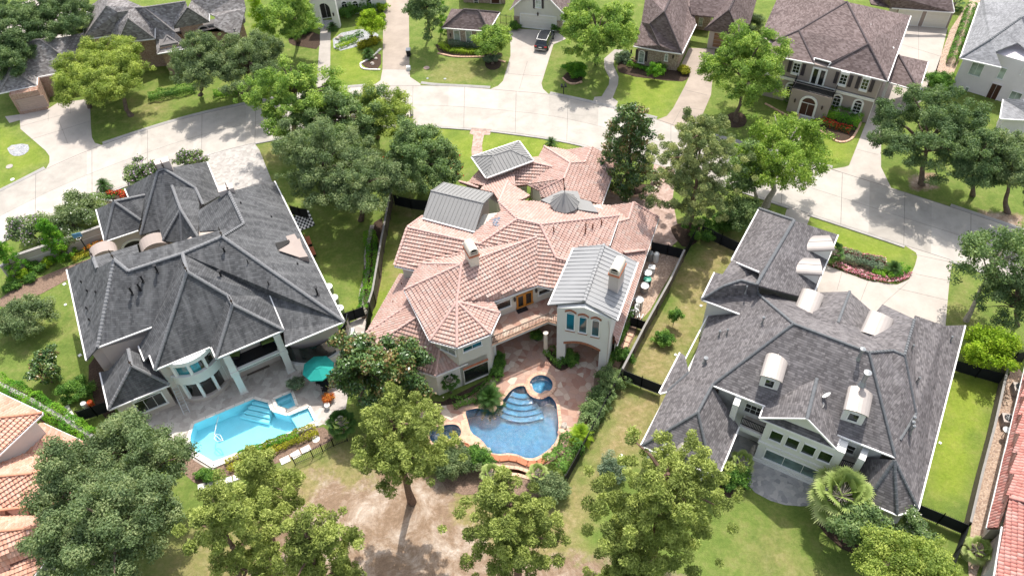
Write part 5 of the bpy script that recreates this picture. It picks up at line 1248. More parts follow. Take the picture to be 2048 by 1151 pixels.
for px, a in (([(1860, 740), (1990, 760), (1950, 1010), (1840, 1010)], 1.0), ([(850, 255), (1180, 285), (900, 350)], 0.8), ([(0, 260), (95, 320), (0, 380)], 0.7), ([(780, 470), (815, 540), (740, 650), (725, 640)], 0.8), ([(660, 80), (760, 80), (760, 165), (660, 165)], 0.7), ([(1610, 430), (1830, 500), (1800, 560), (1640, 500)], 0.8), ([(1620, 250), (1730, 250), (1690, 330), (1640, 320)], 0.7), ([(1230, 150), (1370, 160), (1310, 232), (1235, 210)], 0.7)):
 lush = np.maximum(lush, zone(px, a))
ny, nx = GX.shape
idx = np.arange(nx * ny).reshape(ny, nx); FQ = np.stack([idx[:-1, :-1], idx[:-1, 1:], idx[1:, 1:], idx[1:, :-1]], -1).reshape(-1, 4)
cxm = FX[FQ].mean(1); cym = FY[FQ].mean(1); keep = np.ones(len(FQ), bool)
for rg_ in (ring_pool, ring_pool2, ring_basin, ring_lp, ring_ls, ring_spa): keep &= sdist(cxm, cym, rg_) > 0.0 - 0.02
for rg_ in (ring_pool, ring_pool2, ring_basin, ring_lp, ring_ls, ring_spa):
 near = sdist(cxm, cym, rg_) < 0.32; keep &= ~near
mt, t, b = nodes('lawn', 0.95, 0.1)
def attr(t, n): a = N(t, 'ShaderNodeAttribute'); a.attribute_name = n; return a.outputs['Fac']
fine = noise(t, 3.5, 6, 0.75); mid = noise(t, 0.55, 5, 0.65)
green = ramp(t, mid, [(0.25, (0.10, 0.155, 0.032)), (0.5, (0.15, 0.205, 0.045)), (0.75, (0.225, 0.25, 0.075))])
green = mix(t, attr(t, 'lush'), green, ramp(t, mid, [(0.3, (0.175, 0.245, 0.03)), (0.7, (0.27, 0.32, 0.05))]))
tan = ramp(t, noise(t, 1.4, 6, 0.75), [(0.3, (0.17, 0.165, 0.055)), (0.5, (0.30, 0.235, 0.11)), (0.7, (0.42, 0.32, 0.19))])
dsoil = ramp(t, noise(t, 0.42, 12, 0.78, dist=0.5), [(0.32, (0.19, 0.125, 0.08)), (0.46, (0.28, 0.195, 0.13)), (0.55, (0.39, 0.30, 0.225)), (0.68, (0.56, 0.48, 0.40))])
dn = mathn(t, 'ADD', attr(t, 'dry'), mathn(t, 'MULTIPLY', mathn(t, 'SUBTRACT', noise(t, 1.1, 6, 0.75), 0.5), 0.9), clamp=True)
col = mix(t, dn, green, tan)
sn = mathn(t, 'SUBTRACT', mathn(t, 'MULTIPLY', attr(t, 'dirt'), 1.7), noise(t, 2.3, 5, 0.7), clamp=True); sn = mathn(t, 'MULTIPLY', sn, 2.5, clamp=True)
col = mix(t, sn, col, dsoil)
col = mix(t, 0.75, col, ramp(t, fine, [(0.25, (0.62, 0.62, 0.62)), (0.75, (1.25, 1.25, 1.25))]), 'MULTIPLY')
t.links.new(col, b.inputs['Base Color']); bump(t, b, noise(t, 9, 4, 0.8), 0.7, 0.08); M_lawn = mt
go = npmesh('ground', np.stack([FX, FY, np.zeros(FX.shape)], 1), FQ[keep], M_lawn, attr=dict(dry=dry, dirt=dirt, lush=lush)); go['kind'] = 'structure'
far = MB();
for (x0, x1, y0, y1) in ((-500, -75, -300, 800), (79.5, 500, -300, 800), (-75, 79.5, -300, 8), (-75, 79.5, 149.5, 800)): far.add([(x0, y0, -0.01), (x1, y0, -0.01), (x1, y1, -0.01), (x0, y1, -0.01)], [(0, 1, 2, 3)])
far.build('ground', M_lawn)['kind'] = 'structure'
# road
north = [(-170, 462), (0, 384), (91, 337.3), (206, 288.5), (300, 257), (396, 229), (503, 206), (590, 189), (680, 177), (737, 172), (865, 171), (940, 174.5), (1020, 182), (1099, 188), (1185, 206), (1242, 221.5), (1313, 238), (1365, 257), (1430, 273), (1530, 299), (1628, 328), (1757, 368), (1900, 413), (2046, 462), (2230, 526)]
south = [(-170, 575), (0, 483), (112, 426), (260, 366), (406, 312), (510, 285), (600, 268), (700, 256), (802, 251.5), (870, 252), (943, 257), (1000, 262), (1090, 274), (1167, 289), (1300, 325), (1440, 366), (1580, 413.8), (1618, 427), (1700, 454), (1810, 491), (1901, 519), (2048, 570), (2230, 640)]
sheet('road', north + south[::-1], 0.008, M_road)
# joints in the road: across every 5 m or so and one along the middle
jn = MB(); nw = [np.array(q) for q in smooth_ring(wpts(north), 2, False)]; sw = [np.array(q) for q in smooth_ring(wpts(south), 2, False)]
def resample(pl, n):
 pl = np.array(pl); d = np.r_[0, np.cumsum(np.linalg.norm(np.diff(pl, axis=0), axis=1))]; s = np.linspace(0, d[-1], n); return np.stack([np.interp(s, d, pl[:, 0]), np.interp(s, d, pl[:, 1])], 1)
rn_, rs_ = resample(nw, 22), resample(sw, 22)
rq = MB(); n5, s5_ = resample(nw, 66), resample(sw, 66); m5 = (n5 + s5_) / 2
for i in range(65):
 for A_, B_ in ((n5, m5), (m5, s5_)): rq.add([(*A_[i], 0.012), (*B_[i], 0.012), (*B_[i + 1], 0.012), (*A_[i + 1], 0.012)], [(0, 1, 2, 3)], mi=[0, 0, 1, 2][int(rng.integers(0, 4))] if i % 3 == 0 or not rq.mi else rq.mi[-2 if len(rq.mi) > 1 else -1])
rq.build('road', [M_road, M_road_b, M_road_c])['kind'] = 'structure'
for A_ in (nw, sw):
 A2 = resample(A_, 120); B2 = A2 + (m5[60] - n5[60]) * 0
 for i in range(119): jn.bar((*A2[i], 0.014), (*A2[i + 1], 0.014), 0.09, 0.006)  # dark strip along each kerb, painted in as gutter shadow
for i in range(1, 21): jn.bar((*rn_[i], 0.016), (*rs_[i], 0.016), 0.05, 0.006)
mid_ = (resample(nw, 60) + resample(sw, 60)) / 2
for i in range(59): jn.bar((*mid_[i], 0.0165), (*mid_[i + 1], 0.0165), 0.03, 0.006)
jn.build('road_joints_and_gutter_shade', M_joint_and_shade)['kind'] = 'structure'
def kerb(px, inner):
 ring = smooth_ring(wpts(px), 2, False); m_ = MB()
 for a, b in zip(ring[:-1], ring[1:]):
  a = np.array(a); b = np.array(b); d = b - a; n = np.array([-d[1], d[0]]) / (np.linalg.norm(d) + 1e-9) * inner
  vs = [(*(a), 0.012), (*(b), 0.012), (*(b + n * 0.28), 0.10), (*(a + n * 0.28), 0.10), (*(b + n * 0.42), 0.10), (*(a + n * 0.42), 0.10), (*(b + n * 0.42), 0.0), (*(a + n * 0.42), 0.0)]
  m_.add(vs, [(0, 1, 2, 3), (3, 2, 4, 5), (5, 4, 6, 7)])
 m_.build('kerb', M_kerb)['kind'] = 'structure'
kerb(north[:3], 1); kerb(north[3:9], 1); kerb([(841, 167.5), (865, 171), (940, 174.5), (980, 177)], 1); kerb([(1099, 188), (1185, 206), (1242, 221.5), (1313, 238)], 1); kerb(north[17:21] , 1); kerb(north[22:], 1); kerb([(680, 177), (737, 172)], 1); kerb([(1628, 328), (1664, 337)], 1)
kerb(south[:5], -1); kerb([(510, 285), (600, 268), (700, 256), (802, 251.5), (870, 252), (943, 257)], -1); kerb([(982, 260.5), (1090, 274), (1167, 289), (1300, 325)], -1); kerb([(1350, 341), (1440, 366), (1580, 413.8)], -1); kerb([(1618, 427), (1700, 454), (1810, 491)], -1); kerb(south[20:], -1)
# driveways
Dz = 0.016
def drive(name, px, mat, z=Dz, smooth=0): return sheet(name, px, z, mat, smooth=smooth)
drive('driveway', [(39, 229), (96, 218), (115, 206), (180, 198), (182, 255), (184, 275), (190, 286), (206, 291), (91, 339.5), (99, 325), (99, 312), (91, 301), (55, 270), (41, 258)], M_drive)
drive('driveway', [(10, 233), (39, 229), (41, 240), (19, 246)], M_walk, 0.012)
drive('driveway', [(768, -60), (817, -60), (819, 139), (765, 139)], M_drive_tan)
drive('driveway', [(765, 139), (819, 139), (820, 154), (841, 168), (841, 172), (737, 174), (751, 168), (761, 161)], M_drive)
drive('path', [(641, 57), (661.6, 58), (660, 159), (680, 178.5), (628, 186), (634, 160)], M_walk)
drive('driveway', [(1039, 58), (1112, 62), (1132, 78), (1107, 89), (1083, 167), (1086, 178), (1099, 190), (1000, 181), (980, 178.5), (996, 172), (1006, 162), (1021, 112), (1021, 91), (1018, 60)], M_drive)
drive('path', [C0(*q) for q in ((880, 380), (800, 450), (800, 520), (840, 600), (835, 650), (780, 740), (725, 745), (708, 790), (885, 834), (905, 780), (865, 750), (905, 650), (910, 590), (870, 500), (880, 450), (960, 385))], M_walk)
drive('driveway', [(1378, 96), (1430, 98), (1422, 190), (1404, 232), (1396, 266), (1365, 259), (1313, 240), (1333.6, 232), (1346.6, 216), (1370, 172), (1378, 154), (1372, 141), (1360, 135)], M_drive_tan)
drive('driveway', [(1733, 243), (1764, 160), (1790, 110), (1808, 50), (1898, 44), (1880, 120), (1860, 190), (1825, 215), (1780, 240), (1762, 290), (1762, 334), (1783, 377), (1757, 370), (1664, 338), (1690, 334), (1698, 331)], M_drive)
drive('driveway', [(1645, 528), (1700, 548), (1735, 561), (1794, 569), (1818, 558), (1830, 530), (1834.5, 513), (1832, 505), (1805, 488), (1905, 521), (1903, 535), (1898, 570), (1890, 660), (1760, 660), (1600, 630), (1625, 560)], M_drive)
drive('path', [(1576, 412), (1622, 429), (1612, 455), (1566, 440)], M_walk)
drive('path', [(943, 255), (984, 258.5), (979.6, 269.7), (968, 270), (964, 290), (966, 320), (944, 320), (943, 300), (947, 270), (939, 267)], M_redpav, smooth=0)
drive('driveway', [(1222, 375), (1290, 388), (1303, 362), (1308, 327), (1352, 340), (1345, 400), (1355, 450), (1357, 480), (1340, 495), (1307, 490), (1250, 440), (1190, 430)], M_redpav)
drive('path', [(1300, 484), (1367, 503), (1300, 620), (1268, 655), (1215, 640), (1270, 520)], M_straw)
drive('driveway', [(404, 311), (508, 285), (519, 300), (545, 365), (470, 420), (400, 350)], M_cobble)
drive('path', [(1602, 218), (1628, 222), (1616, 252), (1592, 290), (1568, 309), (1548, 303), (1574, 280), (1592, 250)], M_walk)
drive('driveway', [(-20, 60), (30, 10), (180, -40), (130, 130), (60, 110), (0, 150)], M_drive)
drive('path', [(1860, 190), (1868, 150), (1900, 60), (1960, -30), (1985, -30), (1935, 80), (1895, 175)], M_straw)
for a, b in (((1870, 190), (2048, 250)),): pass
dj = MB()
def jl(a, b, w=0.035): dj.bar(P(*a, 0.021), P(*b, 0.021), w, 0.006)
for a, b in ((A0(155, 970), A0(590, 850)), (A0(200, 1080), A0(690, 930)), (A0(370, 840), A0(370, 930)), (A0(450, 920), A0(520, 1100)), (A0(540, 800), A0(540, 870)), (C0(60, 565), C0(330, 585)), (C0(210, 470), C0(150, 680)), (C0(1420, 690), C0(1590, 730)), (C0(1400, 820), C0(1320, 960)), (C0(1400, 820), C0(1560, 845)),
    (D0(1260, 200), D0(1260, 440)), (D0(1130, 330), D0(1420, 420)), (r3(700, 940), r3(650, 1120)), (r3(880, 1060), r6(820, 170)), (r3(1180, 1060), r6(980, 190)), (r6(1100, 60), r6(1480, 150)), (r3(1240, 1000), r3(1490, 1050)), (r3(800, 70), r3(960, 110)), (D0(880, 1000), D0(930, 1010)), (r3(1210, 850), r3(1500, 910)), (D0(890, 860), D0(1080, 880)), (B0t(1000, 530), B0t(1225, 535))): jl(a, b)
dj.build('driveway_joints', M_joint_and_shade)['kind'] = 'structure'
# terraces
patio = [(828, 797), (868, 812), (905, 800), (985, 755), (985, 700), (1000, 655), (1110, 640), (1235, 660), (1216, 745), (1196, 770), (1190, 800), (1184, 830), (1165, 850), (1140, 875), (1128, 905), (1100, 925), (1068, 936), (1000, 928), (960, 925), (925, 908), (880, 898), (850, 885), (846, 860), (838, 830)]
sheet('terrace', patio, 0.02, M_flag, holes=[ring_pool, ring_pool2, ring_spa])
sheet('terrace', [(272, 832), (340, 800), (390, 740), (480, 690), (580, 640), (600, 733), (640, 705), (700, 695), (700, 760), (690, 830), (655, 850), (637, 845), (598, 864), (427, 935), (372, 902), (340, 880)], 0.02, M_trav, holes=[ring_lp, ring_ls])
sheet('terrace', [(1400, 960), (1440, 900), (1480, 850), (1540, 880), (1660, 960), (1655, 1000), (1640, 1010), (1602, 1011.5), (1570, 1009), (1540, 1000), (1510, 984), (1492, 965)], 0.02, M_trav_g)
sheet('terrace', [(690, 650), (730, 630), (738, 660), (722, 700), (700, 700), (690, 680)], 0.018, M_trav)
# beds
def bed(px, mat=M_mulch, z=0.024, smooth=1): return sheet('flower_bed', px, z, mat, smooth=smooth)
bed([(1220, 375), (1300, 365), (1293, 383), (1275, 392), (1250, 392), (1222, 382)]); bed([(1340, 450), (1400, 440), (1400, 480), (1370, 500), (1345, 470)])
bed([(845, 795), (880, 806), (905, 792), (985, 752), (960, 780), (915, 806), (880, 812), (850, 806)]); bed([(1088, 700), (1105, 700), (1140, 725), (1135, 738), (1118, 742), (1095, 722)])
bed([(1190, 740), (1218, 735), (1235, 690), (1262, 640), (1280, 650), (1245, 720), (1205, 820), (1180, 870), (1150, 900), (1135, 930), (1110, 935), (1130, 900), (1170, 850), (1184, 800)], M_bed)
bed([(0, 590), (100, 545), (200, 510), (245, 495), (250, 515), (170, 540), (60, 600), (0, 620)], M_bed); bed([(580, 640), (660, 600), (690, 690), (640, 702), (592, 735)]); bed([(170, 740), (200, 700), (225, 830), (270, 850), (200, 840)])
bed([(1430, 940), (1460, 920), (1495, 960), (1490, 985), (1462, 1000), (1440, 980)]); bed([(1620, 1010), (1680, 1000), (1790, 1050), (1830, 1060), (1800, 1130), (1700, 1110), (1640, 1060)])
bed([(1645, 500), (1680, 498), (1740, 520), (1790, 527), (1812, 550), (1800, 566), (1740, 558), (1680, 540), (1645, 528)]); bed([(1625, 235), (1722, 235), (1715, 262), (1700, 282), (1680, 284), (1655, 275), (1630, 257)])
bed([(1255, 115), (1380, 135), (1378, 158), (1360, 165), (1240, 150), (1232, 130)]); bed([(868, 85), (900, 95), (985, 100), (1010, 110), (990, 117), (905, 115), (880, 108)]); bed([(970, 118), (1000, 118), (1003, 135), (985, 142), (970, 135)])
bed([(665, 70), (735, 55), (765, 75), (720, 92), (668, 105)], M_gravel); bed([(720, 125), (762, 100), (762, 138), (735, 138)]); bed([(1126, 150), (1150, 135), (1166, 155), (1163, 168), (1140, 170), (1128, 162)])
bed([(575, 75), (640, 60), (640, 100), (610, 95), (580, 90)]); bed([(200, 392), (235, 385), (262, 395), (250, 420), (215, 410)]); bed([(12, 292), (55, 286), (60, 300), (45, 312), (22, 312)], M_gravel)
bed([(430, 925), (560, 880), (640, 848), (668, 870), (660, 885), (560, 925), (440, 960)], M_bed); bed([(365, 905), (420, 940), (440, 965), (400, 975), (350, 930)], M_bed)
bed([(1455, 225), (1490, 225), (1495, 250), (1470, 258), (1448, 248)]); bed([(2010, 745), (2048, 735), (2048, 800), (1980, 1000), (1960, 1151), (1930, 1151), (1950, 990)], M_straw)
bed([(740, 450), (772, 430), (760, 600), (725, 650), (718, 600)]); bed([(0, 775), (60, 800), (160, 860), (260, 920), (240, 950), (110, 860), (0, 790)])
bed([(960, 910), (985, 925), (985, 950), (1060, 962), (1100, 935), (1120, 960), (1085, 1000), (1000, 985), (900, 990), (870, 940), (880, 905)], M_bed)
# stone edging along beds
def edging(px, mat=M_coping, w=0.25, h=0.14, gap=0.4, lab=None):
 ring = resample(smooth_ring(wpts(px), 2, False), max(3, int(sum(np.linalg.norm(np.diff(np.array(wpts(px)), axis=0), axis=1)) / gap))); m_ = MB()
 for a, b in zip(ring[:-1], ring[1:]):
  c = (a + b) / 2; m_.bar((*(c + (a - c) * 0.9), h / 2), (*(c + (b - c) * 0.9), h / 2), w * random.uniform(0.8, 1.1), h * random.uniform(0.8, 1.2))
 o = m_.build('bed_edging', mat); o['kind'] = 'structure'; return o
edging([D0(110, 775), D0(300, 880), D0(355, 895), D0(380, 820)]); edging([D0(470, 840), D0(450, 920), ]) if False else None
edging([D0(475, 955), D0(560, 1000), D0(620, 1050), D0(690, 1070), D0(760, 1045), D0(800, 980), D0(830, 915)]); edging([(1222, 384), (1250, 394), (1275, 393), (1294, 384), (1298, 372)]); edging([B0t(1440, 410), B0t(1560, 440), B0t(1700, 440), B0t(1820, 435), B0t(1960, 480)])
edging([(721, 128), (722, 137), (735, 140), (761, 140)], M_coping_w); edging([(721, 128), (745, 115), (762, 98)], M_coping_w); edging([C0(480, 600), C0(520, 640), C0(570, 650), C0(630, 630)]); edging([a5(705, 430), a5(740, 450), a5(870, 470)], M_coping_w)
# ------------------------------------------------------------------ pools
def collar(ring, mat, w=0.9, z=0.022):
 return sheet('pool_surround', inset_poly(ring, -w), z, mat, holes=[ring], world_pts=True)
collar(ring_basin, M_bed, 0.8); collar(ring_lp, M_trav, 0.6, 0.014); collar(ring_pool, M_flag, 0.5, 0.014)
def water(name, c, rough=0.02, wave=0.35, scale=2.2, tint=(0.75, 0.93, 0.96)):
 mt = bpy.data.materials.new(name); mt.use_nodes = True; t = mt.node_tree; t.nodes.clear()
 o = N(t, 'ShaderNodeOutputMaterial'); tr = N(t, 'ShaderNodeBsdfTransparent'); tr.inputs[0].default_value = (*tint, 1); gl = N(t, 'ShaderNodeBsdfGlossy'); gl.inputs['Roughness'].default_value = rough
 fr = N(t, 'ShaderNodeFresnel'); fr.inputs[0].default_value = 1.33; mx = N(t, 'ShaderNodeMixShader')
 nh = noise(t, scale, 3, 0.6, dist=0.8); bp = N(t, 'ShaderNodeBump'); setin(bp, Strength=wave, Distance=0.085); t.links.new(nh, bp.inputs['Height'])
 for q in (gl, fr): t.links.new(bp.outputs[0], q.inputs['Normal'])
 t.links.new(fr.outputs[0], mx.inputs[0]); t.links.new(tr.outputs[0], mx.inputs[1]); t.links.new(gl.outputs[0], mx.inputs[2]); t.links.new(mx.outputs[0], o.inputs[0]); return mt
def poolshell(t_, ring, depth, mat, name='pool_shell', top=0.0, lip=0.5):
 n = len(ring); m_ = MB(); tri = tessellate_polygon([[Vector((a, b, 0)) for a, b in ring]])
 vs = [(a, b, top) for a, b in ring] + [(a, b, -depth) for a, b in ring]; fs = [(i, (i + 1) % n, n + (i + 1) % n, n + i) for i in range(n)]
 fs += [tuple(n + i for i in q) for q in tri]; m_.add(vs, fs); return m_.build(name, mat, t_)
def wsheet(t_, ring, z, mat, name='water'):
 tri = tessellate_polygon([[Vector((a, b, 0)) for a, b in ring]]); fs = []
 for q in tri:
  a, b, c = [Vector(ring[i]) for i in q]; fs.append(tuple(q) if (b - a).cross(c - a) > 0 else tuple(q)[::-1])
 return MB().add([(a, b, z) for a, b in ring], fs).build(name, mat, t_)
def coping_ring(t_, ring, w, h, mat, z=0.0, name='coping', closed=True, seg=0.45):
 m_ = MB(); r = np.array(list(ring) + ([ring[0]] if closed else []))
 rr = [r[0]]
 for a, b in zip(r[:-1], r[1:]):
  k = max(1, int(round(np.linalg.norm(b - a) / seg))); rr += [a + (b - a) * (i + 1) / k for i in range(k)]
 for a, b in zip(rr[:-1], rr[1:]): m_.bar((*(a + (b - a) * 0.03), z + h / 2), (*(b - (b - a) * 0.03), z + h / 2), w, h)
 return m_.build(name, mat, t_)
M_w_dark = water('pool_water_deep', None, 0.06, 1.0, 3.0, (0.54, 0.80, 0.89)); M_w_light = water('pool_water_clear', None, 0.05, 0.2, 2.2, (0.62, 0.90, 0.97))
M_plaster_d = plain('blue_pebble_plaster', (0.045, 0.23, 0.35), 0.8, 0.35, 1.8); M_plaster_l = plain('aqua_plaster', (0.58, 0.83, 0.88), 0.8, 0.04, 1.0); M_step_l = plain('pale_aqua_steps', (0.68, 0.87, 0.90), 0.8, 0.04)
M_plaster_s = plain('pale_blue_step_plaster', (0.08, 0.285, 0.41), 0.8, 0.35, 2.0)
def lower_ring(ring, f, c): return [(c[0] + (a - c[0]) * f, c[1] + (b - c[1]) * f) for a, b in ring]
tp_ = thing('swimming_pool', 'freeform deep blue pool with orange stone coping set in the flagstone terrace', 'pool', P(1040, 840))
poolshell(tp_, ring_pool, 1.5, M_plaster_d); wsheet(tp_, ring_pool, -0.12, M_w_dark); coping_ring(tp_, ring_pool, 0.32, 0.06, M_coping, 0.01)
stc = P(1046, 752)
st = MB()
for k, (r_, zz) in enumerate(((2.0, -0.35), (2.55, -0.55), (3.05, -0.75), (3.55, -0.95), (4.05, -1.15))):
 arc = [(stc[0] + r_ * math.cos(math.radians(a)), stc[1] + r_ * math.sin(math.radians(a))) for a in range(-150, -62, 6)]
 arc = [q for q in arc if sdist(np.array([q[0]]), np.array([q[1]]), ring_pool)[0] < -0.05]
 if len(arc) > 2:
  for a, b in zip(arc[:-1], arc[1:]): st.bar((*a, zz - 0.1), (*b, zz - 0.1), 0.5, 0.2)
st.build('steps', M_plaster_s, tp_)
t2_ = thing('swimming_pool', 'small dark blue pool left of the stone bridge beside the large freeform pool', 'pool', P(890, 870)); poolshell(t2_, ring_pool2, 1.2, M_plaster_d); wsheet(t2_, ring_pool2, -0.12, M_w_dark); coping_ring(t2_, ring_pool2, 0.3, 0.06, M_coping, 0.01)
t3_ = thing('hot_tub', 'round blue hot tub with a stone rim between the terrace and the freeform pool', 'hot tub', tuple(spa_c)); poolshell(t3_, ring_spa, 1.0, M_plaster_d, 'tub_shell'); wsheet(t3_, ring_spa, -0.03, M_w_dark); coping_ring(t3_, [(spa_c[0] + (spa_r + 0.17) * math.cos(2 * math.pi * k / 32), spa_c[1] + (spa_r + 0.17) * math.sin(2 * math.pi * k / 32)) for k in range(32)], 0.36, 0.1, M_coping, 0.02)
bn = MB(); bn.lathe([(spa_r * 0.62, -0.55), (spa_r * 0.99, -0.55), (spa_r * 0.99, -0.6)], (spa_c[0], spa_c[1], 0), 32); bn.build('bench', M_plaster_s, t3_)
t4_ = thing('water_basin', 'narrow dark catch basin below the brown stone weir of the freeform pool', 'basin', P(1020, 942)); poolshell(t4_, ring_basin, 0.9, plain('brown_stone_wall', (0.20, 0.10, 0.06), 0.9, 0.4, 3), 'basin_shell'); wsheet(t4_, ring_basin, -0.6, M_w_dark); coping_ring(t4_, ring_basin, 0.3, 0.08, M_coping, 0.01)
wr = MB(); wl = [xy(P(*q)) for q in ((975, 913), (1000, 918), (1018, 916), (1035, 919), (1055, 928), (1075, 928), (1092, 918))]
for a, b in zip(wl[:-1], wl[1:]): wr.bar((*a, 0.06), (*b, 0.06), 0.55, 0.22)
tag(wr.build('weir_wall', M_terra), 'curved terracotta stone weir wall along the lower edge of the freeform pool', 'wall')
t5_ = thing('swimming_pool', 'large angular light blue pool with broad steps on the pale travertine terrace', 'pool', P(500, 860)); poolshell(t5_, ring_lp, 1.35, M_plaster_l); wsheet(t5_, ring_lp, -0.1, M_w_light); coping_ring(t5_, ring_lp, 0.3, 0.05, M_coping_w, 0.015, seg=0.9)
s5 = MB()
for k in range(4):
 a, b, c, d = P(*kk(740 - 45 * k, 385 + 33 * k)), P(*kk(895 - 10 * k + 5, 425 + 38 * k)), P(*kk(905 - 14 * k, 455 + 40 * k)), P(*kk(705 - 45 * k, 410 + 33 * k))
 s5.prism([xy(a), xy(b), xy(c), xy(d)], -1.3, -0.3 - 0.22 * k)
s5.build('steps', M_step_l, t5_)
sh = MB().prism([xy(P(*q)) for q in ((580, 830), (617, 813), (632, 842), (598, 859))], -1.3, -0.3).build('sun_shelf', M_step_l, t5_)
t6_ = thing('hot_tub', 'small square hot tub at the corner of the angular light blue pool', 'hot tub', P(570, 802)); poolshell(t6_, ring_ls, 0.9, M_plaster_l, 'tub_shell'); wsheet(t6_, ring_ls, -0.05, M_w_light); coping_ring(t6_, ring_ls, 0.26, 0.09, M_coping_w, 0.015, seg=0.8)
cc_ = np.mean(np.array(ring_ls), axis=0); b6_ = MB()
for f0_, f1_ in ((0.62, 0.97),):
 ro, ri = lower_ring(ring_ls, f1_, cc_), lower_ring(ring_ls, f0_, cc_); n = len(ro); b6_.add([(*q, -0.4) for q in ro] + [(*q, -0.4) for q in ri] + [(*q, -0.85) for q in ri], [(i, (i + 1) % n, n + (i + 1) % n, n + i) for i in range(n)] + [(n + i, n + (i + 1) % n, 2 * n + (i + 1) % n, 2 * n + i) for i in range(n)])
b6_.build('bench', M_step_l, t6_)
wl = MB(); wl.bar(P(427, 933, 0.05), P(636, 848, 0.05), 0.3, 0.2); wl.bar(P(427, 933, 0.05), P(374, 900, 0.05), 0.3, 0.2); tag(wl.build('pool_wall', M_coping_w), 'low white retaining edge along the outer side of the angular light blue pool', 'wall')
hose = MB().tube([P(*kk(385, 560), -0.06), P(*kk(360, 660), -0.06), P(*kk(345, 740), -0.06), P(*kk(400, 790), -0.06), P(*kk(430, 800), -0.06), P(*kk(405, 750), -0.06), P(*kk(365, 735), -0.06), P(*kk(340, 780), -0.06), P(*kk(370, 810), -0.06), P(*kk(435, 800), -0.06)], 0.035, 6).build('pool_cleaner_hose', M_plastic)
tag(hose, 'white looping cleaner hose floating on the angular light blue pool', 'hose')
br_ = MB().prism([xy(P(*q)) for q in ((921, 842), (932, 838), (940, 868), (928, 876))], -0.3, 0.1).build('stone_bridge', M_coping); tag(br_, 'narrow sandstone bridge between the small and the large freeform pool', 'bridge')
chess = thing('chessboard', 'large black and white outdoor chessboard beside the charcoal house wall', 'chessboard', P(607, 440))
cb = [P(*a6(335, 585)), P(*a6(450, 540)), P(*a6(500, 655)), P(*a6(385, 700))]; c1 = MB(); c2 = MB()
for i in range(8):
 for j in range(8):
  def q_(u, v): p = cb[0] * (1 - u) * (1 - v) + cb[1] * u * (1 - v) + cb[2] * u * v + cb[3] * (1 - u) * v; return (p[0], p[1], 0.05)
  (c1 if (i + j) % 2 else c2).add([q_(i / 8, j / 8), q_((i + 1) / 8, j / 8), q_((i + 1) / 8, (j + 1) / 8), q_(i / 8, (j + 1) / 8)], [(0, 3, 2, 1)])
c1.build('white_squares', M_white, chess); c2.build('black_squares', M_chipblack, chess)
# ------------------------------------------------------------------ vegetation
def leafmat(name, stops, trans=0.34, rough=0.6, gloss=0.0):
 mt = bpy.data.materials.new(name); mt.use_nodes = True; t = mt.node_tree; b = t.nodes['Principled BSDF']; o = t.nodes['Material Output']
 a = N(t, 'ShaderNodeAttribute'); a.attribute_name = 'tint'
 c = ramp(t, a.outputs['Fac'], stops); t.links.new(c, b.inputs['Base Color']); b.inputs['Roughness'].default_value = rough; b.inputs['Specular IOR Level'].default_value = 0.15 + gloss
 tr = N(t, 'ShaderNodeBsdfTranslucent'); c2 = mix(t, 1.0, c, (1.15, 1.25, 0.6), 'MULTIPLY'); t.links.new(c2, tr.inputs[0])
 mx = N(t, 'ShaderNodeMixShader'); mx.inputs[0].default_value = trans; t.links.new(b.outputs[0], mx.inputs[1]); t.links.new(tr.outputs[0], mx.inputs[2]); t.links.new(mx.outputs[0], o.inputs[0]); return mt
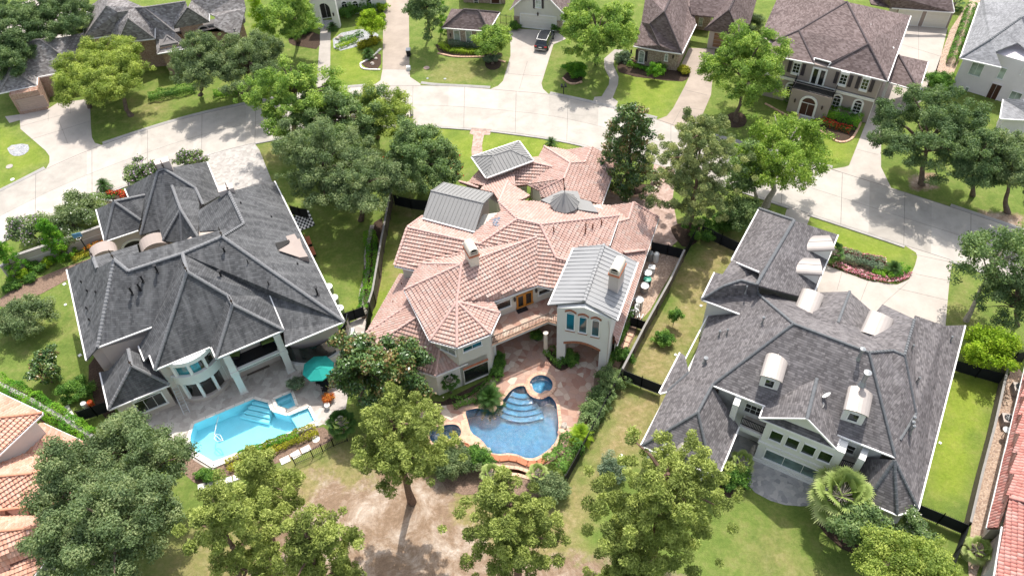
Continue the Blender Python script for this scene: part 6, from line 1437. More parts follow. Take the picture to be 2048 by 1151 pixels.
LM = dict(
 lite=leafmat('light_leaves', [(0, (0.11, 0.19, 0.03)), (0.5, (0.22, 0.34, 0.055)), (1, (0.38, 0.48, 0.09))]),
 oak=leafmat('oak_leaves', [(0, (0.099, 0.146, 0.066)), (0.5, (0.181, 0.250, 0.110)), (1, (0.329, 0.384, 0.179))]),
 oakd=leafmat('dark_oak_leaves', [(0, (0.070, 0.122, 0.052)), (0.5, (0.137, 0.211, 0.087)), (1, (0.260, 0.335, 0.146))]),
 oaky=leafmat('yellow_oak_leaves', [(0, (0.143, 0.206, 0.044)), (0.5, (0.299, 0.381, 0.081)), (1, (0.520, 0.578, 0.143))]),
 bright=leafmat('bright_leaves', [(0, (0.117, 0.209, 0.043)), (0.5, (0.243, 0.373, 0.076)), (1, (0.455, 0.558, 0.128))]),
 mid=leafmat('mid_leaves', [(0, (0.087, 0.142, 0.056)), (0.5, (0.176, 0.264, 0.101)), (1, (0.334, 0.422, 0.170))]),
 pine=leafmat('pine_needles', [(0, (0.12, 0.155, 0.04)), (0.5, (0.275, 0.33, 0.08)), (1, (0.45, 0.50, 0.14))], 0.2),
 pined=leafmat('dark_pine_needles', [(0, (0.125, 0.171, 0.068)), (0.5, (0.243, 0.298, 0.114)), (1, (0.443, 0.456, 0.180))], 0.2),
 magn=leafmat('magnolia_leaves', [(0, (0.036, 0.087, 0.021)), (0.6, (0.100, 0.183, 0.037)), (0.82, (0.199, 0.238, 0.061)), (0.9, (0.199, 0.128, 0.046)), (1, (0.298, 0.197, 0.073))], 0.1, 0.35, 0.4),
 lime=leafmat('lime_leaves', [(0, (0.166, 0.276, 0.021)), (0.5, (0.304, 0.455, 0.028)), (1, (0.469, 0.580, 0.055))]),
 thuja=leafmat('thuja_leaves', [(0, (0.055, 0.179, 0.021)), (0.5, (0.124, 0.304, 0.028)), (1, (0.276, 0.469, 0.041))]),
 hedge=leafmat('hedge_leaves', [(0, (0.053, 0.134, 0.029)), (0.5, (0.125, 0.253, 0.048)), (1, (0.250, 0.421, 0.080))]),
 grey=leafmat('grey_green_leaves', [(0, (0.097, 0.152, 0.097)), (0.5, (0.193, 0.262, 0.166)), (1, (0.331, 0.400, 0.262))]),
 yellow=leafmat('yellow_green_leaves', [(0, (0.18, 0.20, 0.02)), (0.5, (0.34, 0.34, 0.03)), (1, (0.50, 0.46, 0.05))]),
 pink=leafmat('pink_flowers', [(0, (0.5, 0.10, 0.16)), (0.5, (0.65, 0.25, 0.32)), (1, (0.8, 0.6, 0.6))], 0.2),
 lilac=leafmat('lilac_flowers', [(0, (0.42, 0.27, 0.45)), (1, (0.66, 0.52, 0.66))], 0.2), red=leafmat('red_flowers', [(0, (0.45, 0.02, 0.02)), (1, (0.7, 0.12, 0.05))], 0.2), white=leafmat('white_flowers', [(0, (0.6, 0.6, 0.5)), (1, (0.8, 0.8, 0.72))], 0.2),
 orange=leafmat('orange_flowers', [(0, (0.5, 0.10, 0.02)), (1, (0.65, 0.3, 0.06))], 0.2), palm=leafmat('palm_leaves', [(0, (0.14, 0.21, 0.05)), (0.5, (0.30, 0.38, 0.11)), (1, (0.52, 0.55, 0.26))], 0.2), sago=leafmat('sago_leaves', [(0, (0.02, 0.06, 0.012)), (0.6, (0.06, 0.13, 0.025)), (1, (0.15, 0.22, 0.05))], 0.15))
M_bark = plain('grey_brown_bark', (0.14, 0.105, 0.08), 0.95, 0.35, 4, 0.1, 0, 0.6); M_barkl = plain('pale_bark', (0.36, 0.32, 0.27), 0.95, 0.3, 4, 0.1, 0, 0.4); M_barkp = plain('pine_bark', (0.17, 0.11, 0.08), 0.95, 0.4, 5, 0.1, 0, 0.8)
def unit(v): return v / (np.linalg.norm(v, axis=-1, keepdims=True) + 1e-9)
def leaves(C, Nn, size, aspect, r, curl=0.15):
 """one bent diamond per leaf at centres C, facing Nn"""
 n = len(C); rv = unit(r.normal(size=(n, 3))); a = unit(np.cross(Nn, rv)); b = np.cross(Nn, a); s = size * r.uniform(0.7, 1.3, (n, 1))
 V = np.stack([C - a * s, C + b * s * aspect + Nn * s * curl, C + a * s, C - b * s * aspect + Nn * s * curl], 1).reshape(-1, 3)
 F = np.arange(4 * n).reshape(-1, 4); return V, F
def lobes_for(kind, r, rx, rz, nl):
 """clump centres and radii, grouped on uneven boughs"""
 out = []
 if kind == 'pine':
  nb = int(11 + 1.2 * rx * rx); per = 9
  for k in range(nb):
   t = (k + 0.5) / nb; z = rz * (-0.95 + 1.85 * t); w = rx * (0.6 + 0.5 * math.sin(math.pi * min(1, 0.12 + t * 0.82))) * r.uniform(0.45, 1.2) * (1 if t < 0.7 else 0.8); a = k * 2.4 + r.uniform(-0.7, 0.7)
   for i in range(per):
    d = w * (0.25 + 0.75 * (i / (per - 1)) ** 0.75) * r.uniform(0.85, 1.08); aa = a + r.normal() * 0.33
    out.append((d * math.cos(aa), d * math.sin(aa), z + 0.14 * d + r.normal() * 0.28, r.uniform(0.26, 0.46)))
 elif kind == 'cone':
  nl = int(40 + 9 * rx * rx)
  for k in range(nl):
   t = (k + 0.5) / nl; z = rz * (-1 + 2 * t); w = rx * (1.0 - 0.72 * t ** 1.7) * r.uniform(0.8, 1.14); a = k * 2.4 + r.uniform(-0.4, 0.4); d = w * r.uniform(0.25, 0.96)
   out.append((d * math.cos(a), d * math.sin(a), z, r.uniform(0.3, 0.62) * min(1, rx / 2.5)))
 else:
  nb = int(12 + 2.7 * rx * rx); bumps = [(unit(r.normal(size=3)), r.uniform(-0.34, 0.3)) for _ in range(10)]; sc = min(1.0, 0.25 + rx / 3.2)
  for k in range(nb):
   u = unit(r.normal(size=3)); u[2] = abs(u[2]) * 1.05 - 0.32 if r.random() < 0.85 else u[2]; u = unit(u)
   mlt = 1 + sum(s * math.exp(-6 * (1 - float(u @ b))) for b, s in bumps); q = r.uniform(0.42, 0.95) * mlt; c = np.array([u[0] * rx, u[1] * rx, u[2] * rz]) * q; br = r.uniform(0.5, 1.5) * sc
   for i in range(6):
    v = unit(r.normal(size=3)) * br * r.uniform(0.3, 1.0); v[2] *= 0.5; out.append((c[0] + v[0], c[1] + v[1], c[2] + v[2], r.uniform(0.22, 0.62) * sc))
 return out
def crown_data(seed, kind, rx, rz, nl, leaf, cover, aspect=0.55, core=0.18, jag=0.3, up=0.35):
 r = np.random.default_rng(seed); L = lobes_for(kind, r, rx, rz, nl); Vs = []; Fs = []; Ts = []; base = 0
 sx = r.uniform(0.9, 1.12)
 for (x, y, z, rad) in L:
  c = np.array([x * sx, y / sx, z]); sq = 0.75 if kind != 'pine' else 0.8
  n = max(8, int(4 * math.pi * rad * rad * sq * cover / (leaf * leaf * aspect * 2)))
  u = unit(r.normal(size=(n, 3))); q = 1 + (0.14 if kind == 'pine' else jag * 0.75) * r.normal(size=(n, 1)); q = np.where(r.random((n, 1)) < core, r.uniform(0.2, 0.8, (n, 1)), q)
  C = c + u * q * rad * np.array([1, 1, sq])
  Nn = unit(u * 0.9 + r.normal(size=(n, 3)) * 0.55 + np.array([0, 0, up]))
  if kind == 'pine':
   V, F = leaves(C, unit(r.normal(size=(n, 3)) + np.array([0, 0, 0.5])), leaf * 1.3, aspect * 0.55, r, 0.0)
  else: V, F = leaves(C, Nn, leaf, aspect, r)
  tl = r.uniform(0.1, 0.9); t = np.clip(tl + r.normal(size=n) * 0.17 , 0, 1)
  Vs.append(V); Fs.append(F + base); base += len(V); Ts.append(np.repeat(t, 4))
 return np.concatenate(Vs), np.concatenate(Fs), np.concatenate(Ts), L
KIND = dict(  # shape, lobes, leaf size, cover, material, bark
 oak=('round', 0, 0.092, 0.8, 'oak', 'b'), oakd=('round', 0, 0.098, 0.85, 'oakd', 'b'), oaky=('round', 0, 0.09, 0.72, 'oaky', 'b'), bright=('round', 0, 0.115, 0.8, 'bright', 'b'), mid=('round', 0, 0.115, 0.95, 'mid', 'b'),
 pine=('pine', 0, 0.095, 1.5, 'pine', 'p'), pined=('pine', 0, 0.095, 1.4, 'pined', 'p'), magn=('cone', 120, 0.14, 0.95, 'magn', 'b'), magr=('round', 0, 0.14, 1.2, 'magn', 'b'), feather=('round', 0, 0.11, 0.5, 'lite', 'l'), sparse=('round', 0, 0.13, 0.5, 'mid', 'l'),
 lime=('round', 110, 0.11, 0.8, 'lime', 'b'), thuja=('cone', 50, 0.08, 1.0, 'thuja', 'b'), cypress=('cone', 50, 0.09, 0.9, 'lime', 'b'))
BK = dict(b=M_bark, l=M_barkl, p=M_barkp)
_seed = [100]
def tree(kind, cq, zc, rpx, rz, label, base=None, name=None, cat='tree', group=None, trunk_r=None, kz=1.0, blossoms=None):
 """crown centre pixel and height, crown radius in pixels of the photograph"""
 _seed[0] += 1; sd_ = _seed[0]; c = P(cq[0], cq[1], zc); rx = rpx * mpp(cq[0], cq[1], zc); sh, nl, leaf, cov, lm, bk = KIND[kind]
 b = P(*base) if base else np.array([c[0] + 0.2, c[1] + 0.1, 0.0])
 nm = name or {'oak': 'oak_tree', 'oakd': 'oak_tree', 'oaky': 'oak_tree', 'pine': 'pine_tree', 'pined': 'pine_tree', 'magn': 'magnolia_tree', 'magr': 'magnolia_tree', 'thuja': 'thuja_tree', 'cypress': 'cypress_tree'}.get(kind, 'tree')
 t = thing(nm, label, cat, b, 0, group)
 nl2 = nl
 V, F, T_, L = crown_data(sd_, sh, rx, rz, nl2, leaf * (0.85 if rx < 1.6 else 1.0), cov)
 V = V + np.array([c[0], c[1], zc]); V[:, 2] = np.maximum(V[:, 2], 0.12)
 npmesh('crown', V, F, LM[lm], t, attr=dict(tint=T_))
 if blossoms:
  r = np.random.default_rng(sd_ + 5); n = int(len(F) * blossoms[1]); k = r.integers(0, len(F), n); C = V[F[k][:, 0]] + r.normal(size=(n, 3)) * 0.06; C[:, 2] += 0.05
  g = C[:, 2] > zc - rz * 0.4; C = C[g]; V2, F2 = leaves(C, unit(r.normal(size=(len(C), 3)) + np.array([0, 0, 1.0])), 0.10, 0.8, r); npmesh('blossoms', V2, F2, LM[blossoms[0]], t, attr=dict(tint=np.repeat(r.random(len(C)), 4)))
 tr_ = trunk_r or max(0.06, 0.055 * rx + 0.04 + 0.006 * zc); m_ = MB(); top = np.array([c[0], c[1], zc + (rz * 0.75 if sh in ('pine', 'cone') else 0.0)]); r = np.random.default_rng(sd_ + 9)
 k = 6; pts = [b + (top - b) * i / k + np.array([*(r.normal(size=2) * 0.12 * (0 if i in (0, k) else 1) * min(1, rx / 3)), 0]) for i in range(k + 1)]
 m_.tube([pts[0] - np.array([0, 0, 0.1])] + pts, [tr_ * 1.6, tr_ * 1.25] + [tr_ * (1 - 0.7 * i / k) for i in range(1, k + 1)], 8)
 if rx > 1.3:
  sel = L if len(L) < 18 else [L[i] for i in r.choice(len(L), 18, replace=False)]
  for (x, y, z, rad) in sel:
   e = np.array([c[0] + x, c[1] + y, zc + z]); f = min(0.95, max(0.25, (e[2] - 0.25 * rx - b[2]) / (top[2] - b[2] + 1e-6))); s = b + (top - b) * f; mid_p = (s + e) / 2 + np.array([0, 0, 0.1 * rx]); m_.tube([s, mid_p, e], [tr_ * 0.42, tr_ * 0.26, tr_ * 0.1], 5)
 m_.build('trunk', BK[bk], t); return t
def shrub(q, rpx, h, label, mat='hedge', group=None, name='shrub', cat='shrub', leaf=0.075, nl=None, blossoms=None, flat=0.8, z0=0.0):
 _seed[0] += 1; r = np.random.default_rng(_seed[0]); c = P(q[0], q[1], z0); rx = rpx * mpp(q[0], q[1]); t = thing(name, label, cat, c, 0, group)
 V, F, T_, L = crown_data(_seed[0], 'round', rx, h * 0.5, nl or max(16, int(34 * min(2.2, rx))), leaf, 0.95); V = V + np.array([c[0], c[1], h * 0.52 + z0]); V[:, 2] = np.maximum(V[:, 2], z0 + 0.03)
 npmesh('foliage', V, F, LM[mat], t, attr=dict(tint=T_))
 if blossoms:
  n = int(len(F) * blossoms[1]); k = r.integers(0, len(F), n); C = V[F[k][:, 0]] + r.normal(size=(n, 3)) * 0.04 + np.array([0, 0, 0.06]); C = C[C[:, 2] > z0 + h * 0.35]
  V2, F2 = leaves(C, unit(r.normal(size=(len(C), 3)) + np.array([0, 0, 1.2])), 0.075, 0.85, r); npmesh('blossoms', V2, F2, LM[blossoms[0]], t, attr=dict(tint=np.repeat(r.random(len(C)), 4)))
 st_ = MB();
 for k in range(3): st_.tube([c + [0, 0, -0.05], c + np.array([r.normal() * 0.2 * rx, r.normal() * 0.2 * rx, h * 0.6])], [0.03, 0.012], 5)
 st_.build('stem', M_bark, t); return t
def hedge(px, w, h, label, mat='hedge', name='hedge', cat='hedge', leaf=0.08, dens=1.0, group=None, blossoms=None, lump=0.12):
 """clipped or loose planting that follows a line"""
 _seed[0] += 1; r = np.random.default_rng(_seed[0]); pl = np.array(wpts(px)); L = np.linalg.norm(np.diff(pl, axis=0), axis=1).sum(); n = int(L * (w + 2 * h) * 0.9 / (leaf * leaf) * dens)
 d = np.r_[0, np.cumsum(np.linalg.norm(np.diff(pl, axis=0), axis=1))]; s = r.uniform(0, L, n); X = np.interp(s, d, pl[:, 0]); Y = np.interp(s, d, pl[:, 1]); j = np.clip(np.searchsorted(d, s) - 1, 0, len(pl) - 2); e = unit(pl[j + 1] - pl[j]); nn = np.stack([-e[:, 1], e[:, 0]], 1)
 a = r.uniform(-0.25, math.pi + 0.25, n); k = 0.55; ca = np.sign(np.cos(a)) * np.abs(np.cos(a)) ** k; sa = np.sign(np.sin(a)) * np.abs(np.sin(a)) ** k; lm_ = 1 + lump * (np.sin(s * 2.3 + r.uniform(0, 6)) + 0.6 * np.sin(s * 5.1)) + r.normal(size=n) * 0.06
 C = np.stack([X + nn[:, 0] * ca * w / 2 * lm_, Y + nn[:, 1] * ca * w / 2 * lm_, np.maximum(0.04, h * (0.35 + 0.65 * sa) * lm_)], 1); Nn = unit(np.stack([nn[:, 0] * ca, nn[:, 1] * ca, sa + 0.2], 1) + r.normal(size=(n, 3)) * 0.45)
 V, F = leaves(C, Nn, leaf, 0.6, r); T_ = np.repeat(np.clip(0.5 + 0.25 * np.sin(s * 1.7) + r.normal(size=n) * 0.16, 0, 1), 4)
 if blossoms:
  t = thing(name, label, cat, (X.mean(), Y.mean(), 0), 0, group); npmesh('foliage', V, F, LM[mat], t, attr=dict(tint=T_)); n2 = int(n * blossoms[1]); k2 = r.integers(0, n, n2); C2 = C[k2] + r.normal(size=(n2, 3)) * 0.05 + np.array([0, 0, 0.06]); V2, F2 = leaves(C2, unit(r.normal(size=(n2, 3)) + np.array([0, 0, 1.2])), 0.08, 0.85, r)
  npmesh('blossoms', V2, F2, LM[blossoms[0]], t, attr=dict(tint=np.repeat(r.random(n2), 4))); return t
 o = npmesh(name, V, F, LM[mat], None, attr=dict(tint=T_)); return tag(o, label, cat, group)
def palm(q, h, R, label, fan=True, nf=34, mat='palm', name='palm_tree', cat='palm', trunk=0.16, group=None, blades=16):
 _seed[0] += 1; r = np.random.default_rng(_seed[0]); b = P(*q) if len(q) == 2 else np.array(q); t = thing(name, label, cat, b, 0, group); top = b + np.array([0.05, 0.05, h])
 V = []; F = []; T_ = []; st = MB()
 for k in range(nf):
  el = math.radians(80 - 115 * (k + 0.5) / nf); az = k * 2.399; d = np.array([math.cos(az) * math.cos(el), math.sin(az) * math.cos(el), math.sin(el)]); side = np.array([-math.sin(az), math.cos(az), 0]); tint = 0.25 + 0.6 * (k / nf) * r.uniform(0.5, 1.2)
  if fan:
   p1 = top + d * R * 0.58 * r.uniform(0.8, 1.05) + np.array([0, 0, -0.05 * R]); st.tube([top, p1], [0.035, 0.02], 4); up = np.cross(d, side) * -1
   for j in range(blades):
    a = math.radians(-88 + 176 * j / (blades - 1)); dd = d * math.cos(a) + side * math.sin(a); ln = R * 0.4 * (0.8 + 0.2 * math.cos(a)) * r.uniform(0.9, 1.08) ; w = np.cross(dd, np.cross(d, side)); w = w / (np.linalg.norm(w) + 1e-9) * ln * 0.085
    e = p1 + dd * ln + np.array([0, 0, -0.32 * ln]); m1 = p1 + dd * ln * 0.55; i = len(V); V += [p1, m1 + w, e, m1 - w]; F.append((i, i + 1, i + 2, i + 3)); T_ += [min(1, tint * 0.7), tint, min(1, tint + 0.3), tint]
  else:
   n = 14; prev = top; ln = R
   for j in range(1, n + 1):
    u = j / n; p = top + d * ln * u + np.array([0, 0, -0.75 * ln * u * u * (1 - 0.5 * math.sin(el))]); ww = 0.30 * R * math.sin(math.pi * min(0.98, u * 0.85 + 0.12))
    for sg in (-1, 1):
     e = p + side * sg * ww + d * ww * 0.5 + np.array([0, 0, -0.25 * ww]); wv = (p - prev) * 0.42; i = len(V); V += [p - wv, e, p + wv, p]; F.append((i, i + 1, i + 2, i + 3)); T_ += [tint] * 4
    prev = p
   st.tube([top, top + d * ln * 0.5 + np.array([0, 0, -0.12 * ln])], [0.03, 0.015], 4)
 st.build('leaf_stalks', M_barkl if fan else M_bark, t)
 npmesh('fronds', np.array(V), np.array(F), LM[mat], t, attr=dict(tint=np.clip(T_, 0, 1)))
 MB().tube([b - [0, 0, 0.05], b + [0.02, 0.02, h * 0.5], top], [trunk * 1.25, trunk, trunk * 0.9], 10).build('trunk', M_bark, t); return t
def flowers(px, label, mats=(('pink', 0.5), ('white', 0.3)), w=0.6, h=0.28):
 return hedge(px, w, h, label, 'hedge', 'flower_border', 'flowers', 0.07, 0.8, None, (mats[0][0], 0.9), 0.1)
# ------------------------------------------------------------------ trees and planting where they stand
tree('oakd', (45, 45), 7, 85, 3.9, 'dark green broad tree in the far left corner behind the grey roofs')
tree('oakd', (128, 28), 7, 63, 3.2, 'dark green tree just left of the light grey roofed house')
tree('oakd', (5, 110), 6, 57, 3, 'dark tree at the left edge above the brick garage')
tree('oaky', (212, 143), 5.2, 105, 3.1, 'wide yellow green oak leaning over the brick house driveway', (262, 231), trunk_r=0.32)
tree('oaky', (160, 165), 4.8, 57, 2.2, 'smaller yellow green oak left of the wide one beside the driveway', (180, 215))
tree('oak', (410, 125), 6, 71, 3.7, 'blue green oak in front of the brick archway house', (402, 190))
tree('oak', (500, 125), 5.5, 82, 3.5, 'blue green oak right of the stone path to the brick house', (483, 190))
tree('cypress', (520, 35), 6, 27, 3.9, 'narrow yellow green conifer between the grey roof and the white house', (528, 75))
tree('bright', (583, 30), 6.5, 64, 4.5, 'bright green tree beside the white house entrance', (597, 83))
tree('bright', (590, 205), 6.8, 92, 4.6, 'tall bright green tree at the kerb, nearest the road bend', (590, 262))
tree('mid', (690, 235), 6.2, 90, 4.0, 'mid green tree between the bright kerb tree and the mailbox post', (660, 285))
tree('oaky', (755, 232), 5.2, 66, 3.2, 'loose yellow green tree beside the double street mailbox', (755, 275))
tree('oak', (655, 330), 6.8, 100, 4.3, 'broad olive green oak above the chessboard lawn', (650, 400), trunk_r=0.3)
tree('oak', (720, 370), 6.6, 92, 4.0, 'olive green oak overhanging the long side fence', (722, 440), trunk_r=0.28)
tree('mid', (840, 310), 5.8, 80, 4.2, 'dense dark glossy tree left of the small metal pavilion roof', (845, 380))
tree('mid', (893, 345), 3.2, 39, 2.1, 'small dense tree with red flowers beside the pink roof', (893, 372), blossoms=('red', 0.03))
tree('mid', (790, 335), 3.0, 30, 1.7, 'dark shrub tree with red blossoms under the olive oak', (792, 360), blossoms=('red', 0.05))
tree('lime', (742, 46), 2.8, 27, 2.1, 'young light green tree on the gravel strip by the white house', (745, 78))
tree('mid', (850, 15), 6, 41, 4.1, 'tall dark tree left of the small brick pavilion house', (858, 62))
tree('thuja', (882, 20), 4.5, 18, 3.9, 'narrow dark conifer against the small brick house', (884, 62))
tree('bright', (983, 77), 3.2, 38, 2.3, 'small round bright tree in front of the small brick house', (985, 127))
tree('bright', (1195, 60), 6, 89, 4.5, 'large bright green tree between the cream garage and the curving path', (1192, 128), trunk_r=0.25)
tree('bright', (1490, 140), 6.5, 91, 5.4, 'large bright green tree left of the taupe two storey house', (1472, 242), trunk_r=0.28)
tree('magn', (1256, 300), 6.0, 76, 5.6, 'dark pyramid magnolia at the red paved driveway', (1257, 372))
tree('pined', (1395, 335), 8.5, 96, 5.8, 'tall dark pine with open crown by the red paved driveway', (1379, 462), trunk_r=0.26)
tree('feather', (1562, 310), 6.5, 108, 4.8, 'light feathery tree with pale trunk at the kerb beside the plum roof', (1532, 412))
tree('sparse', (1500, 345), 5.0, 48, 3.5, 'thin pale trunked tree between the dark pine and the feathery tree', (1512, 402))
tree('mid', (1478, 425), 2.6, 36, 1.9, 'dark rounded shrub tree in front of the plum roofed garage wing', (1480, 447))
tree('oakd', (1860, 270), 6.5, 105, 4.6, 'large dark green oak beside the grey two storey house driveway', (1843, 368), trunk_r=0.35)
tree('oakd', (1950, 320), 6, 66, 3.7, 'dark green oak in the middle of the right hand group', (1945, 390))
tree('oak', (2018, 335), 6, 75, 3.9, 'grey green oak at the right edge of the photo above the road', (2015, 425))
tree('sparse', (1992, 520), 7, 71, 3.9, 'open crowned tree with pale leaning trunk beside the light driveway', (1932, 640), trunk_r=0.24)
tree('oakd', (2030, 600), 4.5, 50, 3.7, 'dense dark tree at the right edge behind the lime green bush', (2035, 650))
tree('lime', (1972, 700), 2.4, 52, 2.1, 'round lime green bush tree behind the plum roofed house', (1972, 735))
tree('oak', (250, 900), 7.0, 82, 3.5, 'upper part of the spreading grey green oaks beside the terracotta roof', (262, 985), trunk_r=0.35)
tree('oak', (150, 965), 7.5, 92, 4.0, 'grey green oak reaching over the terracotta roof', (225, 1020), trunk_r=0.3)
tree('oak', (308, 935), 6.8, 82, 3.5, 'grey green oak leaning towards the light blue pool', (300, 1010), trunk_r=0.3)
tree('oak', (240, 1050), 8.5, 125, 4.8, 'largest grey green oak, lowest of the group by the terracotta roof', (270, 1080), trunk_r=0.45)
tree('oak', (130, 1085), 7.5, 80, 3.5, 'grey green oak in the lower left corner over the terracotta eave', (190, 1120), trunk_r=0.3)
tree('pine', (530, 965), 9, 58, 4.5, 'slim yellow green pine beside the iron pool fence', (545, 1080))
tree('pine', (478, 1070), 11, 92, 5.4, 'large yellow green pine at the bottom left of the bare soil', (500, 1230), trunk_r=0.3)
tree('pine', (640, 1115), 9, 83, 4.8, 'low spreading yellow green pine at the bottom of the photo', (650, 1230), trunk_r=0.28)
tree('pine', (798, 888), 11.5, 104, 3.7, 'tall pine with a bare trunk standing on the bare soil below the pink roofed house', (824, 1003), trunk_r=0.33)
tree('pine', (1025, 1055), 9.5, 102, 4.8, 'yellow green pine with open crown below the freeform pool', (1036, 1150), trunk_r=0.26)
tree('pine', (1322, 1008), 11, 142, 5.8, 'largest spreading pine in front of the plum roofed house', (1300, 1120), trunk_r=0.42)
tree('pine', (1255, 1128), 7, 69, 3.2, 'small pine top at the bottom edge below the largest pine', (1270, 1180))
tree('oaky', (1790, 1118), 4.5, 71, 2.6, 'light green bushy oak at the bottom right below the fan palm', (1800, 1150))
tree('oaky', (1850, 1125), 4.0, 52, 2.4, 'light green bushy tree next to the black fence corner at the bottom', (1855, 1150))
tree('mid', (1722, 1055), 3.2, 57, 2.6, 'dense dark green round tree beside the big fan palm', (1722, 1080))
tree('mid', (1822, 1052), 2.0, 30, 1.5, 'small dark bush with white flowers beside the black fence', (1822, 1065), blossoms=('white', 0.03))
tree('magr', (731, 742), 5.0, 68, 4.2, 'left magnolia with rusty leaf undersides between the two terraces', (722, 800))
tree('magr', (788, 742), 4.6, 62, 3.8, 'right magnolia with rusty leaf undersides against the cream wall', (780, 800))
tree('oak', (145, 430), 2.2, 52, 1.7, 'pale green bushy tree beside the road at the beige garden wall', (148, 455), blossoms=('white', 0.02))
tree('mid', (58, 460), 2.4, 34, 1.8, 'crape myrtle with lilac flowers at the left edge of the garden wall', (75, 485), blossoms=('lilac', 0.12))
tree('mid', (283, 350), 2.2, 30, 1.6, 'crape myrtle with lilac flowers beside the charcoal garage wing', (280, 362), blossoms=('lilac', 0.14))
tree('mid', (380, 318), 1.8, 25, 1.1, 'low crape myrtle with lilac flowers behind the charcoal garage ridge', (380, 325), blossoms=('lilac', 0.14))
tree('thuja', (108, 480), 2.6, 31, 2.8, 'tall clipped bright thuja in front of the beige garden wall', (125, 510))
tree('thuja', (18, 517), 2.6, 27, 2.6, 'clipped thuja at the left edge of the photo by the beige wall', (30, 548))
tree('oak', (52, 632), 2.0, 51, 1.6, 'small rounded blue green tree on the left lawn', (55, 655))
tree('magr', (92, 738), 1.9, 31, 1.8, 'small bronze magnolia on the left lawn below the rounded tree', (105, 762))
# shrubs round the houses
for q, r, h, l, k in (((1325, 683), 17, 1.3, 'dark round shrub standing alone on the dry side lawn', 'hedge'), ((1346, 650), 9, 2.4, 'slender shrub behind the round one on the dry side lawn', 'hedge'), ((1222, 948), 26, 2.0, 'grey green bush beside the largest pine', 'grey'),
 ((1470, 965), 26, 1.6, 'rounded shrub at the corner of the grey terrace', 'hedge'), ((1150, 150), 20, 1.5, 'two toned clipped round shrub on the lawn by the street mailbox', 'thuja'), ((1308, 160), 13, 2.6, 'young standard tree on the lawn before the brown shingled house', 'thuja'),
 ((660, 645), 20, 2.0, 'dense green shrub behind the curved veranda', 'thuja'), ((676, 670), 17, 1.8, 'dark green shrub between the curved veranda and the gate', 'hedge'), ((592, 705), 16, 1.4, 'dark shrub at the foot of the right white column', 'hedge'), ((910, 935), 42, 2.4, 'large olive bush below the small dark pool', 'oak'), ((955, 925), 26, 2.2, 'round dark bush left of the weir', 'hedge'), ((1105, 980), 30, 2.0, 'olive bush right of the weir', 'oak'),
 ((1452, 455), 26, 2.0, 'dark shrub below the tall dark pine', 'hedge'), ((1405, 470), 26, 1.6, 'ivy like shrub beside the black side gate', 'hedge'), ((160, 795), 26, 1.8, 'dark laurel beside the black gate of the charcoal house', 'hedge'), ((1870, 175), 24, 1.8, 'green shrub below the long bare side path', 'hedge'), ((1245, 725), 17, 1.7, 'glossy shrub nearest the tower pier', 'hedge'),
 ((1218, 770), 24, 1.8, 'second glossy shrub along the black fence below the tower', 'mid'), ((1205, 800), 22, 1.8, 'third glossy shrub along the black fence below the tower', 'mid'), ((1185, 830), 24, 1.8, 'lowest glossy shrub along the black fence beside the terrace', 'mid'), ((1138, 722), 14, 0.9, 'low shrub in the bed between the column and the tower', 'hedge'),
 ((725, 95), 9, 0.7, 'clipped yellow ball shrub, left of three by the gravel strip', 'yellow'), ((737, 90), 9, 0.7, 'clipped yellow ball shrub, middle of three by the gravel strip', 'yellow'), ((749, 84), 9, 0.7, 'clipped yellow ball shrub, right of three by the gravel strip', 'yellow'),
 ((700, 30), 22, 1.6, 'dark clipped shrub under the white house windows', 'hedge'), ((735, 22), 16, 1.8, 'dark cone shrub at the right end of the white house front', 'hedge'), ((765, 22), 10, 1.2, 'lime ball shrub nearest the tan driveway', 'lime'), ((765, 40), 9, 1.0, 'lime ball shrub lower by the tan driveway', 'lime'),
 ((985, 125), 14, 0.9, 'blue green ground shrub round the small bright tree', 'grey'), ((1120, 60), 12, 1.0, 'clipped shrub right of the cream garage door', 'hedge'), ((1030, 58), 10, 1.0, 'clipped shrub left of the cream garage door', 'hedge'), ((1325, 128), 20, 1.0, 'clipped boxy shrub under the arched brick window', 'hedge'), ((1365, 145), 12, 0.8, 'yellow shrub at the driveway corner of the brown house', 'yellow'),
 ((1245, 120), 14, 1.1, 'leafy blue green plant beside the curving path', 'grey'), ((1500, 60), 26, 2.2, 'olive shrub behind the large bright tree', 'oak'), ((600, 65), 22, 1.2, 'dark shrub left of the white entrance', 'hedge'), ((1895, 590), 1, 0.1, '', 'hedge')):
 if l: shrub(q, r, h, l, k if k in LM else 'hedge', None)
for i, (q, r, m_, l) in enumerate((((62, 562), 9, 'hedge', 'low green plant at the left end of the bark bed below the beige wall'), ((84, 540), 8, 'hedge', 'second low green plant in the bark bed below the beige wall'), ((66, 530), 8, 'hedge', 'low green plant close under the beige wall'), ((100, 527), 9, 'lime', 'lime plant in the middle of the bark bed'), ((50, 553), 9, 'lime', 'lime plant at the lower edge of the bark bed'),
 ((34, 573), 8, 'hedge', 'dark plant near the left end of the bark bed'), ((20, 580), 8, 'hedge', 'dark plant at the left edge of the bark bed'), ((425, 958), 9, 'hedge', 'right ball shrub at the corner of the light blue pool'), ((408, 950), 9, 'hedge', 'left ball shrub at the corner of the light blue pool'))): shrub(q, r, 0.7, l, m_, 'small plants in the beds')
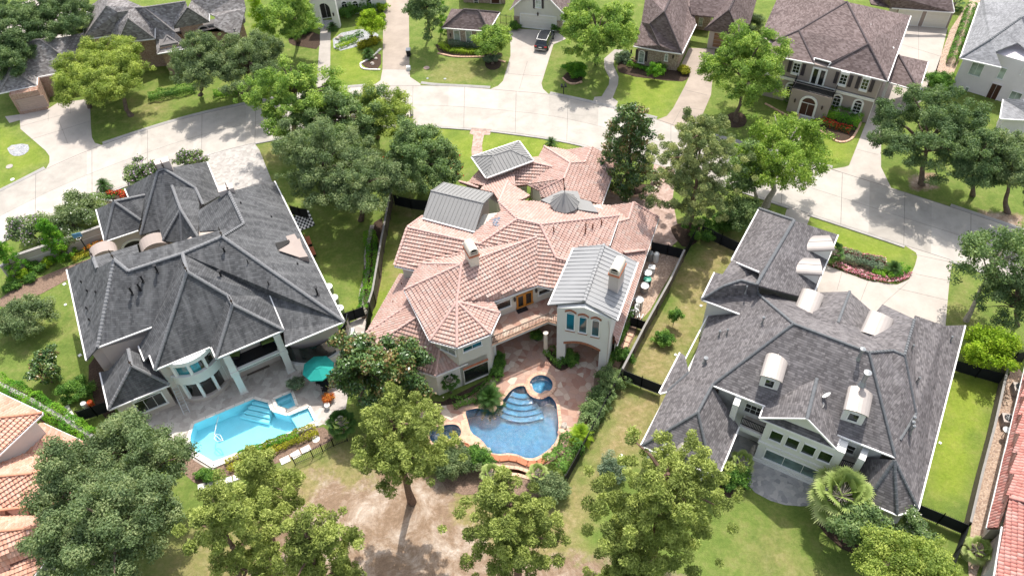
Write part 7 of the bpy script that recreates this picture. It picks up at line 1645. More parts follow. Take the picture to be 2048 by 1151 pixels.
# hedges, borders, ground cover
hedge([(905, 808), (950, 797), (985, 765), (990, 755)], 1.1, 0.5, 'low green hedge along the cream wall below the big window', group=None); hedge([(1096, 700), (1112, 718), (1130, 730)], 1.2, 0.5, 'low spreading green planting at the tower pier')
hedge([(1160, 880), (1180, 850), (1196, 830)], 1.5, 1.5, 'dense green hedge beside the black fence and freeform pool', 'mid'); hedge([(1105, 945), (1125, 920), (1150, 890)], 2.0, 1.5, 'dense clipped hedge lowest along the black fence', 'hedge')
hedge([(1646, 231), (1684, 243), (1718, 254)], 2.0, 1.4, 'clipped hedge under the arched windows of the taupe house', 'thuja') ; hedge([(1640, 245), (1668, 255), (1700, 264)], 0.8, 0.6, 'lower clipped hedge with red flowers before the taupe house', 'hedge', blossoms=('red', 0.5)); hedge([(1562, 190), (1592, 215)], 1.2, 1.3, 'clipped hedge left of the arched entrance of the taupe house', 'hedge')
hedge([(1745, 542), (1770, 552), (1800, 548), (1808, 535)], 1.1, 0.6, 'clipped box hedge round the end of the island bed', 'thuja'); hedge([(1680, 512), (1720, 522), (1765, 535)], 1.5, 0.7, 'grey green juniper planting in the island bed', 'grey')
flowers([(1665, 528), (1700, 542), (1740, 555), (1780, 562), (1806, 557), (1816, 545)], 'pink and white flowers along the driveway edge of the island bed'); flowers([(1680, 500), (1720, 513), (1770, 523)], 'pale pink flowers along the lawn edge of the island bed')
hedge([(880, 92), (900, 104), (940, 107), (978, 106)], 0.8, 0.6, 'curved clipped hedge before the small brick house', 'lime'); hedge([(900, 88), (970, 97)], 1.2, 0.8, 'grey green shrubs under the small brick house windows', 'grey')
hedge([(680, 88), (700, 80), (725, 70)], 0.9, 0.6, 'lush low planting along the gravel strip', 'hedge'); hedge([(672, 98), (690, 92), (715, 82)], 0.8, 0.5, 'mixed low plants between gravel strip and lawn', 'lime')
hedge([(170, 505), (205, 492), (240, 482)], 0.5, 0.6, 'rusty red planting on top of the beige garden wall', 'hedge', blossoms=('orange', 0.8)); hedge([(145, 520), (180, 505), (205, 500)], 1.0, 0.4, 'yellow ground plants below the beige garden wall', 'yellow'); hedge([(185, 392), (205, 398), (232, 398)], 0.6, 0.5, 'short clipped hedge in the corner bed by the road', 'hedge'); hedge([(215, 388), (245, 386), (250, 400)], 0.5, 0.3, 'red flowers in the corner bed by the road', 'hedge', blossoms=('red', 0.9))
hedge([(455, 935), (500, 915), (560, 890), (635, 860)], 1.3, 0.6, 'yellow green planting along the outer wall of the light blue pool', 'yellow'); hedge([(480, 915), (540, 893), (600, 872)], 0.7, 0.7, 'green planting behind the yellow plants by the pool wall', 'thuja')
hedge([(740, 470), (748, 520), (738, 590), (728, 625)], 1.3, 0.9, 'green border along the inside of the long wooden fence', 'thuja'); hedge([(1210, 745), (1225, 700), (1250, 655), (1262, 620)], 0.9, 0.8, 'dark shrubs between the tower and the stepping stones', 'hedge')
hedge([(1900, 130), (1918, 80), (1940, 20)], 1.2, 1.2, 'row of green shrubs along the straw covered side path', 'hedge'); hedge([(0, 772), (60, 800), (110, 832), (190, 884)], 1.6, 1.3, 'creeping green hedge on the terracotta house garden wall', 'thuja')
hedge([(600, 712), (640, 695), (668, 680)], 0.8, 0.45, 'yellow green planting below the curved veranda', 'lime'); hedge([(1255, 130), (1290, 140), (1330, 150)], 0.6, 0.5, 'low clipped hedge in front of the brown shingled house', 'thuja'); hedge([(1262, 122), (1290, 128)], 0.6, 0.5, 'white and pink roses below the brick window', 'hedge', blossoms=('pink', 0.4))
hedge([(300, 200), (350, 190), (395, 180)], 1.4, 1.0, 'dark clipped hedge under the oaks before the brick house', 'hedge'); hedge([(430, 195), (470, 185), (510, 175)], 1.2, 0.8, 'yellow green shrubs right of the stone path', 'thuja')
# palms and cycads
palm((1660, 1032), 3.4, 3.0, 'large pale green fan palm at the corner of the grey terrace', True, 44, 'palm', trunk=0.28, blades=20)
palm((978, 800), 0.5, 1.7, 'spiky pygmy palm in the stone ringed planter by the freeform pool', False, 46, 'sago', 'pygmy_palm', 'palm', 0.16)
palm((902, 785), 1.9, 1.1, 'small fan palm against the cream wall', True, 26, 'sago', 'fan_palm', 'palm', 0.1); palm((1160, 880), 1.2, 1.3, 'bright green pygmy palm beside the lowest terrace corner', False, 44, 'lime', 'pygmy_palm', 'palm', 0.14)
palm((665, 60), 0.5, 1.1, 'dark cycad beside the white house path', False, 30, 'sago', 'cycad', 'cycad'); palm((737, 115), 0.7, 1.15, 'dark cycad in the teardrop bed on the white house lawn', False, 34, 'sago', 'cycad', 'cycad', 0.2); palm((765, 48), 0.6, 0.9, 'cycad at the upper end of the tan driveway', False, 26, 'sago', 'cycad', 'cycad')
palm((211, 380), 0.9, 1.15, 'dark cycad in the corner bed by the road', False, 34, 'sago', 'cycad', 'cycad', 0.2); palm((1782, 545), 0.7, 1.2, 'cycad at the end of the island bed', False, 34, 'sago', 'cycad', 'cycad', 0.2); palm((1660, 520), 1.2, 1.4, 'fan palm between the plum roof and the island bed', True, 30, 'sago', 'fan_palm', 'palm', 0.12)
palm((1478, 940), 1.3, 1.3, 'fan palm at the upper corner of the grey terrace', True, 26, 'palm', 'fan_palm', 'palm', 0.1); palm((690, 870), 2.0, 1.6, 'leafy palm below the left magnolia', True, 30, 'sago', 'fan_palm', 'palm', 0.12); palm((985, 965), 1.4, 1.3, 'fan palm left of the catch basin', True, 26, 'palm', 'fan_palm', 'palm', 0.1); palm((1075, 960), 1.2, 1.1, 'fan palm right of the catch basin', True, 24, 'palm', 'fan_palm', 'palm', 0.1)
palm((1101, 298), 1.0, 1.1, 'small palm on the lawn behind the pink roof', False, 26, 'sago', 'cycad', 'cycad', 0.12); palm((1905, 18), 0.8, 1.6, 'green fan palm beside the far garage', True, 24, 'sago', 'fan_palm', 'palm', 0.12); palm((1630, 285), 0.8, 1.3, 'cycad behind the feathery tree at the taupe house', False, 28, 'sago', 'cycad', 'cycad', 0.15); palm((1612, 262), 0.7, 1.0, 'smaller cycad by the taupe house walk', False, 24, 'sago', 'cycad', 'cycad', 0.15)
palm((822, 235), 1.6, 0.9, 'thin young palm beside the street mailbox', False, 12, 'palm', 'young_palm', 'palm', 0.06); palm((1945, 1110), 1.0, 1.4, 'dusty fan palm on the straw strip by the lower fence corner', True, 26, 'palm', 'fan_palm', 'palm', 0.1); palm((2010, 1090), 0.7, 0.9, 'small fan palm near the terracotta roof at the right edge', True, 20, 'palm', 'fan_palm', 'palm', 0.1) if False else None
# ------------------------------------------------------------------ the other houses
def mk(vs, tf=None):
 return {k: (P(*(tf(v[0], v[1]) if tf else (v[0], v[1])), v[2])) for k, v in vs.items()}
def qroof(h, pts, faces, mat, capm, caps=(), gut=(), pin=(), style='shingle', walls=None, wz=3.0, wmat=None, ins=0.45, rel=True, capr=0.13, und=None):
 if rel: relax(pts, faces, pin)
 roof_set(h, pts, faces, style, mats=dict(roof=mat, cap=capm, gutter=M_gutter, under=und or M_under), cap_r=capr, caps=caps, gutters=gut)
 if walls: MB().prism(inset_poly([pts[k] if isinstance(k, str) else k for k in walls], ins), 0, wz).build('wall', wmat, h)
M_capg = plain('grey_caps', (0.24, 0.22, 0.21), 0.9, 0.15, 5); M_capb = plain('dark_brown_caps', (0.10, 0.08, 0.08), 0.9, 0.2, 5)
# brick house with light grey roofs, top left
h1 = thing('house', 'brick house with light grey shingle roofs and tan garage doors in the far left corner', 'house', P(120, 130))
p = mk(dict(g0=(95, 530, 5.0), a=(-10, 715, 3.1), b=(280, 655, 3.1), c=(285, 590, 3.1), d=(140, 505, 5.0), m0=(200, 322, 6.6), m1=(305, 302, 6.6), e=(500, 440, 4.4), f=(480, 552, 3.1), g=(100, 480, 4.6), h=(-60, 640, 3.1), i=(560, 500, 3.1), j=(600, 345, 4.2), k=(490, 285, 5.6), l=(645, 250, 5.2), m=(650, 320, 4.0)), A0)
qroof(h1, p, [['g0', 'a', 'b'], ['g0', 'b', 'c', 'd'], ['m0', 'm1', 'e', 'f', 'c', 'd', 'g'], ['m0', 'g', 'g0', 'a', 'h'], ['m1', 'k', 'j', 'i', 'f', 'e'], ['k', 'l', 'm', 'j']], M_sh_grey, M_capg, [('g0', 'a'), ('g0', 'b'), ('d', 'g0'), ('m0', 'm1', 'e'), ('m0', 'g')], [('a', 'b', 'c'), ('c', 'f')], ('a', 'b', 'c', 'f', 'm0', 'm1', 'g0'))
G0, G1 = P(41, 229.5), P(96.9, 218.5)
mb = MB(); gu = (G1 - G0)[:2] / np.linalg.norm((G1 - G0)[:2]); gv = np.array([-gu[1], gu[0]])
gl_ = [G0[:2], G1[:2], G1[:2] + gv * 6.0, G0[:2] + gv * 6.0]; mb.prism([tuple(q) for q in gl_], 0, 3.05)
mb.prism([tuple(G1[:2] + gv * 3.0 - gu), tuple(G1[:2] + gv * 3.0 + gu * 8.5), tuple(G1[:2] + gv * 11 + gu * 9), tuple(G0[:2] + gv * 11)], 0, 3.0); mb.build('wall', M_brick, h1)
win_on(h1, G0, G1, (43, 222), (86, 190), M_garage_t, M_garage_t, (1, 6), 0.08, name='garage_door', muntin=0.02, sill=False)
for sx in (0.25,):
 a_ = G1[:2] + gv * 3.0; win_at(h1, a_, a_ + gu * 8, 1.2, 4.0, 0.05, 2.3, M_garage_t, M_garage_t, (1, 6), 0.08, name='garage_door', muntin=0.02, sill=False)
h1b = h1
Zb = 4.6
p = mk(dict(a=(820, 45, 8.6), a0=(835, -60, 8.6), b=(675, 60, Zb), c=(635, 300, Zb), d=(850, 275, Zb), e=(905, 95, 7.2), f=(985, 145, 7.8), g=(995, 78, 7.8), h=(856, 212, Zb + 0.6), i=(845, 302, Zb), j=(905, 328, Zb), k=(1186, 295, Zb), l=(1188, 215, Zb), m=(1040, 60, 8.0),
 n=(1110, 58, 8.2), o=(1340, 245, 5.6), q=(1455, 358, Zb), r=(1280, 272, 6.0), s=(1205, 412, 3.8), t=(1430, 372, 3.8), u=(1440, 60, 8.3), v=(1328, 215, 5.5), w=(1603, 165, 5.5), x=(1330, 158, 6.2), y=(1425, 12, 8.4), z=(1605, 105, 6.3), A=(1470, 5, 8.4), B=(1650, 125, 6.0), C=(1640, 200, 5.4), D=(1830, 295, Zb), E=(1885, 60, 6), F=(1860, -60, 8), G=(1420, -60, 8.4), I=(1195, 330, 4.4)), A0)
qroof(h1, p, [['a', 'a0', 'b', 'c'], ['a', 'c', 'd', 'e'], ['e', 'd', 'h', 'g'], ['f', 'g', 'h', 'i', 'j'], ['f', 'j', 'k'], ['f', 'k', 'l', 'm', 'g'], ['m', 'n', 'o', 'q', 'r', 'I', 'l'], ['r', 's', 't'], ['r', 'I', 's'], ['u', 'v', 'w'], ['u', 'v', 'x', 'y'], ['u', 'w', 'z', 'A'], ['n', 'y', 'x', 'o'], ['A', 'z', 'B', 'C', 'D', 'E', 'F', 'G'], ['a', 'e', 'g', 'm', 'n', 'a0']], M_sh_grey, M_capg,
  [('a', 'c'), ('f', 'j'), ('f', 'k'), ('f', 'g'), ('m', 'n', 'o'), ('r', 's'), ('r', 't'), ('u', 'v'), ('u', 'w'), ('n', 'y')], [('b', 'c', 'd'), ('i', 'j', 'k', 'l'), ('s', 't'), ('v', 'w', 'z')], ('a', 'c', 'd', 'f', 'j', 'k', 's', 't', 'u', 'v', 'w', 'b'), walls=['b', 'c', 'i', 'j', 'k', 's', 't', 'v', 'w', 'D', 'E', 'y', 'a'], wz=4.3, wmat=M_brick, ins=0.5)
MB().prism(inset_poly([p[k] for k in ['b', 'c', 'i', 'j', 'k', 's', 't', 'v', 'w', 'D', 'E', 'F', 'G', 'a0']], 0.6), 4.0, 4.55).build('roof', M_sh_grey, h1)
w0_, w1_ = inset_poly([p['v'], p['w'], p['A']], 0.5)[:2]; MB().prism([tuple(w0_), tuple(w1_), tuple(w1_ + np.array([-1, 4])), tuple(w0_ + np.array([-1, 4]))], 0, 5.4).build('wall', M_brick, h1)
win_at(h1, w0_, w1_, 2.2, 3.6, 2.2, 4.2, M_stucco_b, M_dark, (1, 1), 0.2, arch=0.6, name='archway', sill=False)
# white house, top centre
h2 = thing('house', 'white stucco house with arched entrance and tall arched windows at the top of the photo', 'house', P(680, 30))
Wa, Wb = P(618, 42), P(775, 18)
u = (Wb - Wa)[:2]; u /= np.linalg.norm(u); v = np.array([-u[1], u[0]])
MB().prism([xy(Wa), xy(Wb), tuple(Wb[:2] + v * 7), tuple(Wa[:2] + v * 7)], 0, 6.2).build('wall', M_stucco_w, h2)
E0_, E1_ = P(636.5, 58), P(681, 56)
eL = float(np.linalg.norm((E1_ - E0_)[:2])); mb = MB(); s0_ = 0.75; s1_ = eL - 0.95
arc_ = [(s0_ + (s1_ - s0_) * (0.5 - 0.5 * math.cos(math.pi * i / 10)), 3.1 + 0.9 * math.sin(math.pi * i / 10)) for i in range(11)]
wall_open(mb, E0_, E1_, [(0, 0), (s0_, 0)] + arc_ + [(s1_, 0), (eL, 0), (eL, 6.0), (0, 6.0)], [], 0.9, 1)
mb.build('portico', M_stucco_w, h2)
win_at(h2, Wa, Wb, 1.9, 3.7, 0.05, 2.5, M_white, M_dark, (2, 1), 0.12, name='door', sill=False)
for q0_, q1_ in (((686, 27), (694, 7)), ((708, 27), (716, 6)), ((735, 22), (743, 3))):
 win_on(h2, Wa, Wb, q0_, q1_, M_white, M_glass, (2, 2), 0.14, arch=True)
sconce(h2, E0_, E1_, (667, 28)); MB().prism([xy(P(640, 56)), xy(P(668, 57)), xy(P(668, 40)), xy(P(636, 42))], 0.0, 0.06).build('porch_floor', M_gravel, h2)
rr_ = MB(); slab(rr_, [Wa + np.array([*(-v * 0.5), 6.1]), Wb + np.array([*(-v * 0.5), 6.1]), Wb + np.array([*(v * 5), 9.5]), Wa + np.array([*(v * 5), 9.5])]); rr_.build('roof', M_sh_brown, h2)
# small brick house
h3 = thing('house', 'small brick pavilion with brown hip roof and three narrow white windows', 'house', P(945, 80))
p = mk(dict(a=(1475, 212, 2.9), b=(1830, 238, 2.9), c=(1915, 95, 2.9), d=(1545, 68, 2.9), r0=(1640, 72, 4.9), r1=(1752, 80, 4.9)), B0t)
qroof(h3, p, [['a', 'b', 'r1', 'r0'], ['b', 'c', 'r1'], ['a', 'd', 'r0'], ['d', 'c', 'r1', 'r0']], M_sh_brown, M_capb, [('a', 'r0', 'r1', 'b'), ('r1', 'c')], [('a', 'b', 'c')], ('a', 'b', 'c', 'd'), walls=['a', 'b', 'c', 'd'], wz=2.85, wmat=M_brick2)
wi = inset_poly([p['a'], p['b'], p['c'], p['d']], 0.45)
for q0_, q1_ in (((1570, 318), (1608, 235)), ((1662, 326), (1700, 240)), ((1752, 334), (1790, 248))): win_on(h3, wi[0], wi[1], B0t(*q0_), B0t(*q1_), M_white, M_glass_l, (1, 1), 0.1)
sconce(h3, wi[0], wi[1], B0t(1540, 265))
p = mk(dict(a=(1660, 55, 3.2), b=(1960, 60, 3.2), c=(1960, -60, 6.5), d=(1640, -60, 6.5)), B0t)
MB().prism([xy(P(*B0t(1640, 20))), xy(P(*B0t(1960, 30))), xy(P(*B0t(1960, -90))), xy(P(*B0t(1640, -90)))], 0, 4.5).build('wall', M_brick2, h3)
win_on(h3, P(*B0t(1640, 20)), P(*B0t(1960, 30)), B0t(1720, 28), B0t(1750, -5), M_white, M_glass, (2, 2), 0.08); win_on(h3, P(*B0t(1640, 20)), P(*B0t(1960, 30)), B0t(1850, 30), B0t(1915, -60), M_stucco_b, M_mahog, (1, 1), 0.2, name='door', sill=False)
# cream garage gable
h4 = thing('house', 'cream gabled garage with a wide white door behind the parked black car', 'house', P(1075, 55))
Ca, Cb = P(*C0(112, 205)), P(*C0(478, 245)); cu2 = (Cb - Ca)[:2]; cw_ = float(np.linalg.norm(cu2)); cu2 /= cw_; cv2 = np.array([-cu2[1], cu2[0]])
def c4(s, d, z): q = Ca[:2] + cu2 * s + cv2 * d; return np.array([q[0], q[1], z])
mb = MB(); wall_open(mb, Ca, Cb, [(0, 0), (cw_, 0), (cw_, 3.4), (cw_ / 2, 3.4 + cw_ * 0.5), (0, 3.4)], [], 0.3, 1); mb.prism([xy(c4(0, 0.3, 0)), xy(c4(cw_, 0.3, 0)), xy(c4(cw_, 8, 0)), xy(c4(0, 8, 0))], 0, 3.4); mb.build('wall', M_stucco_b if False else M_stucco, h4)
g = {}
for k_, (s, d, z) in dict(a=(-0.5, -0.4, 2.9), b=(-0.5, 8, 2.9), c=(cw_ / 2, 8, 3.4 + cw_ * 0.5), d=(cw_ / 2, -0.4, 3.4 + cw_ * 0.5), e=(cw_ + 0.5, -0.4, 2.9), f=(cw_ + 0.5, 8, 2.9)).items(): g[k_] = c4(s, d, z)
roof_set(h4, g, [['a', 'b', 'c', 'd'], ['e', 'f', 'c', 'd']], 'shingle', mats=dict(roof=M_sh_brown, cap=M_capb, gutter=M_gutter), caps=[('c', 'd')], gutters=[('a', 'd'), ('e', 'd')])
win_on(h4, Ca, Cb, C0(160, 205), C0(432, 130), M_white, M_garage, (1, 4), 0.12, name='garage_door', sill=False, muntin=0.02)
bp_ = MB();
for s in (0.35, cw_ - 0.35): bp_ = MB(); bp_.box(c4(s, -0.06, 0.8), (0.75, 0.14, 1.6), rz=math.atan2(cu2[1], cu2[0])); bp_.box(c4(s, -0.08, 1.66), (0.85, 0.2, 0.12), rz=math.atan2(cu2[1], cu2[0])); bp_.build('brick_base', M_brick2, h4)
win_on(h4, Ca, Cb, C0(272, 58), C0(316, -20), M_white, M_glass_l, (2, 3), 0.08); sh4 = MB()
for q0_ in (262, 328):
 s, z = hitwall(Ca, Cb, C0(q0_, 25)); MB().box(c4(s, -0.05, z), (0.3, 0.06, 1.6), rz=math.atan2(cu2[1], cu2[0])).build('shutter', M_shutter, h4)
sconce(h4, Ca, Cb, C0(292, 105))
# brown roofed brick house
h5 = thing('house', 'brown shingled brick house with arched window beside the curving path', 'house', P(1300, 110))
p = mk(dict(a=(1260, 92, 7.2), b=(1150, 185, 6.0), c=(1225, 350, 3.4), d=(1225, 388, 3.0), e=(1395, 412, 3.0), f=(1505, 185, 3.0), g=(1375, -10, 6.2), h=(1325, -50, 7.4), i=(1120, -50, 5.5), j=(1085, 170, 3.6), k=(1025, 352, 3.0), l=(1455, -60, 3.2)), C0)
qroof(h5, p, [['a', 'b', 'c', 'd', 'e'], ['a', 'e', 'f', 'l', 'g', 'h'], ['a', 'h', 'i', 'j', 'k', 'd', 'c', 'b']], M_sh_brown, M_capb, [('h', 'a', 'e'), ('a', 'b', 'c')], [('k', 'd'), ('d', 'e', 'f')], ('a', 'e', 'f', 'k', 'd', 'h'), walls=['k', 'd', 'e', 'f', 'l', 'h', 'i', 'j'], wz=2.95, wmat=M_brick2)
wi = inset_poly([p[k] for k in ('k', 'd', 'e', 'f', 'l', 'h', 'i', 'j')], 0.45)
win_on(h5, wi[0], wi[1], C0(1062, 478), C0(1110, 410), M_white, M_glass_l, (1, 2), 0.12, arch=0.35); win_on(h5, wi[1], wi[2], C0(1262, 466), C0(1290, 425), M_white, M_glass_l, (1, 2), 0.1, arch=0.2)
for q0_ in ((1048, 430), (1122, 440)):
 s, z = hitwall(wi[0], wi[1], C0(*q0_)); uu_ = (wi[1] - wi[0]) / np.linalg.norm(wi[1] - wi[0]); q_ = wi[0] + uu_ * s; MB().box((q_[0] + uu_[1] * 0.04, q_[1] - uu_[0] * 0.04, 1.5), (0.32, 0.06, 1.6), rz=math.atan2(uu_[1], uu_[0])).build('shutter', M_shutter, h5)
sconce(h5, wi[1], wi[2], C0(1330, 432)); sconce(h5, wi[0], wi[1], C0(1010, 390))
p = mk(dict(a=(1755, 82, 6.2), b=(1570, 225, 3.0), c=(1835, 262, 3.0), d=(1920, 180, 3.0), e=(1975, -20, 3.4), f=(1815, -40, 6.4), g=(1645, 130, 3.6), h=(1790, -40, 6.4), i=(1465, 112, 3.4), j=(1455, -50, 5.4), k=(1700, -50, 6)), C0)
qroof(h5, p, [['a', 'b', 'c'], ['a', 'c', 'd', 'e', 'f'], ['a', 'b', 'g', 'h', 'f'], ['g', 'i', 'j', 'k', 'h']], M_sh_brown, M_capb, [('a', 'b'), ('a', 'c'), ('a', 'f')], [('b', 'c')], ('a', 'b', 'c', 'f'), walls=['b', 'c', 'd', 'e', 'f', 'g'], wz=2.95, wmat=M_stucco_b)
wi = inset_poly([p[k] for k in ('b', 'c', 'd', 'e', 'f', 'g')], 0.45); win_on(h5, wi[0], wi[1], C0(1625, 360), C0(1760, 262), M_stucco_b, M_garage_b, (1, 4), 0.12, name='garage_door', sill=False, muntin=0.02)
a_, b_ = P(*C0(1455, 215)), P(*C0(1600, 240)); MB().prism([xy(a_), xy(b_), xy(P(*C0(1640, 60))), xy(P(*C0(1480, 40)))], 0, 3.3).build('wall', M_brick2, h5); win_on(h5, a_, b_, C0(1522, 195), C0(1560, 140), M_white, M_glass_l, (2, 2), 0.06)
# taupe two storey house
h6 = thing('house', 'taupe two storey house with white arched windows, dark shutters and a side carport', 'house', P(1690, 200))
Z6 = 6.2
p = mk(dict(a=(725, 15, 9.6), b=(1200, 118, Z6), c=(1025, 605, Z6), d=(885, 330, 8.6), e=(580, 495, Z6), f=(605, 462, 6.6), g=(485, 430, 6.6), h=(365, 228, 8.6), i=(482, 474, Z6), j=(225, 425, Z6), k=(60, 395, Z6), l=(200, 300, 7.2), m=(85, 255, Z6), n=(225, -60, Z6), o=(560, -60, 8.8)), D0)
qroof(h6, p, [['a', 'b', 'c', 'd'], ['d', 'c', 'e'], ['a', 'd', 'e', 'f', 'g', 'i', 'h'], ['h', 'i', 'j', 'k', 'l'], ['a', 'h', 'l', 'm', 'n', 'o']], M_sh_brown, M_capb, [('a', 'd', 'c'), ('d', 'e'), ('a', 'h', 'i'), ('h', 'l')], [('b', 'c', 'e'), ('i', 'j', 'k'), ('e', 'f', 'g', 'i')], ('a', 'b', 'c', 'e', 'i', 'j', 'd'))
p6 = dict(p); W1 = P(1732.3, 246); ed = (p['c'] - p['e'])[:2]; ed /= np.linalg.norm(ed); en = np.array([-ed[1], ed[0]])
def s6(s, d, z=0): q = W1[:2] - ed * s + en * d; return np.array([q[0], q[1], z])
rz6 = math.atan2(ed[1], ed[0]); LW = 15.5
MB().prism([xy(s6(0, 0)), xy(s6(LW, 0)), xy(s6(LW, 13)), xy(s6(0, 13))], 0, 6.1).build('wall', M_stucco_t, h6)
F0_, F1_ = s6(LW, 0), s6(0, 0)
bd = MB(); bd.bar(s6(LW, -0.06, 3.35), s6(0, -0.06, 3.35), 0.12, 0.42); bd.bar(s6(LW, -0.1, 3.52), s6(0, -0.1, 3.52), 0.2, 0.08); bd.bar(s6(-0.03, 0, 0), s6(-0.03, 0, 3.1), 0.05, 0.05); bd.build('band', M_white, h6)
for q0_, q1_ in (((660, 623), (736, 563)), ((821, 662), (897, 597)), ((312, 538), (383, 478))):
 win_on(h6, F0_, F1_, D0(*q0_), D0(*q1_), M_white, M_glass, (2, 3), 0.09)
 s0_, z0_ = hitwall(F0_, F1_, D0(*q0_)); s1_, z1_ = hitwall(F0_, F1_, D0(*q1_)); s0_, s1_ = sorted((s0_, s1_)); z0_, z1_ = sorted((z0_, z1_))
 for s in (s0_ - 0.42, s1_ + 0.42): q_ = F0_[:2] + ed * s - en * 0.05; MB().box((q_[0], q_[1], (z0_ + z1_) / 2), (0.42, 0.06, z1_ - z0_ + 0.2), rz=rz6).build('shutter', M_shutter, h6)
 hd = MB(); a_ = F0_[:2] + ed * (s0_ - 0.1) - en * 0.08; b_ = F0_[:2] + ed * (s1_ + 0.1) - en * 0.08; hd.bar((*a_, z1_ + 0.25), (*b_, z1_ + 0.25), 0.16, 0.3); hd.bar((*a_, z0_ - 0.15), (*b_, z0_ - 0.15), 0.22, 0.16); hd.build('window_head', M_white, h6)
for q0_, q1_ in (((754, 836), (845, 779)), ((598, 805), (687, 740)), ((255, 715), (345, 655))): win_on(h6, F0_, F1_, D0(*q0_), D0(*q1_), M_white, M_glass, (2, 3), 0.22, arch=True, depth=0.14)
s0_, z0_ = hitwall(F0_, F1_, D0(480, 720)); en0 = LW - 0; bs = LW - s0_
MB().prism([xy(s6(bs - 2.3, 0)), xy(s6(bs - 2.3, -1.9)), xy(s6(bs + 2.6, -1.9)), xy(s6(bs + 2.6, 0))], 0, 3.35).build('entry_porch', M_stucco_t, h6)
win_at(h6, s6(bs + 2.6, -1.9), s6(bs - 2.3, -1.9), 1.45, 3.35, 0.0, 1.9, M_white, M_mahog, (2, 1), 0.26, arch=True, name='archway', sill=False, depth=0.14)
MB().prism([xy(s6(bs - 2.2, -0.05)), xy(s6(bs - 2.2, -1.8)), xy(s6(bs + 2.5, -1.8)), xy(s6(bs + 2.5, -0.05))], 3.35, 3.38).build('balcony_floor', M_black, h6)
rl = MB(); railing(rl, [s6(bs + 2.6, -0.1, 3.36), s6(bs + 2.6, -1.85, 3.36), s6(bs - 2.3, -1.85, 3.36), s6(bs - 2.3, -0.1, 3.36)], 0.9, 0.15, 0.02); rl.build('balcony_railing', M_black, h6)
win_at(h6, s6(bs + 2.6, 0), s6(bs - 2.3, 0), 1.6, 3.2, 3.4, 5.7, M_white, M_glass, (2, 1), 0.2, name='french_door', muntin=0.3, sill=False)
for s in (0.75, 4.1):
 sconce(h6, s6(bs + 2.6, -1.9), s6(bs - 2.3, -1.9), pix(s6(bs + 2.6 - s, -1.95, 1.9)))
p = mk(dict(a=(1112, 412, 4.9), b=(1330, 460, 3.3), c=(1262, 680, 3.3), d=(1040, 612, 3.3), e=(1000, 600, 3.5), f=(1085, 420, 4.8)), D0)
qroof(h6, p, [['a', 'b', 'c'], ['a', 'c', 'd', 'e', 'f']], M_sh_brown, M_capb, [('a', 'c')], [('b', 'c', 'd')], ('a', 'b', 'c', 'd'))
for q in ((1180, 790), (1215, 690), (985, 740)): c = P(*D0(*q)); MB().box((c[0], c[1], 1.6), (0.35, 0.35, 3.2), rz=rz6).build('carport_post', M_white, h6)
for q, fc in (((900, 190), 0), ((880, 215), 0), ((1115, 225), 0), ((1098, 280), 0), ((1088, 305), 0), ((975, 345), 0), ((1068, 360), 0)): pipe(h6, on_face([p6[k] for k in ('a', 'b', 'c', 'd')], D0(*q)), 0.15, 0.07, M_white)
h6b = thing('garage', 'separate three bay garage with white doors behind the taupe house', 'garage', P(1840, 30))
p = mk(dict(a=(1060, 58, 2.9), b=(1525, 92, 2.9), c=(1500, -40, 4.6), d=(1040, -40, 4.9), e=(905, 30, 2.9), f=(885, -30, 2.9)), D0)
qroof(h6b, p, [['a', 'b', 'c', 'd'], ['a', 'd', 'f', 'e']], M_sh_brown, M_capb, [], [('a', 'b'), ('b', 'c')], rel=False)
ga, gb_ = P(*D0(1062, 180)), P(*D0(1475, 212)); gu_ = (gb_ - ga)[:2] / np.linalg.norm((gb_ - ga)[:2]); gn_ = np.array([-gu_[1], gu_[0]])
MB().prism([xy(ga), xy(gb_), tuple(gb_[:2] + gn_ * 6), tuple(ga[:2] + gn_ * 6)], 0, 2.85).build('wall', M_stucco_t, h6b)
gl2 = float(np.linalg.norm((gb_ - ga)[:2]))
for k in range(2): win_at(h6b, ga, gb_, 0.3 + k * gl2 * 0.5, gl2 * 0.5 * (k + 1) - 0.35, 0.03, 2.35, M_white, M_garage, (1, 4), 0.1, name='garage_door', sill=False, muntin=0.02)
# lavender white house on the far right
h7 = thing('house', 'pale lilac two storey house with light grey roof at the right edge', 'house', P(1980, 130))
p = mk(dict(a=(1718, 22, 6.0), b=(1575, 432, 6.0), c=(1880, 502, 6.0), d=(1835, 385, 6.4), e=(1795, 298, 7.6), f=(2030, 130, 8.6), g=(2200, 30, 8.6), h=(2200, -60, 6.0), i=(1740, -60, 6.2), j=(2000, 320, 7.4), k=(2048, 190, 7.6), l=(2200, 480, 6.0), m=(2200, 150, 8.6)), D0)
qroof(h7, p, [['a', 'b', 'e', 'f', 'g', 'h', 'i'], ['b', 'c', 'd', 'e'], ['d', 'j', 'k', 'f', 'e'], ['j', 'l', 'm', 'k']], M_sh_pale, M_capr, [('e', 'b'), ('e', 'f')], [('a', 'b', 'c')], ('a', 'b', 'c', 'e', 'i'))
ba, bb_ = P(*D0(1505, 645)), P(*D0(1880, 760)); lu = (bb_ - ba)[:2] / np.linalg.norm((bb_ - ba)[:2]); ln_ = np.array([-lu[1], lu[0]])
MB().prism([xy(ba), tuple(ba[:2] + lu * 14), tuple(ba[:2] + lu * 14 + ln_ * 14), tuple(ba[:2] + ln_ * 14)], 0, 5.9).build('wall', M_stucco_p, h7)
q7 = ba + np.array([*(lu * 14), 0])
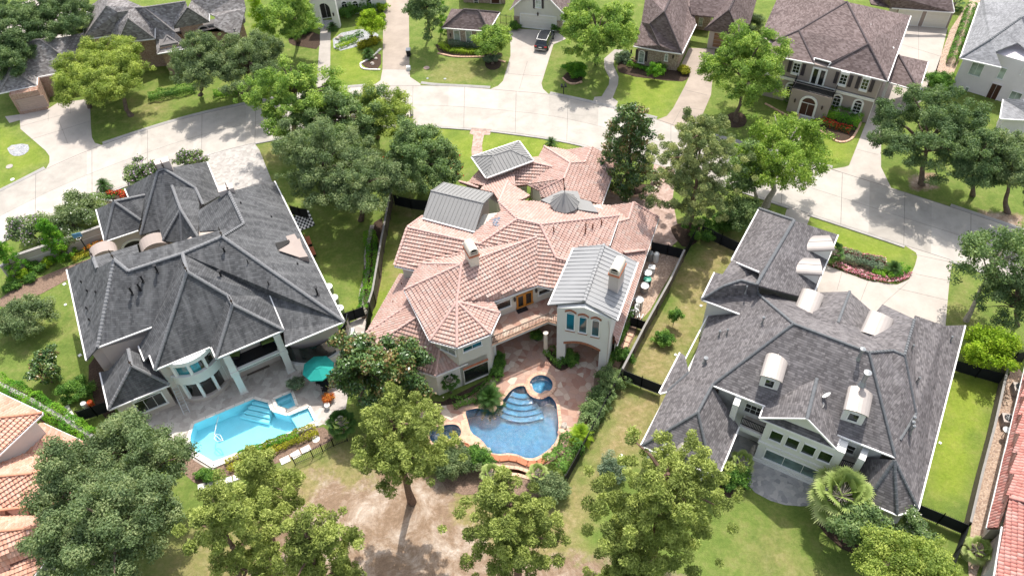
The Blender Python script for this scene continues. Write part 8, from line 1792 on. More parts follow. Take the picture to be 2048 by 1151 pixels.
gw_ = MB(); a_, b_ = ba + np.array([*(lu * 7.2 - ln_ * 0.1), 5.8]), ba + np.array([*(lu * 14 - ln_ * 0.1), 5.8]); gw_.add([a_, b_, (a_ + b_) / 2 + np.array([0, 0, 2.2])], [(0, 1, 2)]); gw_.build('gable_wall', M_stucco_p, h7)
for q0_, q1_, br2 in (((1628, 550), (1760, 480), (2, 1)), ((1842, 582), (1925, 515), (1, 1)), ((1590, 705), (1640, 655), (1, 1)), ((1930, 735), (2040, 700), (2, 1)), ((2020, 560), (2048, 500), (1, 1))): win_on(h7, ba, q7, D0(*q0_), D0(*q1_), M_white, M_glass_l, br2, 0.07)
win_on(h7, ba, q7, D0(1745, 755), D0(1890, 640), M_stucco_p, M_mahog, (2, 1), 0.1, name='entrance', sill=False)
p = mk(dict(a=(1895, 742, 3.0), b=(1872, 885, 3.0), c=(2150, 900, 3.0), d=(2035, 740, 3.9), e=(2150, 735, 4.0)), D0)
qroof(h7, p, [['a', 'b', 'c', 'e', 'd']], M_sh_pale, M_capr, [], [('a', 'b', 'c')], rel=False, walls=['b', 'c', 'e', 'a'], wz=2.9, wmat=M_stucco_p)
# terracotta roofs, lower left
h8 = thing('house', 'house with orange terracotta tile roofs in the lower left corner', 'house', P(30, 1000))
MO = dict(roof=M_tile2, under=M_under, cap=M_capo, gutter=M_gutter)
p = mk(dict(a=(-120, 730, 6.0), b=(84.7, 826.5, 6.0), r=(-120, 850, 7.9), d=(-120, 1020, 6.0)))
roof_set(h8, p, [['a', 'b', 'r'], ['b', 'r', 'd']], 'tile', mats=MO, caps=[('b', 'r')], gutters=[('a', 'b', 'd')]); MB().prism(inset_poly([p['a'], p['b'], p['d']], 0.6), 0, 5.9).build('wall', M_stucco_w, h8)
p = mk(dict(a=(86, 847, 3.2), b=(180, 890, 3.2), c=(215, 915, 3.2), d=(66, 947, 5.3), e=(-120, 965, 5.5), f=(-120, 900, 3.4), g=(110, 1008, 4.2), h=(-120, 1035, 4.4), i=(190, 985, 3.2), j=(82, 1054, 5.2), k=(-120, 1076, 5.4), l=(118, 1088, 3.2), m=(30, 1195, 3.2), n=(-120, 1200, 3.6), o=(160, 1030, 3.2)))
roof_set(h8, p, [['a', 'b', 'c', 'd', 'e', 'f'], ['d', 'c', 'i', 'g', 'h', 'e'], ['h', 'g', 'o', 'j', 'k'], ['k', 'j', 'l', 'm', 'n']], 'tile', mats=MO, caps=[('e', 'd', 'c'), ('h', 'g'), ('k', 'j', 'l')], gutters=[('a', 'b', 'c'), ('l', 'm')])
MB().prism(inset_poly([p['a'], p['c'], p['i'], p['o'], p['l'], p['m'], p['n'], p['f']], 0.5), 0, 3.1).build('wall', M_stucco_w, h8)
# red tile roofs, right edge
h9 = thing('house', 'house with long red tile roof along the right edge of the photo', 'house', P(2060, 950))
MRd = dict(roof=M_tile3, under=M_under, cap=plain('red_tile_cap', (0.50, 0.24, 0.2), 0.8, 0.15, 3), gutter=M_gutter)
p = mk(dict(a=(2060, 700, 3.2), b=(1975, 1056, 3.2), c=(1998, 1056, 3.4), d=(2019, 996, 5.6), e=(2260, 1060, 7.6), f=(2260, 700, 7.8)))
relax(p, [['a', 'b', 'c', 'd', 'e', 'f']], ('a', 'b', 'd'))
roof_set(h9, p, [['a', 'b', 'c', 'd', 'e', 'f']], 'tile', mats=MRd, caps=[('d', 'e')], gutters=[('a', 'b')])
p2 = mk(dict(g=(2006, 1053, 5.2), h=(1984, 1190, 5.2), i=(2260, 1190, 7.8), e=(2260, 1060, 7.8), d=(2019, 996, 5.6)))
roof_set(h9, p2, [['d', 'g', 'h', 'i', 'e']], 'tile', mats=MRd, caps=[], gutters=[('g', 'h')])
MB().prism(inset_poly([p['a'], p['b'], P(2200, 1056, 3.2), P(2200, 700, 3.2)], 0.6), 0, 3.1).build('wall', M_stucco, h9); MB().prism([xy(P(*r8(1790, 880), 0)), xy(P(*r8(1720, 1140), 0)), xy(P(2260, 1190, 0)), xy(P(2260, 1060, 0))], 0, 5.1).build('wall', M_stucco_b, h9)
# ------------------------------------------------------------------ fences and garden walls
def fence_px(pts, z, kind, label, group=None, gate=False, name='fence'):
 """pts are pixels of the top edge; z its height"""
 w = [P(q[0], q[1], z) for q in pts]; t = thing(name, label, 'gate' if gate else 'fence', (w[0][0], w[0][1], 0), 0, group)
 for a, b in zip(w[:-1], w[1:]):
  L = np.linalg.norm(b - a); a0 = a * [1, 1, 0]; b0 = b * [1, 1, 0]; n = max(1, int(L / 2.4)); d = (b - a) / L
  if kind == 'wood':
   pn = MB(); k = max(1, int(L / 0.16))
   for i in range(k): q = a0 + (b0 - a0) * (i + 0.5) / k; pn.box((q[0], q[1], z / 2 - 0.03), (0.15, 0.035, z - 0.08 + random.uniform(-0.02, 0.02)), rz=math.atan2(d[1], d[0]))
   pn.build('board_panel', M_wood, t); MB().bar(a, b, 0.2, 0.06).build('cap_rail', M_woodcap, t)
   for i in range(n + 1): q = a0 + (b0 - a0) * i / n; s = np.array([-d[1], d[0], 0]) * 0.07; MB().box((q[0] + s[0], q[1] + s[1], z / 2 - 0.05), (0.1, 0.1, z - 0.1)).build('post', M_wood, t)
  elif kind == 'wall':
   MB().bar(a0 + [0, 0, z / 2 - 0.05], b0 + [0, 0, z / 2 - 0.05], 0.3, z - 0.1).build('wall_panel', M_stucco_b, t); MB().bar(a, b, 0.38, 0.08).build('coping', M_kerb, t)
   MB().bar(a0 + [0, 0, z * 0.55], b0 + [0, 0, z * 0.55], 0.34, 0.06).build('string_course', M_stucco_w, t)
  elif kind == 'low':
   MB().bar(a0 + [0, 0, z / 2], b0 + [0, 0, z / 2], 0.25, z).build('wall_panel', M_kerb, t)
  else:
   if kind == 'screen': sc = MB(); sc.bar(a0 + [0, 0, z * 0.52], b0 + [0, 0, z * 0.52], 0.02, z * 0.8); sc.build('screen', M_screen, t)
   pk = MB(); k = max(2, int(L / 0.14)); s = np.array([-d[1], d[0], 0]) * 0.02
   for i in range(k + 1): q = a0 + (b0 - a0) * i / k + s; pk.box((q[0], q[1], z / 2 + 0.04), (0.022, 0.022, z + 0.04))
   for zz in (0.15, z * 0.9): pk.bar(a0 + s + [0, 0, zz], b0 + s + [0, 0, zz], 0.035, 0.035)
   pk.build('pickets', M_black, t)
   for i in range(n + 1): q = a0 + (b0 - a0) * i / n; MB().box((q[0], q[1], z / 2 + 0.05), (0.07, 0.07, z + 0.15)).build('post', M_black, t)
 return t
fence_px([(781, 382), (762, 480), (745, 580), (737, 605)], 1.9, 'wood', 'long weathered wooden fence left of the pink roofed house')
fence_px([(737, 605), (732, 640), (726, 680)], 1.9, 'screen', 'black screened fence continuing the wooden fence towards the magnolias')
fence_px([(1369, 499), (1340, 560), (1290, 650), (1245, 737)], 1.9, 'wood', 'long wooden fence with grey cap between the service yard and the dry lawn')
fence_px([(1245, 737), (1285, 753), (1324, 768)], 1.8, 'screen', 'black screened fence across the dry lawn right of the tower')
fence_px([(1243, 740), (1215, 790), (1187, 845), (1163, 890), (1130, 950)], 1.8, 'screen', 'black screened fence along the glossy shrubs beside the terrace')
fence_px([(1305, 482), (1337, 489), (1369, 497)], 1.7, 'screen', 'black gate closing the service yard by the red paved driveway', gate=True, name='gate')
fence_px([(1391, 460), (1380, 480), (1370, 498)], 1.7, 'screen', 'short black fence behind the ivy like shrub'); fence_px([(1406, 450), (1445, 468), (1484, 486)], 1.7, 'screen', 'dark screened fence between the tall pine and the plum roofed wing')
fence_px([(686, 625), (706, 618), (725, 612)], 1.7, 'screen', 'black screened gate between the charcoal house and the wooden fence', gate=True, name='gate')
fence_px([(578, 409), (595, 414), (612, 417)], 1.6, 'screen', 'black gate above the chessboard beside the charcoal house', gate=True, name='gate'); fence_px([(786, 388), (820, 396), (856, 400)], 1.8, 'screen', 'dark fence in the shade under the dense glossy tree')
fence_px([(584, 914), (620, 899), (640, 888), (662, 877), (690, 866)], 1.3, 'iron', 'open iron picket fence below the light blue pool')
fence_px([(1841, 1007), (1890, 1027), (1940, 1048)], 1.8, 'screen', 'black screened fence between the plum roofed house and the lower right corner'); fence_px([(1940, 1048), (1924, 1090), (1905, 1140), (1895, 1170)], 1.8, 'screen', 'dark blue black fence running down the lower right corner')
fence_px([(2021, 712), (2008, 770), (1990, 850), (1965, 945), (1942, 1043)], 1.8, 'wood', 'long fence beside the straw strip along the red tile roof'); fence_px([(1912, 718), (1965, 733), (2018, 748)], 1.7, 'screen', 'dark screened fence behind the lime green bush')
fence_px([(0, 533), (34, 509), (120, 480), (201, 452)], 2.0, 'wall', 'beige garden wall with pale coping beside the road on the left', name='garden_wall'); fence_px([(-10, 762), (65, 800), (130, 838), (190, 875)], 1.0, 'wall', 'low pale garden wall of the terracotta roofed house', name='garden_wall')
fence_px([(150, 822), (180, 812), (212, 800)], 1.7, 'screen', 'black gate beside the low wing of the charcoal house', gate=True, name='gate'); fence_px([(1262, 632), (1276, 636), (1290, 641)], 1.6, 'screen', 'small black gate at the end of the service yard', gate=True, name='gate')
fence_px([(1862, 156), (1882, 160), (1902, 160)], 1.4, 'screen', 'short black fence at the lower end of the straw covered path'); fence_px([(2024, 710), (2036, 706), (2060, 700)], 1.8, 'screen', 'short black fence at the right edge above the straw strip')
fence_px([(1000, 28), (1012, 30), (1022, 32)], 1.5, 'iron', 'small iron gate between the brick pavilion and the cream garage', gate=True, name='gate')
# ------------------------------------------------------------------ car
def make_car(q0, q1, label):
 a, b = P(*q0), P(*q1); d = b - a; rz = math.atan2(d[1], d[0]); c = (a + b) / 2; t = thing('parked_car', label, 'car', c, 0); R = Matrix.Rotation(rz, 3, 'Z')
 def W(x, y, z): v = R @ Vector((x, y, z)); return (c[0] + v.x, c[1] + v.y, z)
 L, Wd = 4.8, 1.92; M_paint = plain('black_car_paint', (0.012, 0.014, 0.02), 0.18, 0.1, 1, 0.7); M_cg = glassmat('car_glass', (0.015, 0.018, 0.02), 0.04)
 st = [(-2.4, 0.45, 0.80, 0.86), (-2.3, 0.3, 1.02, 0.93), (-1.6, 0.25, 1.08, 0.96), (0, 0.25, 1.05, 0.96), (1.2, 0.25, 1.0, 0.95), (2.1, 0.28, 0.88, 0.88), (2.38, 0.4, 0.7, 0.72)]
 o = MB(); vs = []; n = 12
 for x, z0, z1, w in st:
  for k in range(n):
   t_ = 2 * math.pi * k / n; cy, cz = math.cos(t_), math.sin(t_); cy = math.copysign(abs(cy) ** 0.45, cy); cz = math.copysign(abs(cz) ** 0.45, cz); vs.append(W(x, cy * w * (0.96 if cz > 0.5 else 1), (z0 + z1) / 2 + cz * (z1 - z0) / 2))
 fs = [(i * n + k, i * n + (k + 1) % n, (i + 1) * n + (k + 1) % n, (i + 1) * n + k) for i in range(len(st) - 1) for k in range(n)] + [tuple(range(n))[::-1], tuple((len(st) - 1) * n + k for k in range(n))]
 body = o.add(vs, fs).build('body', M_paint, t, smooth=True)
 cab = [(-2.15, 1.0, 0.78, 0.0), (-1.55, 1.02, 0.80, 0.55), (-0.3, 1.02, 0.82, 0.66), (0.5, 1.02, 0.80, 0.6), (1.25, 1.0, 0.80, 0.0)]
 def ring(x, zb, w, h): return [W(x, -w - 0.08, zb), W(x, -w * 0.86, zb + h), W(x, w * 0.86, zb + h), W(x, w + 0.08, zb)]
 g = MB(); vs = sum([ring(*q) for q in cab], []); fs = []
 for i in range(4):
  for k in range(3): fs.append((i * 4 + k, i * 4 + k + 1, i * 4 + 5 + k, i * 4 + 4 + k))
 g.add(vs, fs).build('windows', M_cg, t)
 rf = MB(); vs = [W(x, s * w, z) for x, z, w in ((-1.6, 1.62, 0.66), (-0.3, 1.73, 0.68), (0.45, 1.67, 0.66)) for s in (-1, 1)]; rf.add(vs, [(0, 1, 3, 2), (2, 3, 5, 4)]); rf.build('roof', M_paint, t)
 for s in (-1, 1): MB().tube([W(-1.75, s * 0.70, 1.6), W(-0.6, s * 0.74, 1.76), W(0.6, s * 0.70, 1.66)], 0.03, 6).build('roof_rail', M_alum, t)
 MB().bar(W(-1.72, -0.68, 1.6), W(-1.72, 0.68, 1.6), 0.12, 0.04).build('spoiler', M_alum, t)
 for x in (-1.45, 1.45):
  for s in (-1, 1):
   w = MB(); w.tube([W(x, s * 0.82, 0.34), W(x, s * 0.98, 0.34)], 0.34, 18); wo_ = w.build('wheel', M_black, t); MB().tube([W(x, s * 0.97, 0.34), W(x, s * 0.995, 0.34)], 0.2, 12).build('rim', M_alum, wo_)
 for s in (-1, 1):
  MB().bar(W(-2.37, s * 0.55, 0.85), W(-2.3, s * 0.9, 0.85), 0.1, 0.14).build('tail_light', M_tail, t); MB().bar(W(2.28, s * 0.45, 0.72), W(2.18, s * 0.75, 0.74), 0.1, 0.12).build('headlight', M_plastic, t); MB().box(W(0.75, s * 1.05, 1.08), (0.16, 0.2, 0.14), rz=rz).build('mirror', M_paint, t)
 MB().box(W(-2.42, 0, 0.75), (0.02, 0.45, 0.14), rz=rz).build('licence_plate', M_white, t); MB().box(W(-2.36, 0, 0.45), (0.12, 1.5, 0.1), rz=rz).build('bumper_trim', M_alum, t)
M_tail = plain('tail_light_red', (0.5, 0.02, 0.02), 0.3)
make_car((1080, 106), (1099, 68), 'black station wagon with silver roof rails parked before the cream garage')
# ------------------------------------------------------------------ small things
def bin_(q, label, mat=None, rz=0.1, lidm=None):
 c = P(*q); t = thing('wheelie_bin', label, 'bin', c, rz); b = MB(); vs = []
 for z, s in ((0.05, 0.24), (1.0, 0.31)): vs += [(c[0] + sx * s, c[1] + sy * s * 1.15, z) for sx, sy in ((-1, -1), (1, -1), (1, 1), (-1, 1))]
 b.add(vs, [(0, 3, 2, 1), (4, 5, 6, 7), (0, 1, 5, 4), (1, 2, 6, 5), (2, 3, 7, 6), (3, 0, 4, 7)]).build('body', mat or M_black, t); MB().box((c[0], c[1], 1.04), (0.66, 0.78, 0.08)).build('lid', lidm or mat or M_steel, t)
 for s in (-1, 1): MB().tube([(c[0] + s * 0.26, c[1] + 0.3, 0.12), (c[0] + s * 0.32, c[1] + 0.3, 0.12)], 0.12, 10).build('wheel', M_black, t)
bin_((818, 112), 'dark wheelie bin with grey lid at the edge of the tan driveway', M_black, 0, M_steel); bin_((1832, 192), 'blue bin standing under the carport edge', plain('blue_plastic', (0.03, 0.10, 0.40), 0.4));
def mailbox(q, label, n=1):
 c = P(*q); t = thing('street_mailbox', label, 'mailbox', c, 0); MB().tube([c, c + [0, 0, 1.15]], 0.06, 8).build('post', M_black, t)
 if n > 1: MB().bar(c + [-0.3, 0, 1.1], c + [0.3, 0, 1.1], 0.06, 0.06).build('arm', M_black, t)
 for k in range(n):
  x = 0 if n == 1 else (-0.25 if k == 0 else 0.25); m_ = MB(); pr = [(-0.13, 0), (-0.13, 0.16)] + [(-0.13 * math.cos(math.pi * i / 8), 0.16 + 0.12 * math.sin(math.pi * i / 8)) for i in range(1, 8)] + [(0.13, 0.16), (0.13, 0)]
  vs = [(c[0] + x + a, c[1] + y, 1.15 + z) for y in (-0.26, 0.26) for a, z in pr]; k2 = len(pr); m_.add(vs, [(i, (i + 1) % k2, k2 + (i + 1) % k2, k2 + i) for i in range(k2)] + [tuple(range(k2))[::-1], tuple(range(k2, 2 * k2))]); m_.build('box', M_black, t)
mailbox((822, 249), 'double black street mailbox on one post at the near kerb', 2); mailbox((1127, 188), 'single black street mailbox on the far lawn by the kerb', 2)
b_ = MB().box(P(817, 136, 0.25), (0.55, 0.5, 0.5)); tag(b_.build('white_box', M_plastic), 'small white box beside the tan driveway below the bin', 'box')
# umbrella and its table
uc = P(647, 764); ut = thing('patio_umbrella', 'teal octagonal patio umbrella on the pale travertine terrace', 'umbrella', uc)
MB().tube([uc, uc + [0, 0, 2.9]], 0.03, 8).build('pole', M_alum, ut); cn = MB(); R0 = 1.5; vs = [(uc[0], uc[1], 2.88)]
for rr, z in ((0.55, 2.76), (R0, 2.28)): vs += [(uc[0] + rr * math.cos(math.pi * (k + 0.5) / 4), uc[1] + rr * math.sin(math.pi * (k + 0.5) / 4), z) for k in range(8)]
fs = [(0, 1 + k, 1 + (k + 1) % 8) for k in range(8)] + [(1 + k, 9 + k, 9 + (k + 1) % 8, 1 + (k + 1) % 8) for k in range(8)]
vs += [(uc[0] + R0 * math.cos(math.pi * (k + 0.5) / 4), uc[1] + R0 * math.sin(math.pi * (k + 0.5) / 4), 2.14) for k in range(8)]; fs += [(9 + k, 17 + k, 17 + (k + 1) % 8, 9 + (k + 1) % 8) for k in range(8)]
cn.add(vs, fs).build('canopy', M_umb, ut); MB().lathe([(0.5, 2.80), (0.42, 2.84), (0.03, 2.95)], (uc[0], uc[1], 0), 8).build('vent_cap', M_umb, ut)
for k in range(8): MB().bar((uc[0], uc[1], 2.8), (uc[0] + R0 * math.cos(math.pi * (k + 0.5) / 4), uc[1] + R0 * math.sin(math.pi * (k + 0.5) / 4), 2.26), 0.02, 0.02).build('rib', M_alum, ut)
def chair(q, rz, label, mat=M_black, group=None, z=0.02):
 c = P(*q, z); t = thing('patio_chair', label, 'chair', c, 0, group); R = Matrix.Rotation(rz, 3, 'Z')
 def W(x, y, zz): v = R @ Vector((x, y, 0)); return (c[0] + v.x, c[1] + v.y, z + zz)
 MB().box(W(0, 0, 0.43), (0.5, 0.5, 0.05), rz=rz).build('seat', mat, t); b = MB()
 for i in range(5): b.box(W(-0.2 + 0.1 * i, 0.24, 0.7), (0.03, 0.03, 0.5), rz=rz)
 b.box(W(0, 0.24, 0.95), (0.5, 0.04, 0.05), rz=rz); b.build('backrest', mat, t)
 for sx in (-1, 1):
  for sy in (-1, 1): MB().box(W(sx * 0.22, sy * 0.22, 0.21), (0.04, 0.04, 0.42), rz=rz).build('leg', mat, t)
def table(q, r, label, mat=M_black, h=0.72, z=0.02):
 c = P(*q, z); t = thing('round_table', label, 'table', c, 0); MB().lathe([(0.01, h - 0.04), (r, h - 0.04), (r, h), (0.01, h)], (c[0], c[1], z), 24).build('table_top', mat, t); MB().lathe([(r * 0.5, 0), (r * 0.5, 0.04), (0.06, 0.1), (0.05, h - 0.04)], (c[0], c[1], z), 14).build('pedestal', mat, t)
table((655, 772), 0.6, 'dark round table under the teal umbrella'); chair((640, 768), 1.2, 'black patio chair left of the table under the teal umbrella'); chair((652, 783), 3.0, 'black patio chair below the table under the teal umbrella')
table((512, 727), 0.65, 'dark round table in the shade between the two white columns'); rg_ = sheet('rug', [(488, 738), (533, 716), (540, 733), (495, 752)], 0.028, M_wood, kind=None, label='dark brown rug in front of the shaded table between the white columns', cat='rug'); chair((536, 722), -1.0, 'green patio chair right of the shaded round table', M_cushion)
def pot(q, r, h, label, plant=None, mat=None, pr=0.35, ph=0.8, name='potted_plant', z=0.02):
 c = P(*q, z); t = thing(name, label, 'plant pot' if not plant else 'potted plant', c, 0); MB().lathe([(r * 0.65, 0), (r, h * 0.8), (r * 1.08, h), (r * 0.9, h), (r * 0.85, h * 0.85), (0.01, h * 0.84)], (c[0], c[1], z), 16).build('pot', mat or M_terra, t)
 if plant:
  V, F, T_, L = crown_data(int(q[0] * 7), 'round', pr, ph / 2, 7, 0.055, 1.0); npmesh('plant', V + np.array([c[0], c[1], z + h + ph * 0.4]), F, LM[plant], t, attr=dict(tint=T_))
pot((595, 776), 0.32, 0.4, 'round pot with bushy grey green plant beside the square hot tub', 'grey', M_terra, 0.5, 0.8); pot((998, 723), 0.42, 0.5, 'dark planter nearest the white post on the flagstone terrace', 'hedge', M_black, 0.45, 0.5); pot((1002, 733), 0.42, 0.5, 'second dark planter on the flagstone terrace', 'hedge', M_black, 0.45, 0.5); pot((994, 751), 0.42, 0.5, 'lowest of the dark planters beside the big window corner', 'hedge', M_black, 0.45, 0.45)
pot((1074, 677), 0.45, 0.5, 'dark planter in the shade under the balcony', 'hedge', M_black, 0.4, 0.4); pot((1136, 716), 0.45, 0.5, 'dark planter inside the tower porch beside the left pier', 'hedge', M_black, 0.4, 0.4)
pot((658, 800), 0.2, 0.35, 'flower pot with orange and yellow flowers by the magnolia', 'orange', M_terra, 0.25, 0.35); pot((656, 815), 0.25, 0.5, 'pale grey pot at the magnolia below the umbrella', None, M_stucco_w)
def bowl(q, r, label):
 c = P(*q, 0.05); t = thing('fire_bowl', label, 'fire bowl', c, 0); MB().lathe([(r * 0.5, 0), (r * 0.55, 0.25), (r, 0.6), (r * 1.05, 0.66), (r * 0.9, 0.66), (r * 0.8, 0.58), (0.01, 0.55)], c, 20).build('bowl', M_terra, t); m_ = MB(); rr = np.random.default_rng(3)
 for k in range(22): a = rr.uniform(0, 6.28); d = rr.uniform(0, r * 0.7); m_.box((c[0] + d * math.cos(a), c[1] + d * math.sin(a), 0.64), (0.1, 0.1, 0.08), rz=a)
 m_.build('lava_rock', M_black, t)
bowl((930, 902), 0.5, 'round terracotta fire bowl on the stone ledge between the two freeform pools')
led = MB().prism(smooth_ring([xy(P(*q)) for q in ((905, 882), (925, 872), (940, 870), (958, 884), (972, 900), (974, 914), (955, 925), (930, 915), (910, 900))], 1), 0.0, 0.12); tag(led.build('stone_ledge', M_coping), 'rounded sandstone ledge carrying the fire bowl between the pools', 'ledge')
def rock(q, r, label, mat=None, h=None):
 rr = np.random.default_rng(int(q[0] * 3 + q[1])); c = P(*q); bm = bmesh.new(); bmesh.ops.create_icosphere(bm, subdivisions=2, radius=1.0)
 for v in bm.verts: v.co *= 1 + rr.normal() * 0.09; v.co.x *= r * 1.15 + c[0] * 0; v.co.y *= r * 0.9; v.co.z *= (h or r * 0.6)
 me = bpy.data.meshes.new('rock'); bm.to_mesh(me); bm.free(); me.materials.append(mat or M_rock); o = bpy.data.objects.new('rock', me); COL.objects.link(o); o.location = (float(c[0]), float(c[1]), float((h or r * 0.6) * 0.5)); o.rotation_euler = (0, 0, rr.uniform(0, 3)); tag(o, label, 'rock')
for q, r, l in (((972, 905), 0.45, 'pale boulder at the left end of the weir wall'), ((966, 922), 0.5, 'larger pale boulder below the left end of the weir'), ((893, 886), 0.4, 'sandstone boulder on the edge of the small dark pool'), ((1126, 868), 0.45, 'orange boulder on the right rim of the freeform pool'), ((1113, 893), 0.42, 'orange boulder lower on the right rim of the freeform pool'), ((1128, 852), 0.35, 'small boulder at the right rim of the freeform pool'),
    ((986, 818), 0.35, 'orange boulder under the spiky pygmy palm'), ((1000, 806), 0.33, 'orange boulder right of the spiky pygmy palm'), ((962, 812), 0.3, 'small orange boulder left of the spiky pygmy palm'), ((675, 78), 0.35, 'white boulder in the gravel by the cycad'), ((682, 74), 0.3, 'smaller white boulder in the gravel by the cycad'), ((745, 128), 0.3, 'white rock in the teardrop bed'), ((752, 118), 0.25, 'upper white rock in the teardrop bed'), ((1378, 143), 0.3, 'pale rock in the corner bed of the brown house')):
 rock(q, r, l, M_coping if 'orange' in l or 'sandstone' in l else M_rock)
# stepping stones
def stones(pl, w, l, group, lab, mat=M_walk, n=None, wide=True):
 ring = resample(smooth_ring(wpts(pl), 2, False), n)
 for i, (a, b) in enumerate(zip(ring[:-1], ring[1:])):
  c = (a + b) / 2; d = b - a; rz = math.atan2(d[1], d[0]); L_ = np.linalg.norm(d) * 0.86; o = MB().box((c[0], c[1], 0.045), (L_, w * random.uniform(0.92, 1.06), 0.06), rz=rz + random.uniform(-0.05, 0.05)).build('stepping_stone', mat); tag(o, lab, 'stepping stone', group)
stones([(745, 450), (735, 490), (732, 520), (736, 545), (726, 570), (721, 600), (726, 618), (733, 628)], 0.5, 0.6, 'stepping stones along the wooden fence', 'pale stepping stone of the winding row beside the long wooden fence', M_walk, 22)
stones([(1262, 660), (1250, 685), (1240, 705), (1232, 730), (1222, 745)], 0.8, 0.8, 'sandstone steps beside the tower', 'sandstone stepping slab of the row between tower and fence', M_coping, 8)
stones([(395, 975), (420, 968), (445, 965), (470, 955), (500, 945)], 0.6, 0.7, 'square pads below the pool', 'white square pad of the row at the corner of the light blue pool', M_coping_w, 7)
stones([(560, 925), (590, 910), (622, 893)], 0.65, 0.8, 'square pads by the iron fence', 'white square pad of the row behind the iron pool fence', M_coping_w, 4); stones([(130, 812), (138, 828), (150, 845)], 0.7, 0.7, 'pads by the black gate', 'pale square pad left of the black gate of the charcoal house', M_coping_w, 4)
# air conditioners and service yard
def ac(q, label, lid=None, r=0.42, h=0.85, mat=None, ringm=None):
 c = P(*q); t = thing('air_conditioner', label, 'air conditioner', c, 0, 'round outdoor air conditioning units'); MB().lathe([(r, 0), (r, h)], c, 20).build('casing', mat or M_steel, t); MB().lathe([(r * 1.05, h), (r * 1.05, h + 0.08), (r * 0.78, h + 0.1), (r * 0.74, h + 0.02)], c, 20).build('rim', ringm or M_alum, t)
 f = MB(); f.lathe([(0.01, h + 0.0), (r * 0.76, h)], c, 20); f.build('dark_grille', M_black, t); b = MB()
 for k in range(4): a = k * math.pi / 2; b.bar((c[0], c[1], h + 0.04), (c[0] + r * 0.65 * math.cos(a), c[1] + r * 0.65 * math.sin(a), h + 0.04), 0.16, 0.02)
 b.build('fan', M_alum, t)
ac((1294, 556), 'grey round air conditioner at the top of the service yard'); ac((1288, 582), 'grey round air conditioner in the middle of the service yard'); ac((1277, 610), 'grey round air conditioner nearest the white pipes');
for q, l in (((660, 584), 'upper white rimmed unit beside the east eave of the charcoal house'), ((671, 606), 'middle white rimmed unit beside the east eave of the charcoal house'), ((682, 627), 'lower white rimmed unit beside the east eave of the charcoal house')): ac(q, l, ringm=M_plastic)
c = P(1294, 566); t = thing('green_lid_tank', 'black tank with bright green lid between the round air conditioners', 'tank', c); MB().lathe([(0.4, 0), (0.42, 0.6)], c, 16).build('tank', M_black, t); MB().lathe([(0.44, 0.6), (0.4, 0.7), (0.01, 0.74)], c, 16).build('lid', M_green_p, t)
tag(MB().box(P(1303, 538, 0.4), (0.7, 0.6, 0.8), rz=-0.3).build('white_cabinet', M_plastic), 'white equipment cabinet at the house wall in the service yard', 'cabinet')
for q, l in (((1311, 522), 'right white cylindrical tank by the service yard gate'), ((1300, 520), 'left grey cylindrical tank by the service yard gate')): tag(MB().lathe([(0.3, 0), (0.3, 1.1), (0.2, 1.25), (0.02, 1.3)], P(*q), 16).build('water_tank', M_plastic if 'white' in l else M_steel), l, 'tank')
pq = P(1271, 628); t = thing('pool_pump', 'tangle of white pool pipes and pump between house and fence', 'pool pump', pq); pm = MB(); rr = np.random.default_rng(8)
for k in range(12): a = pq + np.array([rr.uniform(-0.7, 0.7), rr.uniform(-1.1, 1.1), 0.2]); h_ = rr.uniform(0.4, 1.2); dx = np.array([rr.uniform(-0.5, 0.5), rr.uniform(-0.5, 0.5), 0]); pm.tube([a, a + [0, 0, h_], a + [0, 0, h_] + dx, a + dx], 0.045, 6)
pm.build('pipes', M_plastic, t); MB().lathe([(0.25, 0.1), (0.28, 0.5), (0.2, 0.9), (0.05, 1.0)], pq + [0.2, 0.5, 0], 14).build('filter', M_plastic, t); MB().lathe([(0.2, 0.05), (0.2, 0.5), (0.05, 0.55)], pq + [-0.3, -0.3, 0], 14).build('pump', M_black, t)
def boxac(q, label, rz=-0.25):
 c = P(*q); t = thing('air_conditioner', label, 'air conditioner', c, 0); MB().box((c[0], c[1], 0.45), (0.95, 0.95, 0.9), rz=rz).build('casing', M_stucco_b, t); MB().lathe([(0.36, 0.905), (0.36, 0.93), (0.02, 0.93)], c, 18).build('grille', M_black, t); b = MB()
 for k in range(3): b.bar((c[0] - 0.3 * math.cos(k), c[1] - 0.3 * math.sin(k), 0.95), (c[0] + 0.3 * math.cos(k), c[1] + 0.3 * math.sin(k), 0.95), 0.04, 0.02)
 b.build('fan_guard', M_steel, t)
boxac((2009, 846), 'square beige air conditioner beside the red tile roof, lower of two'); boxac((2031, 784), 'square beige air conditioner beside the red tile roof, upper of two')
c = P(2003, 872); tag(MB().lathe([(0.02, 1.0), (0.3, 1.02), (0.33, 1.12), (0.3, 1.1), (0.02, 1.06)], c, 18).tube([c, c + [0, 0, 1.0]], 0.04, 6).build('satellite_dish', M_plastic), 'white dish lying flat beside the straw strip and red tile roof', 'satellite dish')
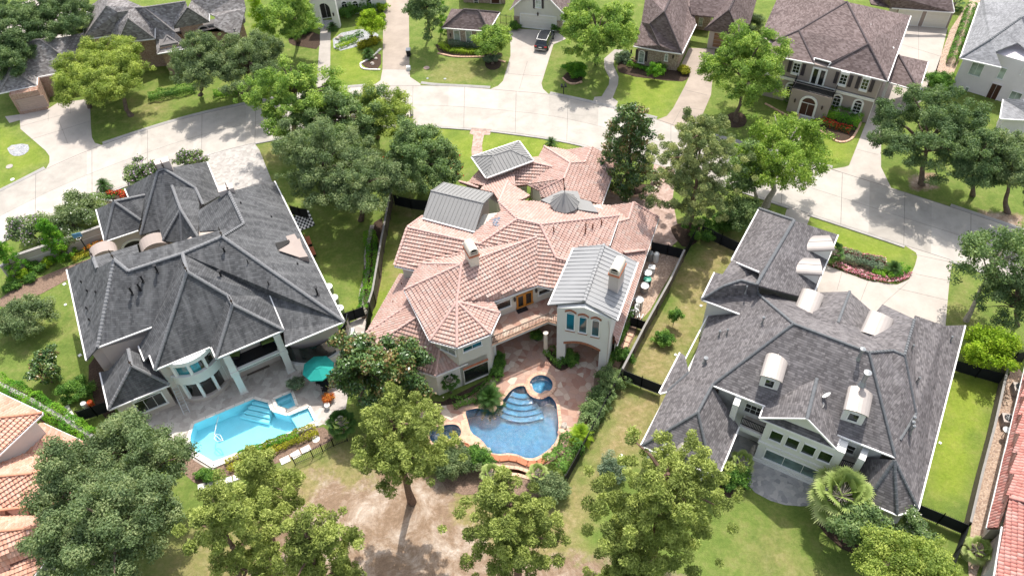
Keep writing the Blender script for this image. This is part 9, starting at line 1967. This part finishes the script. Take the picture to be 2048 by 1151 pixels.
# ladder, hoop, statue, lanterns and covers
l0, l1 = P(374, 826), P(337, 745, 3.6); t = thing('ladder', 'tall aluminium ladder leaning against the charcoal house beside the bow window', 'ladder', l0); dd = (l1 - l0); sdv = np.cross(dd, [0, 0, 1]); sdv = sdv / np.linalg.norm(sdv) * 0.26
for s in (-1, 1): MB().bar(l0 + sdv * s, l1 + sdv * s, 0.05, 0.09).build('rail', M_alum, t)
for k in range(1, 14): q = l0 + dd * k / 14; MB().bar(q - sdv, q + sdv, 0.05, 0.05).build('rung', M_alum, t)
hp = P(178, 505); t = thing('basketball_hoop', 'small basketball hoop with blue board beside the beige garden wall', 'basketball hoop', hp); MB().tube([hp, hp + [0, 0, 2.6]], 0.06, 8).build('pole', M_black, t); MB().box(hp + [-0.05, -0.1, 2.8], (0.9, 0.05, 0.6), rz=0.3).build('backboard', plain('blue_board', (0.10, 0.25, 0.42), 0.4), t)
rg2 = MB(); rg2.tube([(hp[0] + 0.12 + 0.23 * math.cos(a), hp[1] - 0.38 + 0.23 * math.sin(a), 2.62) for a in np.linspace(0, 6.28, 17)], 0.02, 6); rg2.build('hoop_ring', M_plastic, t)
sc = P(1503, 908); t = thing('garden_statue', 'pale stone statue under the balcony left of the white bay', 'statue', sc); MB().lathe([(0.3, 0), (0.3, 0.3), (0.2, 0.35)], sc, 12).build('plinth', M_rock, t); MB().lathe([(0.22, 0.35), (0.26, 0.6), (0.2, 0.9), (0.24, 1.1), (0.1, 1.25), (0.13, 1.36), (0.11, 1.48), (0.01, 1.55)], sc, 12).build('figure', M_rock, t)
for i, (q, r, l, m_) in enumerate((((19, 333), 0.42, 'round pale cover on the far left lawn', M_walk), ((25, 297), 0.3, 'pale stone in the oval gravel ring on the left lawn', M_rock), ((853, 136), 0.42, 'pinkish round manhole cover on the lawn by the tan driveway', M_redpav), ((855, 157), 0.2, 'small square valve cover left of two near the kerb', M_steel), ((890, 158), 0.22, 'small square valve cover right of two near the kerb', M_steel), ((129, 568), 0.22, 'white square cover on the left lawn near the eave', M_plastic), ((131, 609), 0.18, 'white cover on the left lawn below the first one', M_plastic), ((160, 710), 0.22, 'white square cover in the shade of the charcoal eave', M_plastic), ((1243, 911), 0.2, 'white round cover on the dry lawn', M_plastic), ((1351, 709), 0.16, 'small pale cover on the dry side lawn', M_plastic), ((1402, 611), 0.16, 'small white cover near the plum roof wall', M_plastic), ((1880, 885), 0.16, 'small white cover on the bright right lawn', M_plastic), ((25, 359), 0.25, 'white square cover at the left kerb', M_plastic), ((632, 878), 0.35, 'round white pad beside the iron fence', M_coping_w))):
 tag(MB().lathe([(r, 0.0), (r, 0.045), (0.01, 0.05)], P(*q), 16 if r > 0.24 else 4).build('ground_cover_lid', m_), l, 'cover')
for q, l, mt_ in (((186, 812), 'bright orange round lid beside the black gate', M_tail and plain('orange_plastic', (0.8, 0.12, 0.02), 0.4)), ((173, 815), 'white round lid beside the orange one', M_plastic)): c = P(*q); tag(MB().lathe([(0.25, 0), (0.27, 0.7), (0.24, 0.8), (0.01, 0.84)], c, 14).build('bucket', mt_), l, 'bucket')
c = P(602, 756); t = thing('scooter', 'small dark toy scooter on the pale terrace left of the umbrella', 'toy', c); MB().bar(c + [-0.3, 0, 0.12], c + [0.3, 0.1, 0.12], 0.14, 0.05).build('deck', M_black, t); MB().tube([c + [0.3, 0.1, 0.1], c + [0.25, 0.1, 0.85]], 0.02, 6).build('stem', M_steel, t); MB().bar(c + [0.25, -0.15, 0.85], c + [0.25, 0.35, 0.85], 0.03, 0.03).build('handlebar', M_black, t)
for s in (-1, 1): MB().tube([c + [s * 0.32, -0.02, 0.08], c + [s * 0.32, 0.04, 0.08]], 0.09, 10).build('wheel', M_black, t)
stg = MB(); sgp = [P(*q) for q in ((1262, 633), (1265, 660))]
bnch = P(*a6(455, 790), 0);
for q, l in ((a6(455, 790), 'upper orange cushion bench beside the charcoal house wall'), (a6(485, 870), 'lower orange wooden bench beside the charcoal house wall')):
 c = P(*q); t = thing('garden_bench', l, 'bench', c); MB().box((c[0], c[1], 0.42), (0.5, 1.3, 0.08), rz=0.35).build('seat', M_terra, t); MB().box((c[0] - 0.22, c[1] - 0.05, 0.7), (0.06, 1.3, 0.4), rz=0.35).build('backrest', M_terra, t)
 for sy in (-1, 1): MB().box((c[0] - sy * 0.18, c[1] + sy * 0.5, 0.2), (0.45, 0.06, 0.4), rz=0.35).build('leg', M_black, t)
